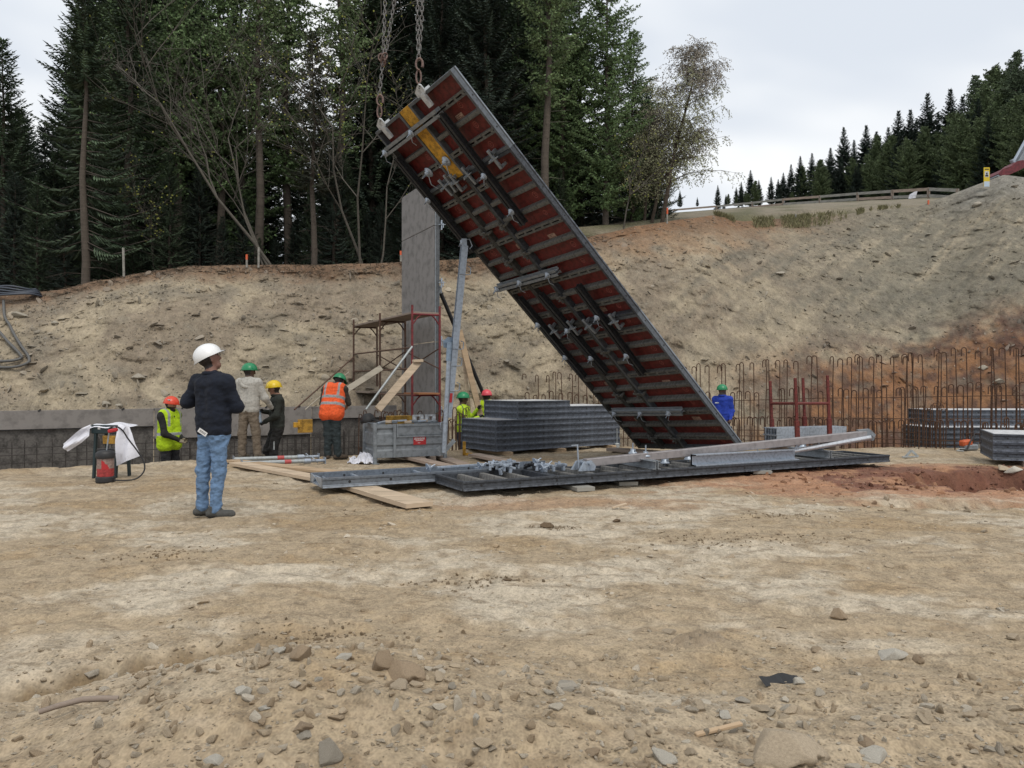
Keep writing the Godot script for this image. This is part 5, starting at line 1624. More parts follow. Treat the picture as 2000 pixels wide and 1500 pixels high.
func chainsaw():
	var o := on_ground(1888, 881)
	var e := thing("power_saw", place(o, 12), "orange cut-off saw lying on the ground before the stepped stack", "saw")
	var q := MB.new()
	q.cbox(Transform3D(Basis(Vector3(0, 0, 1), 0.12), Vector3(-0.02, 0.17, 0)), Vector3(0.24, 0.13, 0.16), 0.03)
	put("engine_cover", q.mesh(), M.orange, e)
	q = MB.new()
	q.cbox(Transform3D(Basis(), Vector3(0.06, 0.08, 0)), Vector3(0.34, 0.13, 0.18), 0.03)
	put("motor_block", q.mesh(), M.galv_dull, e)
	q = MB.new()
	q.tube(PackedVector3Array([Vector3(-0.08, 0.05, 0.1), Vector3(0.0, 0.20, 0.1), Vector3(0.10, 0.27, 0.05), Vector3(0.20, 0.30, -0.02), Vector3(0.22, 0.36, -0.04)]), 0.018, 7)
	put("handle", q.mesh(), M.rubber, e)
	q = MB.new()
	q.extrude(PackedVector2Array([Vector2(0.2, 0.04), Vector2(0.62, 0.09), Vector2(0.66, 0.12), Vector2(0.62, 0.15), Vector2(0.2, 0.13)]), -0.01, 0.01, Transform3D())
	put("guide_arm", q.mesh(), M.wood_grey, e)
	q = MB.new()
	q.tube(PackedVector3Array([Vector3(-0.1, 0.05, 0.06), Vector3(-0.24, 0.06, 0.08), Vector3(-0.34, 0.02, 0.1), Vector3(-0.2, 0.01, 0.14)]), 0.012, 6)
	put("hand_guard", q.mesh(), M.galv_pale, e)
	# scrap bracket and stone by the element's end
	q = MB.new()
	q.beam(Vector3(-0.12, 0.01, 0), Vector3(0, 0.14, 0), 0.04, 0.02, Vector3(0, 0, 1))
	q.beam(Vector3(0, 0.14, 0), Vector3(0.12, 0.02, 0.02), 0.04, 0.02, Vector3(0, 0, 1))
	q.beam(Vector3(-0.2, 0.02, 0.05), Vector3(0.05, 0.03, 0.08), 0.05, 0.02)
	tag(put("steel_bracket", q.mesh(), M.galv_pale, self, place(on_ground(1780, 894))), "bent grey bracket beyond the lying element's far end", "bracket")
	# clamps thrown down before the big stack
	var rr := RandomNumberGenerator.new()
	rr.seed = 14
	var i := 0
	for c in [[985, 884], [1005, 884], [1020, 882], [1035, 880], [1050, 879], [1010, 879], [1085, 876], [1115, 874]]:
		q = MB.new()
		q.beam(Vector3(-0.16, 0.02, 0), Vector3(0.12, 0.05, 0.03), 0.05, 0.03, Vector3.UP, 0.004)
		q.beam(Vector3(-0.14, 0.02, 0), Vector3(-0.17 + 0.03 * i, 0.26 - 0.02 * (i % 3), 0.0), 0.045, 0.03, Vector3(0, 0, 1), 0.004)
		if i % 2: q.beam(Vector3(0.08, 0.04, 0.03), Vector3(0.14, 0.17, 0.05), 0.045, 0.03, Vector3(0, 0, 1), 0.004)
		tag(put("steel_clamp", q.mesh(), M.galv, self, Transform3D(Basis(Vector3.UP, rr.randf_range(-0.6, 0.6)), on_ground(c[0], c[1]))), "galvanised angle clamp dropped on the ground before the big stack", "clamp", "clamps before the big stack")
		i += 1
	for c in [[981, 886, 52, "thin steel pin standing at the big stack's near corner"], [1205, 873, 30, "thin steel pin standing in a wooden block by the big stack's right end"]]:
		q = MB.new()
		q.cyl(Vector3.ZERO, Vector3(0, 0.40, 0), 0.010, 0.010, 6)
		if c[0] > 1000: q.cbox(Transform3D(Basis(), Vector3(0, 0.03, 0)), Vector3(0.1, 0.10, 0.1), 0.01)
		tag(put("steel_pin", q.mesh(), M.galv_pale, self, place(on_ground(c[0], c[1]))), c[3], "pin")
	# yellow angle at the stack's left corner
	q = MB.new()
	q.bx(-0.03, 0, 0, 0.03, 0.28, 0.03)
	q.bx(-0.03, 0, 0, 0.16, 0.05, 0.03)
	tag(put("yellow_angle", q.mesh(), M.yellow, self, place(Vector3(-0.96, ground_y(-0.96, 15.4), -15.4), 10)), "yellow angle bracket standing at the big stack's left corner", "bracket")

func slope_things():
	# black pipes lying over the slope at the left
	var k := 0
	for run in [[[12, 592], [13, 622], [25, 640], [32, 655], [48, 680], [62, 702], [58, 714], [30, 721], [-20, 722]], [[-30, 640], [0, 648], [20, 672], [44, 697], [46, 705], [20, 709], [-30, 710]]]:
		var pts := PackedVector3Array()
		for p in run: pts.append(on_bank(p[0], p[1], 0.09))
		var q := MB.new()
		var fine := PackedVector3Array()
		for i in 40:
			var t := i / 39.0 * (pts.size() - 1)
			var a := int(minf(t, pts.size() - 2))
			fine.append(pts[a].cubic_interpolate(pts[a + 1], pts[maxi(a - 1, 0)], pts[mini(a + 2, pts.size() - 1)], t - a) - pts[0])
		q.tube(fine, 0.035, 8)
		tag(put("plastic_pipe", q.mesh(), M.hose, self, Transform3D(Basis(), pts[0])), ["outer grey plastic pipe looping down the slope at the left edge", "inner grey plastic pipe looping on the slope at the left edge"][k], "pipe", "plastic pipes on the slope")
		k += 1
	var q := MB.new()
	var c := at(22, 577, 21.2)
	for r in 5:
		var pts := PackedVector3Array()
		for i in 33:
			var t := TAU * i / 32.0
			pts.append(Vector3((0.82 - 0.05 * r) * cos(t), 0.05 * r + 0.03 * sin(t * 3.0 + r), (0.55 - 0.03 * r) * sin(t)))
		q.tube(pts, 0.028, 6)
	tag(put("pipe_coil", q.mesh(), M.hose_blue, self, Transform3D(Basis(), c + Vector3(0, -0.02, 0))), "coil of dark pipe lying at the top of the slope, far left", "pipe")
	# survey stakes
	k = 0
	for s in [[482, 497, 520, 1], [783, 490, 508, 1], [1303, 406, 434, 1], [1813, 391, 430, 1], [242, 484, 538, 0], [505, 483, 520, 0], [1554, 418, 440, 0], [1922, 470, 480, 0]]:
		if k == 7: break
		var d := table(BANK, s[0], 2) - 0.15
		var base := at(s[0], s[2] + 3, d)
		var H: float = (s[2] - s[1] + 3) / FOCAL * d
		var e := thing("survey_stake", Transform3D(Basis(Vector3(0, 0, 1), 0.02 * sin(k * 2.0)), base), ["orange-topped stake on the rim left of the leaning trunks", "orange-topped stake on the rim left of the standing shutter", "orange-topped stake on the brown hump below the birch", "orange-topped stake on the bare slope below the road fence", "plain grey stake beside the tall spruce's trunk", "plain stub of a stake left of the leaning trunks", "pale stake in the grass below the road fence"][k], "stake", "stakes along the rim")
		var m := MB.new()
		m.cbox(Transform3D(Basis(), Vector3(0, H * 0.3, 0)), Vector3(0.055, H * 0.6, 0.045), 0.004)
		put("shaft", m.mesh(), M.wood_grey, e)
		m = MB.new()
		m.cbox(Transform3D(Basis(), Vector3(0, H * 0.8, 0)), Vector3(0.056, H * 0.4, 0.046), 0.004)
		put("stake_head", m.mesh(), M.orange_red if s[3] else M.wood_grey, e)
		k += 1
	# warning board on the spoil heap
	var b := at(1927, 356, 29.6)
	var e2 := thing("warning_sign", Transform3D(Basis(), b), "tall yellow warning board with a white panel on the spoil heap", "sign")
	var m2 := MB.new()
	m2.cbox(Transform3D(Basis(), Vector3(0, 0.20, 0)), Vector3(0.23, 0.74, 0.02), 0.003)
	put("board", m2.mesh(), M.sign_yellow, e2)
	m2 = MB.new()
	m2.bx(-0.08, 0.20, 0.0105, 0.08, 0.42, 0.013)
	put("white_field", m2.mesh(), M.white_paint, e2)
	m2 = MB.new()
	m2.extrude(PackedVector2Array([Vector2(-0.065, 0.22), Vector2(0.065, 0.22), Vector2(0.065, 0.25), Vector2(0.03, 0.29), Vector2(-0.03, 0.29), Vector2(-0.065, 0.25)]), 0.0135, 0.015, Transform3D())
	m2.cyl(Vector3(0.0, 0.335, 0.0135), Vector3(0.0, 0.335, 0.015), 0.035, 0.035, 10)
	m2.bx(-0.08, 0.48, 0.0105, 0.08, 0.52, 0.012)
	put("pictogram", m2.mesh(), M.text_black, e2)
	m2 = MB.new()
	m2.bx(-0.105, -0.17, 0.0105, 0.105, 0.03, 0.013)
	put("lower_panel", m2.mesh(), M.sky_blue, e2)
	excavator()
	road_fence()

func excavator():
	# digger working behind the spoil heap; only its bucket and dipper reach into view
	var o := at(2080, 330, 34.0)
	o.y -= 2.2
	var e := thing("excavator", Transform3D(Basis(), o), "excavator behind the spoil heap, red bucket and grey arm in view", "excavator")
	var P := func(px: float, py: float) -> Vector3: return at(px, py, 34.0) - o
	var q := MB.new()
	var bk := [P.call(1986, 318), P.call(1992, 330), P.call(1978, 338), P.call(1960, 346), P.call(1944, 350), P.call(1937, 345), P.call(1945, 336), P.call(1962, 330), P.call(1975, 320)]
	var poly := PackedVector2Array()
	for p in bk: poly.append(Vector2(p.x, p.y))
	if Geometry2D.is_polygon_clockwise(poly): poly.reverse()
	q.extrude(poly, -0.45, 0.45, Transform3D())
	put("bucket", q.mesh(), M.bucket_red, e)
	q = MB.new()
	q.beam(P.call(1950, 352) + Vector3(0, 0, 0), P.call(1938, 346), 0.86, 0.16, Vector3.UP)
	put("cutting_edge", q.mesh(), M.galv_dull, e)
	q = MB.new()
	q.beam(P.call(1984, 330), P.call(2024, 262), 0.30, 0.34, Vector3(0, 0, 1), 0.03)
	put("dipper_arm", q.mesh(), M.galv_dull, e)
	q = MB.new()
	q.cyl(P.call(1979, 318), P.call(2010, 262), 0.07, 0.07, 10)
	q.cyl(P.call(1976, 312), P.call(1984, 326), 0.10, 0.10, 10)
	put("bucket_cylinder", q.mesh(), M.galv, e)
	q = MB.new()
	q.beam(P.call(2024, 262), P.call(2110, 230), 0.35, 0.4, Vector3(0, 0, 1), 0.03)
	q.beam(P.call(2110, 230), P.call(2190, 300), 0.4, 0.5, Vector3(0, 0, 1), 0.03)
	put("boom", q.mesh(), M.galv_dull, e)
	q = MB.new()
	q.cbox(Transform3D(Basis(), Vector3(3.2, 1.6, 0)), Vector3(2.6, 1.2, 2.2), 0.1)
	q.cbox(Transform3D(Basis(), Vector3(2.6, 2.5, 0.6)), Vector3(1.2, 1.4, 1.0), 0.1)
	put("upper_body", q.mesh(), M.bucket_red, e)
	for z in [-0.95, 0.95]:
		q = MB.new()
		q.cbox(Transform3D(Basis(), Vector3(3.2, 0.45, z)), Vector3(3.2, 0.8, 0.5), 0.3)
		put("track", q.mesh(), M.rubber, e)

func road_fence():
	var run := [[1306, 411, 95.0], [1400, 403, 86.0], [1470, 396, 79.0], [1530, 389.5, 73.0], [1602, 384, 67.0], [1676, 378, 61.0], [1744, 373.5, 56.0], [1815, 369.5, 51.0], [1872, 372, 47.5]]
	var base := at(run[0][0], run[0][1] + 18, run[0][2])
	var e := thing("road_fence", Transform3D(Basis(), base), "long wooden guard fence with two weathered rails along the road", "fence")
	for i in run.size() - 1:
		for r in 2:
			var q := MB.new()
			var gap := 0.44 * r
			var a := at(run[i][0], run[i][1], run[i][2]) - base - Vector3(0, gap, 0)
			var b := at(run[i + 1][0], run[i + 1][1], run[i + 1][2]) - base - Vector3(0, gap, 0)
			q.beam(a, b, 0.05, 0.20, Vector3.UP, 0.0)
			put("rail", q.mesh(), M.wood_grey if (i + r) % 3 else M.wood_old2, e)
	for i in run.size():
		var q := MB.new()
		var a := at(run[i][0], run[i][1], run[i][2]) - base + Vector3(0, 0.12, -0.1)
		q.beam(a - Vector3(0, 1.3, 0), a, 0.16, 0.16, Vector3(0, 0, 1), 0.02)
		put("post", q.mesh(), M.wood_old, e)
	# scrap of pale sheeting caught on it
	var f := MB.new()
	f.quad(Vector3(-0.15, 0, 0), Vector3(0.15, 0.05, 0), Vector3(0.25, 0.5, 0.05), Vector3(0.02, 0.45, 0.08))
	f.quad(Vector3(-0.15, 0, 0), Vector3(0.02, 0.45, 0.08), Vector3(-0.2, 0.3, -0.1), Vector3(-0.35, 0.0, 0.0))
	tag(put("sheeting_scrap", f.mesh(), M.white_sheet, self, Transform3D(Basis(), at(1784, 388, 51.5))), "scrap of white sheeting caught on the road fence", "sheet")

# ---------------------------------------------------------------- people
var fold := FastNoiseLite.new()

# smooth union of tapered capsules, meshed as surface nets. bones: [a, b, ra, rb]
func skin_mesh(bones: Array, cell: float, k: float, amp: float, freq: float, paint: Callable, extra: MB = null) -> ArrayMesh:
	var lo := Vector3(1e9, 1e9, 1e9)
	var hi := -lo
	for b in bones:
		var r := maxf(b[2], b[3]) + k * 0.5 + cell * 3.0
		for e in 2:
			lo = lo.min(b[e] - Vector3.ONE * r)
			hi = hi.max(b[e] + Vector3.ONE * r)
	var nx := int((hi.x - lo.x) / cell) + 2
	var ny := int((hi.y - lo.y) / cell) + 2
	var nz := int((hi.z - lo.z) / cell) + 2
	var G := PackedFloat32Array()
	G.resize(nx * ny * nz)
	G.fill(9.0)
	for b in bones:
		var a: Vector3 = b[0]
		var ba: Vector3 = b[1] - a
		var l2 := maxf(ba.length_squared(), 1e-8)
		var ra: float = b[2]
		var dr: float = b[3] - ra
		var R := maxf(b[2], b[3]) + k + cell * 2.0
		var mn: Vector3 = ((a.min(b[1]) - Vector3.ONE * R - lo) / cell).floor()
		var mx: Vector3 = ((a.max(b[1]) + Vector3.ONE * R - lo) / cell).ceil()
		for iz in range(maxi(0, int(mn.z)), mini(nz - 1, int(mx.z)) + 1):
			for iy in range(maxi(0, int(mn.y)), mini(ny - 1, int(mx.y)) + 1):
				var i := (iz * ny + iy) * nx + maxi(0, int(mn.x))
				for ix in range(maxi(0, int(mn.x)), mini(nx - 1, int(mx.x)) + 1):
					var p := lo + Vector3(ix, iy, iz) * cell
					var pa := p - a
					var h := clampf(pa.dot(ba) / l2, 0.0, 1.0)
					var d := (pa - ba * h).length() - ra - dr * h
					if amp > 0.0 and d < 0.05: d += fold.get_noise_3d(p.x * freq, p.y * freq * 1.5, p.z * freq) * amp
					var g := G[i]
					var q := maxf(k - absf(g - d), 0.0)
					G[i] = minf(g, d) - q * q / (4.0 * k)
					i += 1
	var out := extra if extra else MB.new()
	var id := {}
	var sx := 1
	var sy := nx
	var sz := nx * ny
	var corner := PackedInt32Array([0, sx, sy, sx + sy, sz, sx + sz, sy + sz, sx + sy + sz])
	var edges := [[0, 1], [2, 3], [4, 5], [6, 7], [0, 2], [1, 3], [4, 6], [5, 7], [0, 4], [1, 5], [2, 6], [3, 7]]
	for iz in nz - 1:
		for iy in ny - 1:
			var i := (iz * ny + iy) * nx
			for ix in nx - 1:
				if G[i] < cell * 2.2 and G[i] > -cell * 2.2:
					var s := 0
					for c in 8:
						if G[i + corner[c]] < 0.0: s |= 1 << c
					if s != 0 and s != 255:
						var acc := Vector3()
						var n := 0
						for e in edges:
							var c0: int = e[0]
							var c1: int = e[1]
							if ((s >> c0) & 1) != ((s >> c1) & 1):
								var g0 := G[i + corner[c0]]
								var g1 := G[i + corner[c1]]
								var t := g0 / (g0 - g1)
								var p0 := Vector3(c0 & 1, (c0 >> 1) & 1, (c0 >> 2) & 1)
								var p1 := Vector3(c1 & 1, (c1 >> 1) & 1, (c1 >> 2) & 1)
								acc += p0.lerp(p1, t)
								n += 1
						var p := lo + (Vector3(ix, iy, iz) + acc / n) * cell
						var nn := Vector3(G[i + sx] - G[i], G[i + sy] - G[i], G[i + sz] - G[i]) + Vector3(G[i + sx + sy + sz] - G[i + sy + sz], G[i + sx + sy + sz] - G[i + sx + sz], G[i + sx + sy + sz] - G[i + sx + sy])
						id[i] = out.V.size()
						out.V.append(p)
						out.N.append(nn.normalized())
						out.C.append(paint.call(p))
				i += 1
	for i in id:
		# the three lattice edges that leave this cell's low corner
		var inside := G[i] < 0.0
		for e in 3:
			var st: int = [sx, sy, sz][e]
			if (G[i + st] < 0.0) == inside: continue
			var u: int = [sy, sz, sx][e]
			var v: int = [sz, sx, sy][e]
			if id.has(i - u) and id.has(i - v) and id.has(i - u - v):
				var a: int = id[i]
				var b: int = id[i - u]
				var c: int = id[i - u - v]
				var d: int = id[i - v]
				if inside:
					out.I.append_array(PackedInt32Array([a, c, b, a, d, c]))
				else:
					out.I.append_array(PackedInt32Array([a, b, c, a, c, d]))
	return out.mesh()

func helmet_mesh(ridge: bool) -> ArrayMesh:      # crown up +y, visor towards +z, centre at the head's middle
	var key := "helmet%s" % ridge
	if cache.has(key): return cache[key]
	var b := MB.new()
	var nu := 30
	var rows := 13
	var P := []
	for j in rows + 2:
		for i in nu:
			var ph := TAU * i / nu
			var fr := cos(ph)          # 1 at the front
			var p: Vector3
			if j <= rows:
				var th := PI * 0.5 * j / rows
				var bump := 0.0
				if ridge: bump = 0.006 * smooth(0.055, 0.035, absf(sin(ph) * sin(th)) * 0.12) * smooth(1.0, 0.7, float(j) / rows)
				p = Vector3(sin(th) * sin(ph) * (0.118 + bump), cos(th) * (0.125 + bump), sin(th) * fr * (0.145 + bump))
			else:
				var vis := 0.010 + 0.045 * pow(maxf(0.0, fr), 3.0) + 0.012 * pow(maxf(0.0, -fr), 2.0)
				p = Vector3(sin(ph) * (0.118 + vis * 0.6), -0.014 - 0.016 * pow(maxf(0.0, -fr), 2.0), fr * (0.145 + vis))
			P.append(p + Vector3(0, 0.035, 0))
	for p in P:
		b.V.append(p)
		b.N.append((p - Vector3(0, 0.02, 0)).normalized())
		b.C.append(Color.WHITE)
	for j in rows + 1:
		for i in nu:
			var a := j * nu + i
			var c := j * nu + (i + 1) % nu
			b.I.append_array(PackedInt32Array([a, c, a + nu, c, c + nu, a + nu]))
	cache[key] = b.mesh()
	return cache[key]

func hand(b: MB, w: Vector3, dir: Vector3, nrm: Vector3, c: Color):      # palm, four fingers and thumb, slightly curled towards nrm
	b.col = c
	var d := dir.normalized()
	var s := d.cross(nrm).normalized()
	var n := s.cross(d)
	for i in 4:
		var o := w + d * 0.085 + s * (0.030 - i * 0.020)
		var l: float = [0.07, 0.078, 0.072, 0.055][i]
		b.tube(PackedVector3Array([w + d * 0.02 + s * (0.022 - i * 0.014), o, o + d * l * 0.5 + n * l * 0.25, o + d * l * 0.65 + n * l * 0.75]), 0.012, 6, 0.008)
	b.tube(PackedVector3Array([w + d * 0.015 + s * 0.02, w + d * 0.05 + s * 0.050 + n * 0.01, w + d * 0.085 + s * 0.058 + n * 0.03]), 0.014, 6, 0.009)
	b.tube(PackedVector3Array([w - d * 0.01, w + d * 0.04, w + d * 0.09]), 0.030, 8, 0.034)

func stance(over: Dictionary) -> Dictionary:     # joints of a person about 1.75 m tall in picture axes: x right, y up, z to the viewer
	var f: Vector3 = over.f
	var r := f.cross(Vector3.UP).normalized()
	var J := {"pel": Vector3(0, 0.93, 0), "chest": Vector3(0, 1.32, 0), "neck": Vector3(0, 1.49, 0), "head": Vector3(0, 1.63, 0) + f * 0.02, "hf": f, "up": Vector3.UP}
	for k in ["pel", "chest", "neck", "head", "hf", "up"]:
		if over.has(k): J[k] = over[k]
	J.r = r
	for e in [["L", -1.0], ["R", 1.0]]:
		var s: float = e[1]
		J["sh" + e[0]] = J.chest + r * 0.185 * s + Vector3(0, 0.10, 0)
		J["el" + e[0]] = J["sh" + e[0]] + r * 0.05 * s + Vector3(0, -0.29, 0) - f * 0.03
		J["wr" + e[0]] = J["el" + e[0]] + Vector3(0, -0.20, 0) + f * 0.15
		J["an" + e[0]] = Vector3(J.pel.x, 0.09, J.pel.z) + r * 0.11 * s
		J["kn" + e[0]] = (J.pel + J["an" + e[0]]) * 0.5 + r * 0.06 * s + f * 0.03
		J["toe" + e[0]] = f
	for k in over: J[k] = over[k]
	return J

func person(at_p: Vector3, scale: float, cell: float, J: Dictionary, look: Dictionary, label: String) -> Node3D:
	var e := thing("person", Transform3D(Basis().scaled(Vector3.ONE * scale), at_p), label, "person", "workers on the site")
	var f: Vector3 = J.f
	var r: Vector3 = J.r
	var hf: Vector3 = J.hf.normalized()
	var hr := hf.cross(J.up).normalized()
	var hu := hr.cross(hf).normalized()
	var hc: Vector3 = J.head
	# --- body: head, neck, trunk and limbs as one skin
	var skin: Color = look.skin
	var hair: Color = look.hair
	var B := [[hc - hf * 0.030 + hu * 0.02, hc + hf * 0.020 + hu * 0.02, 0.083, 0.080], [hc - hu * 0.02 + hf * 0.02, hc - hu * 0.085 + hf * 0.040, 0.066, 0.045],
		[hc + hf * 0.090 + hu * 0.00, hc + hf * 0.105 - hu * 0.035, 0.011, 0.015], [hc + hr * 0.078 + hu * 0.01, hc + hr * 0.080 - hu * 0.03, 0.018, 0.014], [hc - hr * 0.078 + hu * 0.01, hc - hr * 0.080 - hu * 0.03, 0.018, 0.014],
		[hc - hu * 0.06 - hf * 0.02, J.neck, 0.056, 0.064], [J.neck, J.chest, 0.06, 0.08], [J.chest, J.pel, 0.08, 0.075]]
	for s in ["L", "R"]:
		B.append([J.chest + Vector3(0, 0.1, 0), J["sh" + s], 0.06, 0.055])
		B.append([J["sh" + s], J["el" + s], 0.045, 0.038])
		B.append([J["el" + s], J["wr" + s], 0.040, 0.028])
		B.append([J.pel + r * (-0.07 if s == "L" else 0.07), J["kn" + s], 0.065, 0.042])
		B.append([J["kn" + s], J["an" + s], 0.042, 0.032])
	var hands := MB.new()
	for s in ["L", "R"]:
		var d: Vector3 = J["wr" + s] - J["el" + s]
		hand(hands, J["wr" + s], d, (f + r * (0.6 if s == "L" else -0.6)).normalized(), look.get("glove", skin))
	var eye_l := hc + hf * 0.085 + hr * 0.033 + hu * 0.012
	var eye_r := hc + hf * 0.085 - hr * 0.033 + hu * 0.012
	var mouth := hc + hf * 0.092 - hu * 0.062
	var paint := func(p: Vector3) -> Color:
		var q := p - hc
		if p.y > J.neck.y - 0.03 or q.length() < 0.14:
			if p.distance_to(eye_l) < 0.014 or p.distance_to(eye_r) < 0.014: return Color(0.03, 0.025, 0.02)
			if absf((p - mouth).dot(hu)) < 0.007 and (p - mouth).length() < 0.028: return skin * 0.6
			if q.dot(hf) < 0.0 - 0.3 * maxf(0.0, -q.dot(hu) - 0.05) and q.dot(hu) > -0.085: return hair
			if look.has("beard") and q.dot(hu) < -0.035: return hair
		return skin
	put("body", skin_mesh(B, cell, 0.025, 0.0, 1.0, paint, hands), M.skin, e)
	# --- jacket or shirt
	var pad: float = look.get("pad", 0.0)
	var K := []
	for s in [-1.0, 1.0]:
		K.append([J.chest + r * 0.085 * s + Vector3(0, 0.06, 0), J.pel.lerp(J.chest, 0.32) + r * 0.075 * s, 0.118 + pad, 0.112 + pad])
		K.append([J.pel.lerp(J.chest, 0.35) + r * 0.075 * s, J.pel + r * 0.08 * s + Vector3(0, 0.0, 0), 0.112 + pad, 0.118 + pad])
	K.append([J.chest + Vector3(0, 0.10, 0), J.neck, 0.10, 0.068 + pad * 0.5])
	for s in ["L", "R"]:
		K.append([J.chest + Vector3(0, 0.08, 0), J["sh" + s], 0.095 + pad, 0.072 + pad])
		K.append([J["sh" + s], J["el" + s], 0.066 + pad, 0.054 + pad])
		if not look.has("short"): K.append([J["el" + s], J["wr" + s], 0.055 + pad, 0.040 + pad * 0.7])
	var jc: Color = look.jacket
	var jp: Callable = look.get("jacket_paint", func(_p: Vector3) -> Color: return jc)
	put(look.get("top_name", "jacket"), skin_mesh(K, cell, 0.05, look.get("crease", 0.012), 7.0, jp), M.cloth, e)
	if look.has("collar"):
		var cb := MB.new()
		cb.col = jc
		var pts := PackedVector3Array()
		for i in 15:
			var t := TAU * i / 14.0
			pts.append(J.neck + Vector3(0, 0.015, 0) + r * cos(t) * 0.078 + f * sin(t) * 0.082 + f * 0.01)
		cb.tube(pts, 0.024, 7)
		put("collar", cb.mesh(), M.cloth, e)
	# --- vest
	if look.has("vest"):
		var W := []
		for s in [-1.0, 1.0]:
			W.append([J.chest + r * 0.09 * s + Vector3(0, 0.09, 0), J.pel.lerp(J.chest, 0.3) + r * 0.082 * s, 0.136 + pad, 0.146 + pad])
			W.append([J.pel.lerp(J.chest, 0.3) + r * 0.082 * s, J.pel + r * 0.095 * s + Vector3(0, -0.03, 0), 0.146 + pad, 0.152 + pad])
			W.append([J.chest + r * 0.09 * s + Vector3(0, 0.12, 0), J.chest + r * 0.12 * s + Vector3(0, 0.13, 0), 0.108, 0.09])
		var vc: Color = look.vest
		var band := Color(0.30, 0.31, 0.32)
		var axis_up: Vector3 = (J.chest - J.pel).normalized()
		var vp := func(p: Vector3) -> Color:
			var h: float = (p - J.pel).dot(axis_up)
			var w: float = absf((p - J.pel).dot(r))
			for y in look.bands:
				if absf(h - y) < 0.028: return band
			if h > 0.30 and absf(w - 0.135) < 0.022: return band
			if look.has("mark") and (p - J.pel).dot(f) < 0.0 and absf(h - 0.40) < 0.022 and w < 0.06: return Color(0.12, 0.05, 0.16)
			return vc
		put("safety_vest", skin_mesh(W, minf(cell, 0.013), 0.05, 0.012, 7.0, vp), M.cloth, e)
	# --- trousers
	var T := [[J.pel + Vector3(0, 0.04, 0), J.pel - Vector3(0, 0.11, 0), 0.105, 0.085]]
	for s in ["L", "R"]:
		var sg := -1.0 if s == "L" else 1.0
		T.append([J.pel + r * 0.07 * sg + Vector3(0, 0.05, 0), J.pel + r * 0.08 * sg - Vector3(0, 0.06, 0), 0.112, 0.108])
		T.append([J.pel + r * 0.085 * sg - Vector3(0, 0.05, 0), J["kn" + s], 0.100, 0.072 + look.get("baggy", 0.0)])
		T.append([J["kn" + s], J["an" + s] + Vector3(0, 0.0, 0), 0.070 + look.get("baggy", 0.0), 0.060 + look.get("baggy", 0.0)])
	var tc: Color = look.trousers
	put("trousers", skin_mesh(T, cell, 0.03, 0.020, 7.0, func(_p: Vector3) -> Color: return tc), M.cloth, e)
	# --- shoes
	for s in ["L", "R"]:
		var a: Vector3 = J["an" + s]
		var t: Vector3 = J["toe" + s].normalized()
		var sd := t.cross(Vector3.UP)
		var S := [[a + Vector3(0, 0.02, 0), a - Vector3(0, 0.03, 0), 0.058, 0.055], [a - Vector3(0, 0.045, 0) - t * 0.05, a - Vector3(0, 0.050, 0) + t * 0.16, 0.042, 0.040], [a + sd * 0.015 - Vector3(0, 0.05, 0) + t * 0.06, a + sd * 0.01 - Vector3(0, 0.052, 0) + t * 0.175, 0.044, 0.036]]
		var shc: Color = look.shoes
		var sole := func(p: Vector3) -> Color: return Color(0.03, 0.03, 0.03) if p.y < a.y - 0.068 else shc
		put("shoe", skin_mesh(S, minf(cell, 0.012), 0.02, 0.004, 20.0, sole), M.cloth, e)
	# --- helmet
	var hm := put("helmet", helmet_mesh(look.has("ridge")), look.helmet, e, Transform3D(Basis(-hr, hu, hf), hc))
	if look.has("badge"):
		var bd := MB.new()
		bd.box(Transform3D(Basis(), Vector3(-0.098, 0.095, 0.03)), Vector3(0.03, 0.02, 0.05))
		put("badge", bd.mesh(), M.white_paint, hm)
	return e

func shell(c: Color) -> StandardMaterial3D:
	var m := StandardMaterial3D.new()
	m.albedo_color = c
	m.roughness = 0.35
	m.vertex_color_use_as_albedo = true
	return m

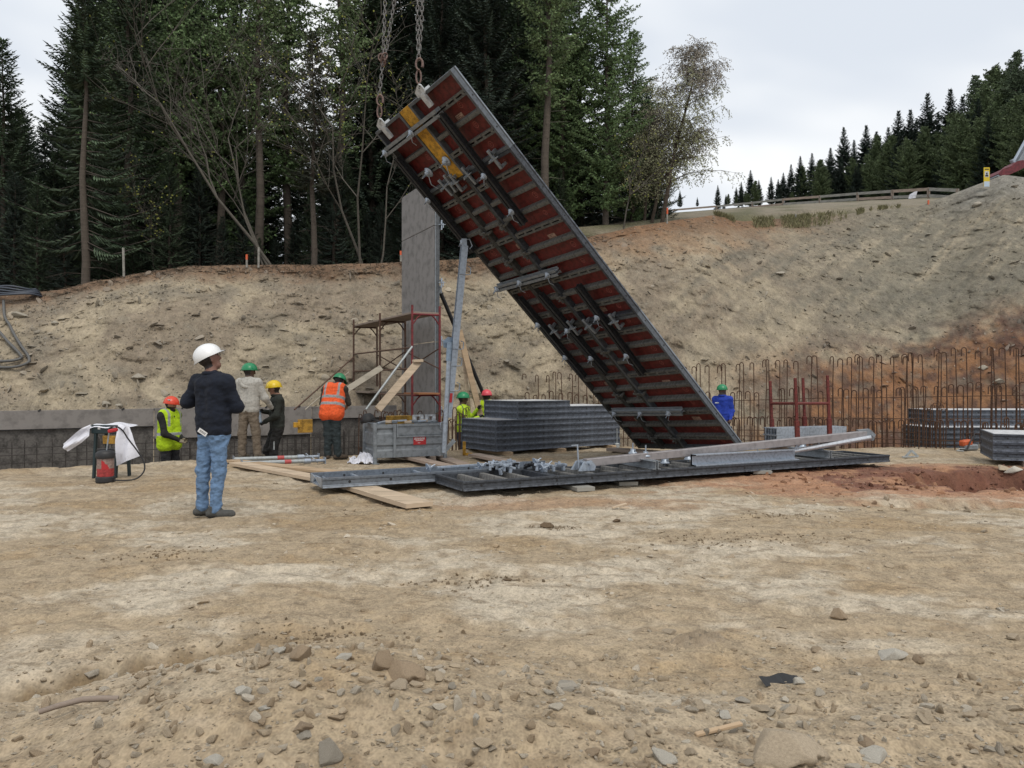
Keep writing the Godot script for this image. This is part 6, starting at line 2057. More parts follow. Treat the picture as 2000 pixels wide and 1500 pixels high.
func people():
	fold.seed = 6; fold.frequency = 1.0; fold.fractal_octaves = 3
	var dark_skin := Color(0.10, 0.052, 0.035)
	var tan_skin := Color(0.33, 0.17, 0.115)
	var black_hair := Color(0.012, 0.010, 0.009)
	var green := shell(lin(0.012, 0.21, 0.085))
	# white helmet, foreground
	var p := on_ground(409, 1011)
	var J := stance({"f": Vector3(0.5, 0, -0.866), "pel": Vector3(0.045, 0.93, 0.0), "chest": Vector3(0.035, 1.33, 0.0), "neck": Vector3(0.02, 1.50, 0.0), "head": Vector3(-0.005, 1.665, -0.01), "hf": Vector3(0.78, 0.42, -0.42), "up": Vector3(-0.42, 0.9, 0.15),
		"shL": Vector3(-0.15, 1.43, -0.09), "elL": Vector3(-0.275, 1.215, -0.10), "wrL": Vector3(-0.05, 1.22, -0.26), "shR": Vector3(0.21, 1.42, 0.09), "elR": Vector3(0.300, 1.17, 0.04), "wrR": Vector3(0.20, 1.21, -0.22),
		"anL": Vector3(-0.10, 0.10, -0.05), "knL": Vector3(-0.075, 0.50, -0.03), "anR": Vector3(0.075, 0.095, 0.05), "knR": Vector3(0.115, 0.50, 0.04), "toeL": Vector3(0.85, 0, -0.5), "toeR": Vector3(0.98, 0, -0.15)})
	var white := person(p, 1.03, 0.0105, J, {"skin": Color(0.20, 0.105, 0.075), "hair": black_hair, "jacket": Color(0.0065, 0.008, 0.022), "trousers": Color(0.135, 0.225, 0.375), "shoes": Color(0.075, 0.075, 0.072), "helmet": shell(lin(0.78, 0.79, 0.80)), "ridge": true, "collar": true, "pad": 0.008, "top_name": "sweater"}, "man in white helmet, navy sweater and blue jeans looking up at the load")
	var q := MB.new()
	q.box(Transform3D(), Vector3(0.10, 0.045, 0.004))
	q.col = Color(0.05, 0.05, 0.05)
	for i in 6: q.box(Transform3D(Basis(), Vector3(-0.03 + i * 0.012, 0.0, 0.0025)), Vector3(0.006, 0.020, 0.001))
	put("pocket_tag", q.mesh(), M.tag_white, white, Transform3D(Basis(Vector3(0, 0, 1), -0.6), Vector3(-0.02, 0.905, 0.128)))
	# grey hoodie
	p = Vector3((486.0 - 1000.0) / FOCAL * 13.75, 0, -13.75)
	p.y = ground_y(p.x, 13.75)
	J = stance({"f": Vector3(0.25, 0, -0.97), "hf": Vector3(0.85, -0.05, -0.5), "anL": Vector3(-0.13, 0.09, 0), "anR": Vector3(0.17, 0.09, 0.02), "knL": Vector3(-0.12, 0.50, 0), "knR": Vector3(0.14, 0.50, 0.02), "elR": Vector3(0.30, 1.13, 0.0), "wrR": Vector3(0.36, 0.95, -0.20)})
	var hood := person(p, 0.965, 0.015, J, {"skin": Color(0.09, 0.05, 0.035), "hair": black_hair, "jacket": Color(0.42, 0.41, 0.38), "trousers": Color(0.155, 0.125, 0.092), "shoes": Color(0.10, 0.085, 0.06), "helmet": green, "baggy": 0.012, "pad": 0.006, "top_name": "hoodie", "crease": 0.006, "glove": Color(0.02, 0.02, 0.02)}, "worker in green helmet and light grey hoodie seen from behind")
	q = MB.new()
	q.col = Color(0.42, 0.41, 0.38)
	var hp := PackedVector3Array()
	for i in 11:
		var t := PI * i / 10.0
		hp.append(Vector3(cos(t) * 0.13, 1.47 - 0.13 * sin(t), 0.085 + 0.02 * sin(t)))
	q.tube(hp, 0.036, 8)
	put("hood", q.mesh(), M.cloth, hood)
	q = MB.new()
	q.box(Transform3D(), Vector3(0.025, 0.07, 0.01))
	put("yellow_rule", q.mesh(), M.sign_yellow, hood, Transform3D(Basis(Vector3(0, 0, 1), 0.15), Vector3(-0.12, 0.90, 0.125)))
	# yellow helmet with bottle
	p = Vector3((541.0 - 1000.0) / FOCAL * 14.15, 0, -14.15)
	p.y = -0.28
	J = stance({"f": Vector3(-0.85, 0, 0.5), "hf": Vector3(-0.93, -0.12, 0.33), "head": Vector3(-0.05, 1.63, 0.02), "elR": Vector3(-0.10, 1.16, -0.24), "wrR": Vector3(-0.27, 1.20, -0.05), "elL": Vector3(0.06, 1.14, 0.23), "wrL": Vector3(-0.16, 1.02, 0.20), "anL": Vector3(0.02, 0.09, 0.1), "anR": Vector3(-0.10, 0.09, -0.06), "knR": Vector3(-0.20, 0.46, -0.06), "knL": Vector3(-0.04, 0.50, 0.1)})
	var yel := person(p, 0.985, 0.015, J, {"skin": tan_skin, "hair": Color(0.03, 0.02, 0.012), "jacket": Color(0.020, 0.026, 0.020), "jacket_paint": func(v: Vector3) -> Color: return Color(0.06, 0.075, 0.07) if v.x < -0.08 and v.x > -0.2 and absf(v.y - 1.28) < 0.075 and v.z > 0.0 else Color(0.020, 0.026, 0.020), "trousers": Color(0.012, 0.012, 0.013), "shoes": Color(0.03, 0.028, 0.025), "helmet": shell(lin(0.68, 0.48, 0.012)), "collar": true, "baggy": 0.012, "glove": Color(0.02, 0.02, 0.02)}, "worker in yellow helmet and black jacket holding a water bottle")
	q = MB.new()
	q.bx(-0.012, 0.50, 0.175, 0.012, 0.66, 0.182)
	put("grey_piping", q.mesh(), M.galv_pale, yel)
	q = MB.new()
	q.lathe([[0.0, 0.0], [0.036, 0.0], [0.04, 0.02], [0.037, 0.08], [0.04, 0.14], [0.036, 0.19], [0.014, 0.235], [0.014, 0.26], [0.0, 0.26]], 14, Transform3D())
	tag(put("water_bottle", q.mesh(), M.bottle, self, Transform3D(Basis(Vector3(0, 0, 1), 0.1), p + Vector3(-0.235, 0.985, 0.24))), "clear plastic water bottle held by the worker in the yellow helmet", "bottle")
	# orange vest, bent over
	p = on_ground(651, 897)
	J = stance({"f": Vector3(0.12, 0, -0.99), "pel": Vector3(-0.03, 0.90, 0.02), "chest": Vector3(0.0, 1.24, -0.13), "neck": Vector3(0.03, 1.40, -0.22), "head": Vector3(0.05, 1.50, -0.30), "hf": Vector3(0.35, -0.45, -0.8), "up": Vector3(0.1, 0.85, -0.3),
		"elR": Vector3(0.265, 1.06, -0.14), "wrR": Vector3(0.16, 0.98, -0.36), "elL": Vector3(-0.26, 1.06, -0.16), "wrL": Vector3(-0.10, 0.96, -0.36), "anL": Vector3(-0.11, 0.09, 0.0), "anR": Vector3(0.09, 0.09, 0.02), "knL": Vector3(-0.10, 0.48, 0.0), "knR": Vector3(0.06, 0.48, 0.02), "toeL": Vector3(-0.3, 0, -0.9), "toeR": Vector3(0.75, 0, -0.5)})
	person(p, 0.97, 0.015, J, {"skin": tan_skin, "hair": black_hair, "jacket": Color(0.045, 0.038, 0.030), "short": true, "trousers": Color(0.030, 0.042, 0.046), "shoes": Color(0.075, 0.058, 0.042), "helmet": green, "vest": Color(0.80, 0.115, 0.030), "bands": [0.27, 0.13], "mark": true, "top_name": "shirt", "baggy": 0.012}, "worker in orange safety vest and green helmet bent forward, seen from behind")
	# red helmet, yellow vest, in the trench
	p = Vector3((331.0 - 1000.0) / FOCAL * 13.9, -0.56, -13.9)
	J = stance({"f": Vector3(0.93, 0, 0.36), "hf": Vector3(0.95, -0.12, 0.25), "head": Vector3(0.03, 1.62, 0.0), "elR": Vector3(0.02, 1.10, 0.25), "wrR": Vector3(0.24, 0.98, 0.16), "elL": Vector3(0.02, 1.10, -0.22), "wrL": Vector3(0.25, 0.99, 0.0)})
	person(p, 0.985, 0.015, J, {"skin": tan_skin, "hair": black_hair, "beard": true, "jacket": Color(0.013, 0.013, 0.014), "trousers": Color(0.018, 0.018, 0.02), "shoes": Color(0.03, 0.03, 0.03), "helmet": shell(lin(0.62, 0.055, 0.02)), "vest": Color(0.42, 0.62, 0.015), "bands": [0.16], "badge": true, "collar": true, "glove": Color(0.20, 0.17, 0.12)}, "worker in red helmet and yellow safety vest standing in the trench")
	# green helmet, hi-vis shirt, holding the board
	p = at(903, 770, 17.2)
	p.y = -0.55
	J = stance({"f": Vector3(0.9, 0, 0.3), "hf": Vector3(0.96, 0.0, 0.1), "chest": Vector3(0.02, 1.30, 0), "elR": Vector3(0.16, 1.12, 0.24), "wrR": Vector3(0.36, 1.22, 0.12), "elL": Vector3(0.18, 1.18, -0.16), "wrL": Vector3(0.34, 1.40, -0.05)})
	person(p, 1.0, 0.018, J, {"skin": dark_skin, "hair": black_hair, "jacket": Color(0.43, 0.62, 0.03), "trousers": Color(0.03, 0.035, 0.05), "shoes": Color(0.03, 0.03, 0.03), "helmet": green, "top_name": "shirt", "glove": Color(0.03, 0.03, 0.03),
		"jacket_paint": func(v: Vector3) -> Color: return Color(0.10, 0.11, 0.08) if absf(v.x - v.z * 0.4 + 0.06) < 0.016 or absf(v.y - 1.06) < 0.02 else Color(0.43, 0.62, 0.03)}, "worker in green helmet and lime shirt steadying the yellowish board")
	# pink-red helmet behind the stack
	p = at(950, 763, 17.6)
	p.y = -0.5
	J = stance({"f": Vector3(0.3, 0, -0.95), "hf": Vector3(0.3, -0.1, -0.95)})
	person(p, 1.0, 0.018, J, {"skin": dark_skin, "hair": black_hair, "jacket": Color(0.02, 0.021, 0.024), "trousers": Color(0.03, 0.03, 0.03), "shoes": Color(0.03, 0.03, 0.03), "helmet": shell(lin(0.60, 0.06, 0.085)), "vest": Color(0.45, 0.62, 0.02), "bands": [0.2], "top_name": "shirt"}, "worker in pink-red helmet and lime vest half hidden behind the big stack")
	# blue jacket on the right
	p = at(1411, 750, 18.9)
	p.y = -0.38
	J = stance({"f": Vector3(-0.55, 0, 0.83), "hf": Vector3(-0.8, -0.05, 0.55)})
	var blue := person(p, 1.0, 0.018, J, {"skin": dark_skin, "hair": Color(0.10, 0.085, 0.07), "beard": true, "jacket": Color(0.018, 0.05, 0.36), "trousers": Color(0.02, 0.03, 0.12), "shoes": Color(0.03, 0.03, 0.03), "helmet": green, "collar": true}, "worker in green helmet and blue jacket behind the lifted element's foot")
	q = MB.new()
	q.box(Transform3D(Basis(Vector3.UP, -0.5), Vector3(-0.16, 1.33, 0.10)), Vector3(0.09, 0.025, 0.03))
	put("chest_logo", q.mesh(), M.white_paint, blue)

# ---------------------------------------------------------------- trees
func spray(b: MB, p: Vector3, d: Vector3, side: Vector3, l: float, w: float, c: Color):      # one needle-clad shoot: a narrow leaf-shaped face
	var k := b.V.size()
	var m := p + d * l * 0.45
	var tip := p + d * l
	var n := side.cross(d).normalized()
	b.V.append(p); b.V.append(m + side * w); b.V.append(tip); b.V.append(m - side * w)
	for q in 4:
		b.N.append(n); b.C.append(c)
	b.I.append_array(PackedInt32Array([k, k + 2, k + 1, k, k + 3, k + 2]))

func taper(b: MB, pts: PackedVector3Array, r0: float, r1: float, n := 6):
	b.tube(pts, r0, n, r1)

# spruce: trunk, then whorls of drooping boughs set with shoots
func spruce(sd: int, H: float, R: float, bare: float, dens: float, tint: Color, droop := 0.35, wide := 1.0, open_front := false) -> Array:
	var g := RandomNumberGenerator.new()
	g.seed = sd
	var tr := MB.new()
	var pts := PackedVector3Array()
	for i in 9: pts.append(Vector3(0.05 * sin(i * 1.3 + sd), H * i / 8.0, 0.05 * cos(i * 1.7 + sd)))
	pts[0] = Vector3(0, -0.4, 0)
	taper(tr, pts, 0.012 * H + 0.02, 0.01, 9)
	var cr := MB.new()
	var wood := Color(0.055, 0.045, 0.036)
	var y := H * bare
	while y < H - 0.1:
		var t := (y - H * bare * 0.5) / (H * (1.0 - bare * 0.5))
		var prof := pow(1.0 - t, 0.82 if wide < 2.0 else 1.0) * (0.55 + 0.45 * smooth(0.0, 0.16, t))
		var nb := g.randi_range(4, 6)
		var ph0 := g.randf() * TAU
		for ib in nb:
			var az := ph0 + TAU * ib / nb + g.randf_range(-0.35, 0.35)
			var L := (R * prof + 0.10) * g.randf_range(0.62, 1.12)
			if open_front and t < 0.62 and sin(az) > 0.25: continue
			if L < 0.12: L = 0.12
			var rad := Vector3(cos(az), 0, sin(az))
			var sd0 := Vector3(-sin(az), 0, cos(az))
			var rise := lerpf(-droop, 0.75, pow(t, 1.6)) + g.randf_range(-0.12, 0.12)
			var o := Vector3(0, y + g.randf_range(-0.12, 0.12), 0)
			var nn := maxi(3, int(L / (0.115 / dens)))
			var bt := g.randf_range(0.65, 1.35)
			var prev := o
			var bp := PackedVector3Array([o])
			for i in nn:
				var u := (i + 1.0) / nn
				var p := o + rad * L * u + Vector3(0, L * (rise * u + 0.30 * u * u * (1.0 - t) - 0.10 * sin(u * PI)), 0)
				var dir := (p - prev).normalized()
				var sl := (0.17 + 0.34 * (1.0 - u) * minf(1.0, L)) * g.randf_range(0.75, 1.25) * (1.0 if wide < 2.0 else clampf(L / 1.3, 0.3, 1.0))
				var c := tint * (bt * g.randf_range(0.75, 1.25) * (0.85 + 0.4 * u))
				if u > 0.16 or t > 0.6:
					for s in [-1.0, 1.0]:
						var dd: Vector3 = (dir * 0.75 + sd0 * s * 0.8 + Vector3(0, -0.30 - g.randf() * 0.25, 0)).normalized()
						spray(cr, p, dd, dd.cross(Vector3.UP).normalized(), sl * sqrt(wide), 0.036 * wide, c)
						dd = (dir * 0.5 + sd0 * s * 0.45 + Vector3(0, -0.85 * g.randf() + 0.15, 0)).normalized()
						spray(cr, p - dir * 0.05, dd, dir.cross(dd).normalized(), sl * 0.75 * sqrt(wide), 0.034 * wide, c * 0.9)
					spray(cr, p, (dir + Vector3(0, 0.35, 0)).normalized(), sd0, sl * 0.6, 0.032 * wide, c * 1.1)
				bp.append(p)
				prev = p
			spray(cr, prev, (prev - bp[bp.size() - 2]).normalized(), sd0, 0.2, 0.04, tint * bt * 1.3)
			cr.col = wood
			if L > 0.5: taper(cr, PackedVector3Array([bp[0], bp[bp.size() / 2], bp[bp.size() - 1]]), 0.010 + 0.007 * L, 0.004, 3)
		y += lerpf(0.30, 0.17, t) / (0.75 + 0.25 * dens)
	# dead lower boughs
	var yy := H * 0.06
	while yy < H * bare:
		var az := g.randf() * TAU
		var L := R * g.randf_range(0.25, 0.6)
		cr.col = Color(0.075, 0.062, 0.05)
		var rad := Vector3(cos(az), 0, sin(az))
		taper(cr, PackedVector3Array([Vector3(0, yy, 0), rad * L * 0.5 + Vector3(0, yy - 0.02, 0), rad * L + Vector3(0, yy - 0.2 * L, 0)]), 0.014, 0.003, 3)
		for i in 5:
			var u := 0.35 + 0.13 * i
			var p := rad * L * u + Vector3(0, yy - 0.2 * L * u * u, 0)
			var q := p + (rad * 0.2 + Vector3(g.randf_range(-0.25, 0.25), g.randf_range(-0.3, 0.05), g.randf_range(-0.25, 0.25)))
			taper(cr, PackedVector3Array([p, q]), 0.006, 0.002, 3)
		yy += g.randf_range(0.10, 0.3)
	return [tr.mesh(), cr.mesh()]

# larch: long thin boughs carrying loose tufts of fresh needles
func larch(sd: int, H: float, R: float, bare: float, tint: Color, thick := 1.0, wide := 1.0) -> Array:
	var g := RandomNumberGenerator.new()
	g.seed = sd
	var tr := MB.new()
	var pts := PackedVector3Array()
	for i in 9: pts.append(Vector3(0.07 * sin(i * 1.1 + sd), H * i / 8.0, 0.07 * cos(i * 1.4 + sd)))
	pts[0] = Vector3(0, -0.4, 0)
	taper(tr, pts, 0.0105 * H + 0.02, 0.01, 8)
	var cr := MB.new()
	var wood := Color(0.085, 0.07, 0.055)
	var y := H * bare
	while y < H - 0.1:
		var t := (y - H * bare) / (H * (1.0 - bare))
		var prof := pow(1.0 - t, 0.7) * (0.35 + 0.65 * smooth(0.0, 0.35, t))
		for ib in g.randi_range(3, 5):
			var az := g.randf() * TAU
			var L := (R * prof + 0.15) * g.randf_range(0.5, 1.2)
			var rad := Vector3(cos(az), 0, sin(az))
			var sd0 := Vector3(-sin(az), 0, cos(az))
			var rise := g.randf_range(-0.25, 0.2) + 0.4 * t
			var o := Vector3(0, y + g.randf_range(-0.15, 0.15), 0)
			var nn := maxi(4, int(L / 0.13))
			var bp := PackedVector3Array([o])
			var bt := g.randf_range(0.7, 1.3)
			for i in nn:
				var u := (i + 1.0) / nn
				var p := o + rad * L * u + Vector3(0, L * (rise * u + 0.22 * u * u), 0) + sd0 * 0.06 * sin(u * 5.0 + az)
				bp.append(p)
				# side twigs hanging from the bough
				for s in [-1.0, 1.0]:
					var tl := g.randf_range(0.15, 0.45) * (1.15 - u)
					var td: Vector3 = (rad * 0.5 + sd0 * s * g.randf_range(0.4, 1.0) + Vector3(0, g.randf_range(-0.7, 0.15), 0)).normalized()
					cr.col = wood
					if g.randf() < 0.6: taper(cr, PackedVector3Array([p, p + td * tl]), 0.005, 0.002, 3)
					var m := int(tl / 0.075 * thick) + 1
					for k in m:
						var c := tint * bt * g.randf_range(0.7, 1.4)
						var q := p + td * tl * (k + 0.6) / m
						var dd := Vector3(g.randf_range(-1, 1), g.randf_range(-0.4, 1), g.randf_range(-1, 1)).normalized()
						spray(cr, q, dd, dd.cross(td).normalized(), 0.105 * wide, 0.030 * wide, c)
			cr.col = wood
			taper(cr, PackedVector3Array([bp[0], bp[bp.size() / 2], bp[bp.size() - 1]]), 0.010 + 0.006 * L, 0.003, 3)
		y += 0.20
	var yy := H * 0.1
	while yy < H * bare:
		var az := g.randf() * TAU
		var L := R * g.randf_range(0.2, 0.55)
		var rad := Vector3(cos(az), 0, sin(az))
		cr.col = Color(0.085, 0.075, 0.062)
		taper(cr, PackedVector3Array([Vector3(0, yy, 0), rad * L + Vector3(0, yy + g.randf_range(-0.2, 0.1) * L, 0)]), 0.012, 0.003, 3)
		yy += g.randf_range(0.12, 0.4)
	return [tr.mesh(), cr.mesh()]

# broadleaf: limbs that fork down to twigs, leaves strewn on the twigs
func grow(g: RandomNumberGenerator, wd: MB, lf: MB, p: Vector3, d: Vector3, L: float, r: float, depth: int, leaf: float, tint: Color, hang: float):
	var q := p
	var dd := d
	var pts := PackedVector3Array([p])
	var segs := 4 if depth > 1 else 3
	for i in segs:
		dd = (dd + Vector3(g.randf_range(-0.22, 0.22), g.randf_range(-0.10, 0.18) - (hang if depth <= 1 else 0.0), g.randf_range(-0.22, 0.22))).normalized()
		q += dd * L / segs
		pts.append(q)
		if depth > 0 and i >= (1 if depth > 2 else 0):
			for k in (2 if depth <= 2 else 1):
				var ax := Vector3(g.randf_range(-1, 1), g.randf_range(-0.3, 0.8), g.randf_range(-1, 1)).normalized()
				grow(g, wd, lf, q, (dd * 0.75 + ax * 0.75).normalized(), L * g.randf_range(0.42, 0.68), r * 0.55, depth - 1, leaf, tint, hang)
		if depth <= 1 and leaf > 0.0:
			for k in 3:
				if g.randf() < leaf:
					var ld := Vector3(g.randf_range(-1, 1), g.randf_range(-1.2, 0.3), g.randf_range(-1, 1)).normalized()
					spray(lf, q + Vector3(g.randf_range(-0.06, 0.06), g.randf_range(-0.08, 0.04), g.randf_range(-0.06, 0.06)), ld, ld.cross(Vector3(0.3, 0.2, 0.9)).normalized(), 0.075, 0.028, tint * g.randf_range(0.6, 1.4))
	wd.tube(pts, maxf(r, 0.004), 6 if depth > 2 else 3, maxf(r * 0.45, 0.003))

func birch(g: RandomNumberGenerator, o: Node3D, line: Array, d: float, size: float, limbs: int):
	var wd := MB.new()
	var lf := MB.new()
	var ax := PackedVector3Array()
	for i in 25:
		var t := i / 24.0 * (line.size() - 1)
		var a := int(minf(t, line.size() - 2))
		var p := at(lerpf(line[a][0], line[a + 1][0], t - a), lerpf(line[a][1], line[a + 1][1], t - a), d) - o.position
		ax.append(p + Vector3(0, -0.25 if i == 0 else 0.0, 0.15 * sin(i * 0.5)))
	wd.col = Color(0.9, 0.85, 0.8)
	wd.tube(ax, 0.085 * size, 8, 0.012)
	for i in limbs:
		var u := lerpf(0.16, 0.99, (i + g.randf()) / limbs)
		var p := ax[int(u * 24)].lerp(ax[mini(24, int(u * 24) + 1)], u * 24 - int(u * 24))
		var az := g.randf() * TAU
		var L := size * (0.45 + 2.3 * pow(1.0 - u, 0.7)) * g.randf_range(0.55, 1.1)
		var dir := Vector3(cos(az) * 0.8 + 0.12, g.randf_range(0.5, 1.0), sin(az) * 0.8).normalized()
		var lp := PackedVector3Array([p])
		var q := p
		for j in 5:
			dir = (dir + Vector3(g.randf_range(-0.2, 0.2), g.randf_range(-0.28, 0.1), g.randf_range(-0.2, 0.2))).normalized()
			q += dir * L / 5.0
			lp.append(q)
			for k in 4:
				var tw := PackedVector3Array([q])
				var td := (dir * 0.5 + Vector3(g.randf_range(-0.9, 0.9), g.randf_range(-0.5, 0.5), g.randf_range(-0.9, 0.9))).normalized()
				var r := q
				for m in 4:
					td = (td + Vector3(0, -0.38, 0)).normalized()
					r += td * g.randf_range(0.08, 0.17)
					tw.append(r)
					for e in 2:
						var ld := Vector3(g.randf_range(-0.8, 0.8), g.randf_range(-1.3, 0.1), g.randf_range(-0.8, 0.8)).normalized()
						spray(lf, r + Vector3(g.randf_range(-0.05, 0.05), g.randf_range(-0.06, 0.05), g.randf_range(-0.05, 0.05)), ld, ld.cross(Vector3(0.3, 0.2, 0.9)).normalized(), 0.062, 0.022, (Color(0.20, 0.21, 0.12) if u < 0.62 else Color(0.22, 0.20, 0.165)) * g.randf_range(0.6, 1.4))
				wd.tube(tw, 0.0055, 3, 0.0025)
		wd.tube(lp, 0.022 * size * (1.1 - u), 4, 0.004)
	put("trunk", wd.mesh(), M.bark, o)
	put("crown", lf.mesh(), M.leaf, o)

func tree(called: String, ms: Array, p: Vector3, s: float, turn: float, label: String, cat := "tree", group := "", bark: Material = null, lean := 0.0) -> Node3D:
	var o := thing(called, Transform3D(Basis(Vector3(0, 0, 1), lean) * Basis(Vector3.UP, turn).scaled(Vector3.ONE * s), p), label, cat, group)
	put("trunk", ms[0], bark if bark else M.bark, o)
	put("crown", ms[1], M.leaf, o)
	return o

func floor_at(px: float, d: float) -> Vector3:
	var dc := table(BANK, px, 2)
	var p := bank_point(px, 1.0 + maxf(0.0, d - dc) / 40.0, false)
	return Vector3((px - 1000.0) / FOCAL * d, p.y - 0.05, -d)

func forest():
	var g := RandomNumberGenerator.new()
	g.seed = 31
	var dk := Color(0.058, 0.088, 0.050)
	var S := [spruce(1, 12.0, 2.8, 0.16, 1.15, dk, 0.35, 1.0, true), spruce(2, 12.0, 2.4, 0.10, 1.1, Color(0.052, 0.080, 0.044), 0.25), spruce(3, 12.0, 3.1, 0.05, 1.2, Color(0.034, 0.052, 0.038), 0.42), spruce(4, 12.0, 1.8, 0.40, 1.0, Color(0.055, 0.064, 0.042))]
	var Lm := [larch(11, 14.0, 2.3, 0.30, Color(0.11, 0.17, 0.07), 2.6), larch(12, 14.0, 3.0, 0.16, Color(0.11, 0.172, 0.07), 3.0), larch(13, 14.0, 1.8, 0.38, Color(0.11, 0.16, 0.065), 1.8)]
	# [px, distance, row of the tip, mesh, label]
	var named := [
		[165, 23.6, -60, S[0], "spruce_tree", "spruce with a long bare lower trunk, leftmost on the rim"],
		[6, 27.5, 78, S[1], "spruce_tree", "dark spruce cut by the picture's left edge"],
		[252, 28.0, -120, S[1], "spruce_tree", "dense spruce right behind the leftmost bare-trunked one"],
		[345, 30.0, -170, Lm[0], "larch_tree", "pale green larch behind the leaning bare trunks' tips"],
		[430, 31.0, -200, Lm[0], "larch_tree", "tall larch left of the thin-crowned ones at upper left"],
		[505, 30.0, -260, Lm[2], "larch_tree", "thin-crowned larch with sky showing through, upper left"],
		[612, 25.6, 60, S[3], "spruce_tree", "slender spruce with a straight bare trunk above the rim's middle"],
		[665, 31.0, -220, Lm[2], "larch_tree", "thin larch left of the lifting chains"],
		[725, 33.0, -120, S[1], "spruce_tree", "spruce seen behind the forked lifting chain"],
		[950, 27.8, -110, S[2], "spruce_tree", "massive dark spruce behind the lifted element's head"],
		[862, 29.5, -60, S[2], "spruce_tree", "dark spruce between the chains and the massive one"],
		[1068, 27.4, -330, Lm[2], "larch_tree", "straight slim trunk with few boughs right of the massive spruce"],
		[1185, 29.0, -95, Lm[1], "larch_tree", "broad fresh-green larch left of the birch"],
		[1132, 31.0, -60, Lm[0], "larch_tree", "larch behind the broad fresh-green one"],
		[285, 31.5, -190, Lm[1], "larch_tree", "larch whose green crown fills the gap right of the leftmost spruces"],
		[470, 32.5, -120, Lm[1], "larch_tree", "broad larch behind the leaning bare stems"],
		[560, 33.0, -230, Lm[0], "larch_tree", "larch above the slender spruce's left side"],
		[1100, 30.0, -150, Lm[1], "larch_tree", "larch just right of the straight slim trunk"],
		[1236, 30.5, 60, Lm[1], "larch_tree", "smaller larch between the broad larch and the birch"]]
	for n in named:
		var p := floor_at(n[0], n[1])
		var H: float = (750.0 - n[2]) / FOCAL * n[1] + EYE - p.y
		var nom := 14.0 if n[4] == "larch_tree" else 12.0
		tree(n[4], n[3], p, H / nom, g.randf() * TAU if n[3] != S[0] else 0.0, n[5], "tree", "trees on the rim")
	# deeper rows that close the wood
	for row in [[33.5, 62], [38.0, 58], [44.0, 54]]:
		var px := -160.0 + g.randf() * 40
		while px < 1275:
			var d: float = row[0] + g.randf_range(-1.5, 1.5)
			var p := floor_at(px, d)
			var gap := px > 400 and px < 720
			var tip := g.randf_range(-180, 40) if not gap else g.randf_range(130, 330)
			if px < 140: tip = maxf(tip, 210 + g.randf() * 120)
			if px > 1080: tip = g.randf_range(120, 330)
			var H := (750.0 - tip) / FOCAL * d + EYE - p.y
			tree("spruce_tree", S[1 + g.randi() % 2], p, H / 12.0, g.randf() * TAU, "dark spruce standing deep in the wood behind the rim", "tree", "spruces deep in the wood")
			px += row[1] * g.randf_range(0.7, 1.3)
	# undergrowth of young spruces
	var px := -140.0
	while px < 1290:
		var d := table(BANK, px, 2) + g.randf_range(2.5, 6.5)
		var p := floor_at(px, d)
		tree("young_spruce", S[1 + g.randi() % 2], p, g.randf_range(2.4, 5.0) / 12.0, g.randf() * TAU, "young dark spruce in the undergrowth at the wood's edge", "tree", "young spruces of the undergrowth")
		px += g.randf_range(22, 46)
	# bare stems leaning left over the rim
	var k := 0
	for b in [[560, 25.0, Vector3(-0.68, 1.0, 0.0), 7.0, 0.062], [545, 25.4, Vector3(-0.58, 1.0, 0.1), 6.2, 0.05], [528, 24.8, Vector3(-0.42, 1.0, -0.1), 5.0, 0.042], [705, 25.2, Vector3(-0.05, 1.0, 0.0), 5.6, 0.045], [722, 25.6, Vector3(-0.14, 1.0, 0.1), 5.2, 0.05], [735, 26.0, Vector3(0.05, 1.0, 0.0), 4.8, 0.04], [1215, 27.8, Vector3(0.05, 1, 0), 2.6, 0.04], [300, 25.5, Vector3(0.1, 1, 0), 2.6, 0.03]]:
		g.seed = 50 + k
		var wd := MB.new()
		var lf := MB.new()
		wd.col = Color.WHITE
		grow(g, wd, lf, Vector3(0, -0.2, 0), b[2].normalized(), b[3], b[4], 3, 0.10 if k > 2 else 0.02, Color(0.16, 0.17, 0.03), 0.06)
		var o := thing("bare_tree", Transform3D(Basis(), floor_at(b[0], b[1])), ["thickest bare grey stem leaning left over the rim", "second bare stem leaning left, behind the thickest", "thinnest bare stem leaning left over the rim", "bare stem with a few yellow leaves left of the standing shutter", "crooked bare stem behind the yellow-leaved one", "thin bare stem nearest the standing shutter", "low leafless shrub at the foot of the larches", "low leafless shrub right of the leftmost spruce"][k], "tree", "bare trees on the rim")
		put("trunk", wd.mesh(), M.bark_grey, o)
		if lf.V.size() > 0: put("crown", lf.mesh(), M.leaf, o)
		k += 1
	# birches at the wood's right end
	k = 0
	for bt in [[1292, 28.6, [[1292, 436], [1310, 330], [1334, 235], [1352, 160], [1362, 96]], 1.0, 74], [1270, 29.2, [[1272, 436], [1288, 360], [1330, 300], [1372, 262]], 0.8, 34], [1256, 29.5, [[1258, 440], [1262, 350], [1280, 270], [1290, 215]], 0.7, 30]]:
		g.seed = 77 + k
		var o := thing("birch_tree", Transform3D(Basis(), floor_at(bt[0], bt[1])), ["airy birch with hanging twigs standing free at the wood's right end", "young birch stem bending right below the airy birch", "thin birch stem left of the airy birch"][k], "tree", "birches at the wood's end")
		birch(g, o, bt[2], bt[1], bt[3], bt[4])
		k += 1
	# far wood beyond the road: tips read from the photograph
	g.seed = 91
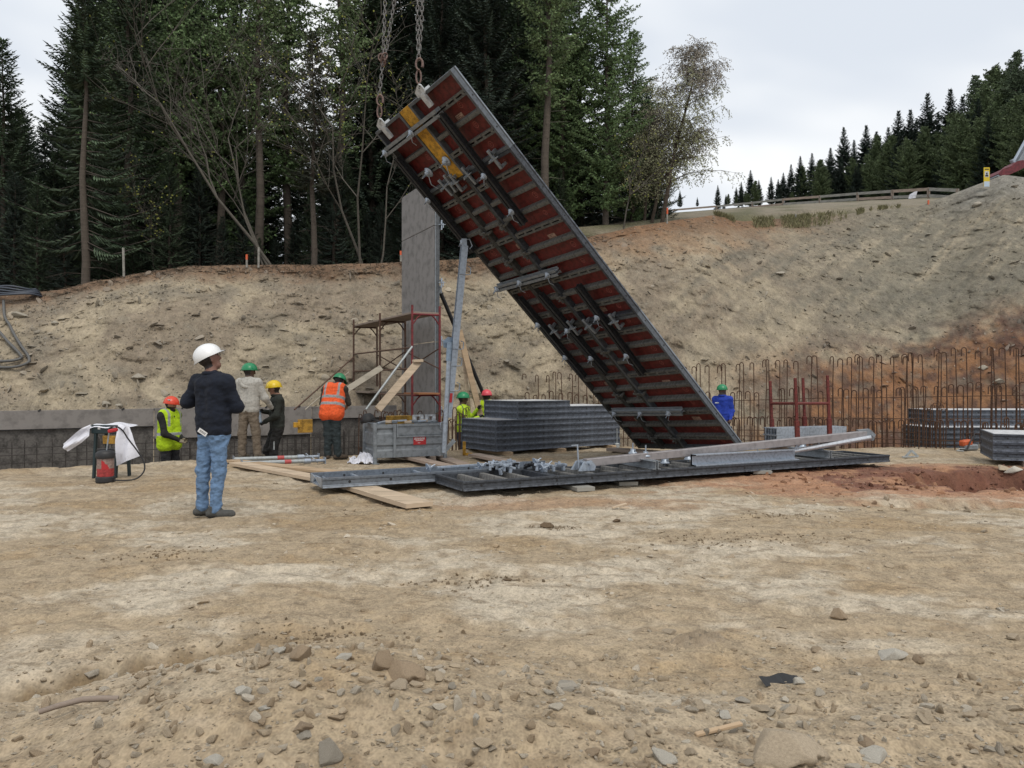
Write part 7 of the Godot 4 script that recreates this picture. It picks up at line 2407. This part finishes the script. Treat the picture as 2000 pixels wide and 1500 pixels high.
	var far := [[1328, 372, 0], [1362, 385, 0], [1402, 362, 0], [1418, 380, 0], [1438, 366, 0], [1466, 333, 0], [1482, 352, 0], [1506, 346, 0], [1530, 338, 0], [1545, 322, 0], [1563, 306, 0], [1586, 300, 0], [1606, 312, 0], [1622, 290, 0], [1648, 250, 0], [1668, 275, 0], [1692, 246, 0], [1712, 258, 0], [1735, 250, 0], [1755, 218, 0], [1778, 216, 0], [1812, 184, 0], [1790, 235, 0], [1832, 220, 0], [1856, 176, 0], [1880, 190, 0], [1905, 150, 2], [1925, 165, 1], [1942, 132, 1], [1965, 140, 1], [1985, 104, 2], [2005, 130, 1], [2035, 110, 1]]
	var fs := [spruce(21, 12.0, 3.5, 0.03, 0.75, Color(0.036, 0.056, 0.044), 0.3, 3.0), spruce(22, 12.0, 3.0, 0.03, 0.75, Color(0.038, 0.06, 0.044), 0.2, 3.0)]
	var fl := [larch(23, 14.0, 4.2, 0.03, Color(0.085, 0.118, 0.052), 2.2, 2.4), larch(24, 14.0, 3.0, 0.12, Color(0.07, 0.098, 0.055), 1.8, 2.0)]
	for f in far:
		var d := lerpf(150.0, 78.0, (f[0] - 1320.0) / 680.0) * g.randf_range(0.92, 1.08)
		var base := at(f[0], 399 - (f[0] - 1320.0) * 0.03, d)
		base.y -= 0.5
		var H: float = at(f[0], f[1], d).y - base.y
		if f[2] == 0: tree("far_spruce", fs[g.randi() % 2], base, H / 12.0, g.randf() * TAU, "dark spruce whose tip stands against the sky beyond the road", "tree", "far trees beyond the road")
		else: tree("far_larch", fl[f[2] - 1], base, H / 14.0, g.randf() * TAU, "loose-crowned larch against the sky at the picture's upper right", "tree", "far larches beyond the road")
	var i := 0
	while i < 120:
		px = lerpf(1400, 2070, pow(g.randf(), 0.85))
		var top := table([[1350, 380], [1466, 362], [1563, 330], [1648, 290], [1755, 258], [1856, 225], [1985, 175], [2060, 165]], px, 1) + g.randf_range(-10, 75)
		var d := lerpf(135.0, 66.0, (px - 1320.0) / 680.0) * g.randf_range(0.9, 1.1)
		var base := at(px, 399 - (px - 1320.0) * 0.03, d)
		base.y -= 0.5
		var H := at(px, top, d).y - base.y
		if g.randf() < 0.62: tree("far_larch", fl[0], base, H / 14.0, g.randf() * TAU, "bushy mid-green larch in the far wood beyond the road", "tree", "far green trees beyond the road")
		else: tree("far_spruce", fs[i % 2], base, H / 12.0, g.randf() * TAU, "dark spruce within the far wood beyond the road", "tree", "far dark trees beyond the road")
		i += 1
	grass()

func grass():
	# scrub and grass between the hump and the road
	var g := RandomNumberGenerator.new()
	g.seed = 17
	var b := MB.new()
	for i in 12000:
		var px := g.randf_range(1395, 1760)
		if n_mid.get_noise_2d(px * 0.022, 4.0) + 0.35 * n_fine.get_noise_2d(px * 0.1, 2.0) < g.randf_range(-0.15, 0.3): continue
		var t := 1.0 - 0.10 * pow(g.randf(), 1.5) * smooth(1400, 1470, px) * (1.0 - smooth(1580, 1720, px))
		if g.randf() < 0.4: t = g.randf_range(1.0, 1.05)
		var p := bank_point(px, t)
		var dd := Vector3(g.randf_range(-0.7, 0.7), 1, g.randf_range(-0.5, 0.5)).normalized()
		spray(b, p, dd, Vector3(1, 0, 0.3).normalized(), g.randf_range(0.05, 0.24), 0.013, Color(0.15, 0.14, 0.07) * g.randf_range(0.6, 1.5))
	tag(put("rough_grass", b.mesh(), M.leaf), "rough grass and scrub on the slope below the road fence", "grass", "", "stuff")
	# roots and litter hanging over the rim
	var r := MB.new()
	for i in 900:
		var px := g.randf_range(60, 1180)
		var t := g.randf_range(0.93, 1.01)
		var p := bank_point(px, t)
		var d := Vector3(g.randf_range(-1, 1), g.randf_range(-0.7, 0.25), g.randf_range(0.1, 0.8)).normalized()
		r.col = Color(0.10, 0.075, 0.05) * g.randf_range(0.5, 1.5)
		r.tube(PackedVector3Array([p, p + d * g.randf_range(0.06, 0.2), p + d * g.randf_range(0.2, 0.4) + Vector3(0, -0.08, 0)]), 0.010, 3, 0.003)
	tag(put("root_litter", r.mesh(), M.leaf), "broken roots and twigs along the cut edge of the forest floor", "litter", "", "stuff")

# ---------------------------------------------------------------- stones
func rock(sd: int, flat: float, sharp: float, sub := 2) -> ArrayMesh:      # a broken stone: noise-bent icosphere cut by a few planes
	var key := "rock%d_%d" % [sd, sub]
	if cache.has(key): return cache[key]
	var g := RandomNumberGenerator.new()
	g.seed = sd * 13 + 5
	var t := (1.0 + sqrt(5.0)) / 2.0
	var v: Array[Vector3] = [Vector3(-1, t, 0), Vector3(1, t, 0), Vector3(-1, -t, 0), Vector3(1, -t, 0), Vector3(0, -1, t), Vector3(0, 1, t), Vector3(0, -1, -t), Vector3(0, 1, -t), Vector3(t, 0, -1), Vector3(t, 0, 1), Vector3(-t, 0, -1), Vector3(-t, 0, 1)]
	var f := [0, 11, 5, 0, 5, 1, 0, 1, 7, 0, 7, 10, 0, 10, 11, 1, 5, 9, 5, 11, 4, 11, 10, 2, 10, 7, 6, 7, 1, 8, 3, 9, 4, 3, 4, 2, 3, 2, 6, 3, 6, 8, 3, 8, 9, 4, 9, 5, 2, 4, 11, 6, 2, 10, 8, 6, 7, 9, 8, 1]
	for i in 12: v[i] = v[i].normalized()
	for s in sub:
		var nf := []
		var mid := {}
		for i in range(0, f.size(), 3):
			var m := []
			for e in 3:
				var a: int = f[i + e]
				var b: int = f[i + (e + 1) % 3]
				var k := mini(a, b) * 100000 + maxi(a, b)
				if not mid.has(k):
					mid[k] = v.size()
					v.append(((v[a] + v[b]) * 0.5).normalized())
				m.append(mid[k])
			nf.append_array([f[i], m[0], m[2], f[i + 1], m[1], m[0], f[i + 2], m[2], m[1], m[0], m[1], m[2]])
		f = nf
	var planes := []
	for i in 11: planes.append([Vector3(g.randf_range(-1, 1), g.randf_range(-1, 1), g.randf_range(-1, 1)).normalized(), g.randf_range(0.38, 0.72)])
	var n := FastNoiseLite.new()
	n.seed = sd
	n.frequency = 0.8
	var b := MB.new()
	for p in v:
		var q := p * (1.0 + 0.35 * n.get_noise_3dv(p * 1.6) + 0.08 * n.get_noise_3dv(p * 6.0))
		if sub > 2: q += p * (0.05 * n.get_noise_3dv(p * 9.0) + 0.03 * n.get_noise_3dv(p * 22.0))
		for pl in planes:
			var h: float = q.dot(pl[0]) - pl[1]
			if h > 0: q -= pl[0] * h * sharp
		q.y *= flat
		b.V.append(q)
		b.N.append(Vector3.ZERO)
		b.C.append(Color.WHITE)
	if sub < 2:        # chips keep sharp facets
		var fl := MB.new()
		for i in range(0, f.size(), 3): fl.tri(b.V[f[i]], b.V[f[i + 1]], b.V[f[i + 2]])
		cache[key] = fl.mesh()
		return cache[key]
	for i in range(0, f.size(), 3):
		var nn := (b.V[f[i + 1]] - b.V[f[i]]).cross(b.V[f[i + 2]] - b.V[f[i]])
		for e in 3: b.N[f[i + e]] += nn
		b.I.append_array(PackedInt32Array([f[i], f[i + 2], f[i + 1]]))
	for i in b.N.size(): b.N[i] = b.N[i].normalized()
	cache[key] = b.mesh()
	return cache[key]

func scatter(called: String, mesh: Mesh, xfs: Array, cols: Array, label: String):
	var mm := MultiMesh.new()
	mm.transform_format = MultiMesh.TRANSFORM_3D
	mm.use_colors = true
	mm.mesh = mesh
	mm.instance_count = xfs.size()
	for i in xfs.size():
		mm.set_instance_transform(i, xfs[i])
		mm.set_instance_color(i, cols[i])
	var o := MultiMeshInstance3D.new()
	o.name = numbered(called)
	o.multimesh = mm
	o.material_override = M.stone
	add_child(o)
	tag(o, label, "gravel", "", "stuff")

func stones():
	var g := RandomNumberGenerator.new()
	g.seed = 40
	# the boulders and stones one can pick out: [px, py of the base, width px, height ratio, kind, tone, label]
	var big := [
		[1545, 1492, 175, 0.55, 1, 0, "largest pale boulder at the bottom edge, right of centre"],
		[1718, 1488, 72, 0.55, 2, 1, "rounded whitish stone right of the largest boulder"],
		[1697, 1462, 40, 0.7, 5, 2, "brownish stone behind the rounded whitish one"],
		[1298, 1496, 52, 0.85, 3, 1, "light block-shaped stone at the bottom edge left of the largest boulder"],
		[1752, 1294, 62, 0.6, 2, 1, "smooth pale stone in the right foreground"],
		[1795, 1296, 28, 0.8, 4, 2, "small brown stone touching the smooth pale one"],
		[1643, 1212, 36, 0.85, 5, 2, "round brown stone standing alone, right of centre"],
		[1562, 1340, 34, 0.6, 6, 1, "pale slab lying on the black foil"],
		[1108, 1348, 62, 0.3, 7, 3, "flat grey slab of slate, foreground centre"],
		[1110, 1352, 44, 0.25, 8, 3, "thin grey slab under the flat slate"],
		[1370, 1390, 40, 0.7, 4, 0, "angular tan stone left of the flat long one"],
		[1418, 1407, 32, 0.7, 2, 1, "egg-shaped light stone beside the angular tan one"],
		[1492, 1394, 52, 0.35, 7, 0, "long flat tan stone behind the largest boulder"],
		[1452, 1374, 34, 0.4, 8, 3, "grey flat stone above the long flat tan one"],
		[1350, 1475, 30, 0.7, 1, 0, "tan cobble left of the wooden lath"],
		[1160, 1480, 34, 0.8, 3, 2, "brown cobble near the bottom edge, centre right"],
		[470, 1360, 50, 0.45, 6, 1, "flat pale stone on the spoil heap, left of centre"],
		[515, 1388, 34, 0.4, 7, 1, "narrow pale stone right of the flat pale one"],
		[588, 1432, 52, 0.6, 3, 2, "brown block on the spoil heap's front"],
		[590, 1450, 50, 0.4, 4, 3, "grey stone under the brown block"],
		[640, 1496, 56, 1.3, 5, 3, "pointed grey stone at the bottom edge"],
		[413, 1500, 56, 0.5, 1, 1, "pale stone cut by the bottom edge, left"],
		[785, 1330, 110, 0.6, 1, 2, "large earth-coloured boulder on the spoil heap"],
		[740, 1316, 62, 0.85, 4, 2, "upright brown rock at the large boulder's left"],
		[782, 1345, 46, 0.6, 2, 0, "rounded stone before the large earth-coloured boulder"],
		[672, 1288, 42, 0.35, 8, 1, "light flat stone behind the spoil heap's top"],
		[585, 1290, 48, 0.8, 5, 2, "earthy cobble half buried at the top of the heap"],
		[545, 1278, 30, 0.7, 3, 1, "small light stone left of the earthy cobble"],
		[620, 1335, 24, 0.6, 2, 3, "oval grey pebble in the middle of the heap"],
		[930, 1410, 22, 0.8, 6, 1, "small whitish stone right of the heap"],
		[880, 1348, 22, 0.9, 4, 3, "two-toned grey stone right of the large boulder"],
		[1310, 1240, 40, 0.4, 7, 0, "flat tan stone beside the dusty rag"],
		[1985, 1252, 34, 0.5, 6, 0, "tan stone at the right edge"],
		[915, 1500, 30, 0.8, 3, 2, "brown stone at the bottom edge, centre"],
		[560, 1275, 26, 0.9, 6, 2, "brown lump behind the small light stone"],
		[1065, 1032, 34, 0.45, 4, 4, "dark crumbled clod of earth in the open yard"],
		[1205, 1020, 18, 0.5, 5, 4, "small dark clod right of the crumbled one"],
		[1985, 925, 36, 0.7, 2, 1, "pale boulder on the hollow's far edge"],
		[1965, 920, 30, 0.6, 3, 0, "tan boulder left of the pale one at the hollow's edge"],
		[990, 1135, 26, 0.25, 8, 4, "dark flat clod near the yard's middle"]]
	var tones := [Color(0.49, 0.40, 0.29), Color(0.62, 0.58, 0.50), Color(0.40, 0.30, 0.20), Color(0.45, 0.405, 0.335), Color(0.17, 0.115, 0.065)]
	for s in big:
		var p := on_ground(s[0], minf(s[1], 1499))
		var w: float = s[2] / FOCAL * -p.z * 0.5
		var m := rock(s[4], 0.75, 0.9, 3)
		var o := put("stone" if s[5] < 4 else "earth_clod", m, null, self, Transform3D(Basis(Vector3.UP, g.randf() * TAU).scaled(Vector3(w, w * s[3] * 1.35, w * 0.85)), p + Vector3(0, w * s[3] * 0.35, -w * 0.5)))
		var mt: StandardMaterial3D = M.stone.duplicate()
		mt.albedo_color = (tones[s[5]] * g.randf_range(0.9, 1.1)).linear_to_srgb()
		o.material_override = mt
		tag(o, s[6], "stone", "stones in the foreground")
	# gravel and chips: many sizes, two meshes
	for kind in 4:
		var xf := []
		var co := []
		var n: int = [15000, 7000, 2400, 900][kind]
		for i in n:
			var d := 2.2 + pow(g.randf(), [1.9, 1.7, 1.9, 2.3][kind]) * 9.0
			var x := g.randf_range(-0.75, 0.75) * d
			var dens := 0.10 + 1.2 * smooth(-0.15, 0.35, n_mid.get_noise_2d(x * 0.8 + 3, d * 0.8)) + 0.7 * (1.0 - smooth(3.0, 5.0, d)) 
			if g.randf() > dens: continue
			var s: float = [0.0035, 0.0062, 0.0110, 0.019][kind] * exp(g.randf_range(-0.45, 0.5)) * (1.0 + 0.05 * d)
			var y := ground_y(x, d)
			var b := Basis(Vector3.UP, g.randf() * TAU) * Basis(Vector3(1, 0, 0), g.randf_range(-0.5, 0.5))
			xf.append(Transform3D(b.scaled_local(Vector3(s * g.randf_range(0.8, 1.5), s * g.randf_range(0.45, 0.85), s)), Vector3(x, y + s * 0.12, -d)))
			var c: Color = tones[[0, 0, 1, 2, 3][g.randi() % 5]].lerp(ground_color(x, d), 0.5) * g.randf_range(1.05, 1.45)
			co.append(c)
		scatter("gravel", rock(20 + kind, 0.7, 0.95, 1 if kind < 3 else 2), xf, co, ["finest grit strewn over the yard", "small gravel strewn over the yard", "pebbles strewn over the yard", "fist-sized stones strewn over the yard"][kind])
	# the spoil heap is full of stones
	var hx := []
	var hc := []
	for i in 760:
		var x := -0.75 + g.randfn() * 0.75
		var d := 3.2 + g.randfn() * 0.45
		if i % 3 == 0:
			x = 1.7 + g.randfn() * 0.7
			d = 3.05 + g.randfn() * 0.35
		if d < 2.3: continue
		var s := 0.0125 * exp(g.randf_range(-0.6, 0.95))
		var b := Basis(Vector3(g.randf_range(-1, 1), g.randf_range(-1, 1), g.randf_range(-1, 1)).normalized(), g.randf() * TAU)
		hx.append(Transform3D(b.scaled_local(Vector3(s * 1.35, s * 0.75, s)), Vector3(x, ground_y(x, d) + s * 0.2, -d)))
		hc.append(tones[[0, 0, 2, 1, 3][g.randi() % 5]].lerp(ground_color(x, d), 0.4) * g.randf_range(1.05, 1.5))
	scatter("heap_stones", rock(24, 0.8, 0.95, 1), hx, hc, "broken stones mixed into the spoil heaps in the foreground")
	# crumbled clay in and round the hollow, and dark crumbs in the yard
	var cx := []
	var cc := []
	for i in 5200:
		var x := g.randf_range(3.6, 11.5)
		var d := g.randf_range(8.6, 13.6)
		if i % 5 == 0:
			var c: Array = [[1.65, 6.75, 0.34], [2.5, 6.9, 0.4], [0.42, 7.45, 0.12], [-1.05, 4.35, 0.2], [-0.2, 5.5, 0.25], [-2.9, 6.3, 0.3], [0.35, 11.9, 0.5], [2.9, 8.2, 0.25]][g.randi() % 8]
			x = c[0] + g.randfn() * c[2]
			d = c[1] + g.randfn() * c[2] * 0.45
		elif g.randf() > 0.15 + 1.2 * smooth(0.0, 0.3, n_mid.get_noise_2d(x * 1.1 + 7.0, d * 1.4)) * (1.0 - smooth(0.8, 1.2, Vector2((x - 7.9) / 3.4, (d - 11.2) / 1.9).length())): continue
		var s := 0.0125 * exp(g.randf_range(-0.6, 1.1)) * (0.42 if i % 5 == 0 else 1.2)
		var b := Basis(Vector3(g.randf_range(-1, 1), g.randf_range(-1, 1), g.randf_range(-1, 1)).normalized(), g.randf() * TAU)
		cx.append(Transform3D(b.scaled_local(Vector3(s * 1.4, s * 0.8, s)), Vector3(x, ground_y(x, d) + s * 0.1, -d)))
		cc.append((ground_color(x, d) if i % 5 else ground_color(x, d).lerp(Color(0.26, 0.185, 0.11), 0.7)) * g.randf_range(0.7, 1.15))
	scatter("clay_clods", rock(27, 0.8, 0.9, 1), cx, cc, "crumbled lumps of clay round the hollow and in the yard")
	# stones and clods in the embankment
	for kind in 3:
		var xf := []
		var co := []
		for i in [13000, 4800, 450][kind]:
			var px := g.randf_range(-60, 2060)
			var t := pow(g.randf(), 0.9) * 0.97 + 0.01
			var p := bank_point(px, t)
			if g.randf() > 0.35 + smooth(-0.2, 0.3, n_mid.get_noise_3dv(p * 0.7)): continue
			var s: float = [0.017, 0.032, 0.07][kind] * exp(g.randf_range(-0.4, 0.5))
			var b := Basis(Vector3(g.randf_range(-1, 1), g.randf_range(-1, 1), g.randf_range(-1, 1)).normalized(), g.randf() * TAU)
			xf.append(Transform3D(b.scaled_local(Vector3(s * 1.5, s * 0.55, s)), p + Vector3(0, 0.1, 0.15) * s))
			var c := bank_color(px, t, p)
			var pale := 1.35 if g.randf() < 0.3 else g.randf_range(0.85, 1.2)
			co.append(c.lerp(Color(0.36, 0.34, 0.30), 0.35) * pale)
		scatter("slope_rubble", rock(30 + kind, 0.7, 0.95, 1 + (1 if kind == 2 else 0)), xf, co, ["chips of stone bedded in the slope", "clods and stones bedded in the slope", "larger stones sticking out of the slope"][kind])
	# rocks on the slope that stand out
	var k := 0
	for s in [[45, 618, 34, "pale squared rock beside the plastic pipe on the slope"], [108, 632, 18, "flat light stone right of the squared rock on the slope"], [275, 738, 30, "pale rock low on the slope above the table"], [210, 790, 24, "rounded rock at the slope's foot behind the table"], [235, 792, 20, "small rounded rock right of the one at the slope's foot"], [1522, 535, 20, "isolated stone high on the right-hand slope"], [1918, 720, 24, "whitish boulder in the red clay at right"], [1950, 745, 22, "tan boulder in the red clay, right of the whitish one"], [1905, 402, 24, "stone on the spoil heap below the warning board"], [1980, 365, 18, "flat pale stone near the spoil heap's top"]]:
		var p := on_bank(s[0], s[1])
		var w: float = s[2] / FOCAL * -p.z * 0.5
		var o := put("slope_rock", rock(3 + k % 5, 0.75, 0.9, 2), M.stone_pale, self, Transform3D(Basis(Vector3.UP, k * 1.7).scaled(Vector3(w, w * 0.7, w)), p + Vector3(0, 0.1, 0.15) * w))
		tag(o, s[3], "rock", "rocks on the slope")
		k += 1

func _ready():
	rng.seed = 7
	n_big.seed = 1; n_big.frequency = 0.16; n_big.fractal_octaves = 3
	n_mid.seed = 2; n_mid.frequency = 0.7; n_mid.fractal_octaves = 4
	n_fine.seed = 3; n_fine.frequency = 0.9; n_fine.fractal_octaves = 3
	n_ridge.seed = 4; n_ridge.frequency = 0.8; n_ridge.fractal_type = FastNoiseLite.FRACTAL_RIDGED; n_ridge.fractal_octaves = 4
	make_view()
	var t0 := Time.get_ticks_msec()
	make_materials()
	make_ground()
	make_bank()
	print("land ", Time.get_ticks_msec() - t0)
	lifted_element()
	lying_element()
	stacks()
	standing_shutter()
	hanging_prop()
	long_shutter()
	scaffold()
	starter_bars()
	steel_crate()
	beam_bundle()
	site_boards()
	lying_tubes()
	plastic_sheet()
	table_and_sprayer()
	chainsaw()
	slope_things()
	print("things ", Time.get_ticks_msec() - t0)
	people()
	print("people ", Time.get_ticks_msec() - t0)
	forest()
	print("forest ", Time.get_ticks_msec() - t0)
	stones()
	print("stones ", Time.get_ticks_msec() - t0)
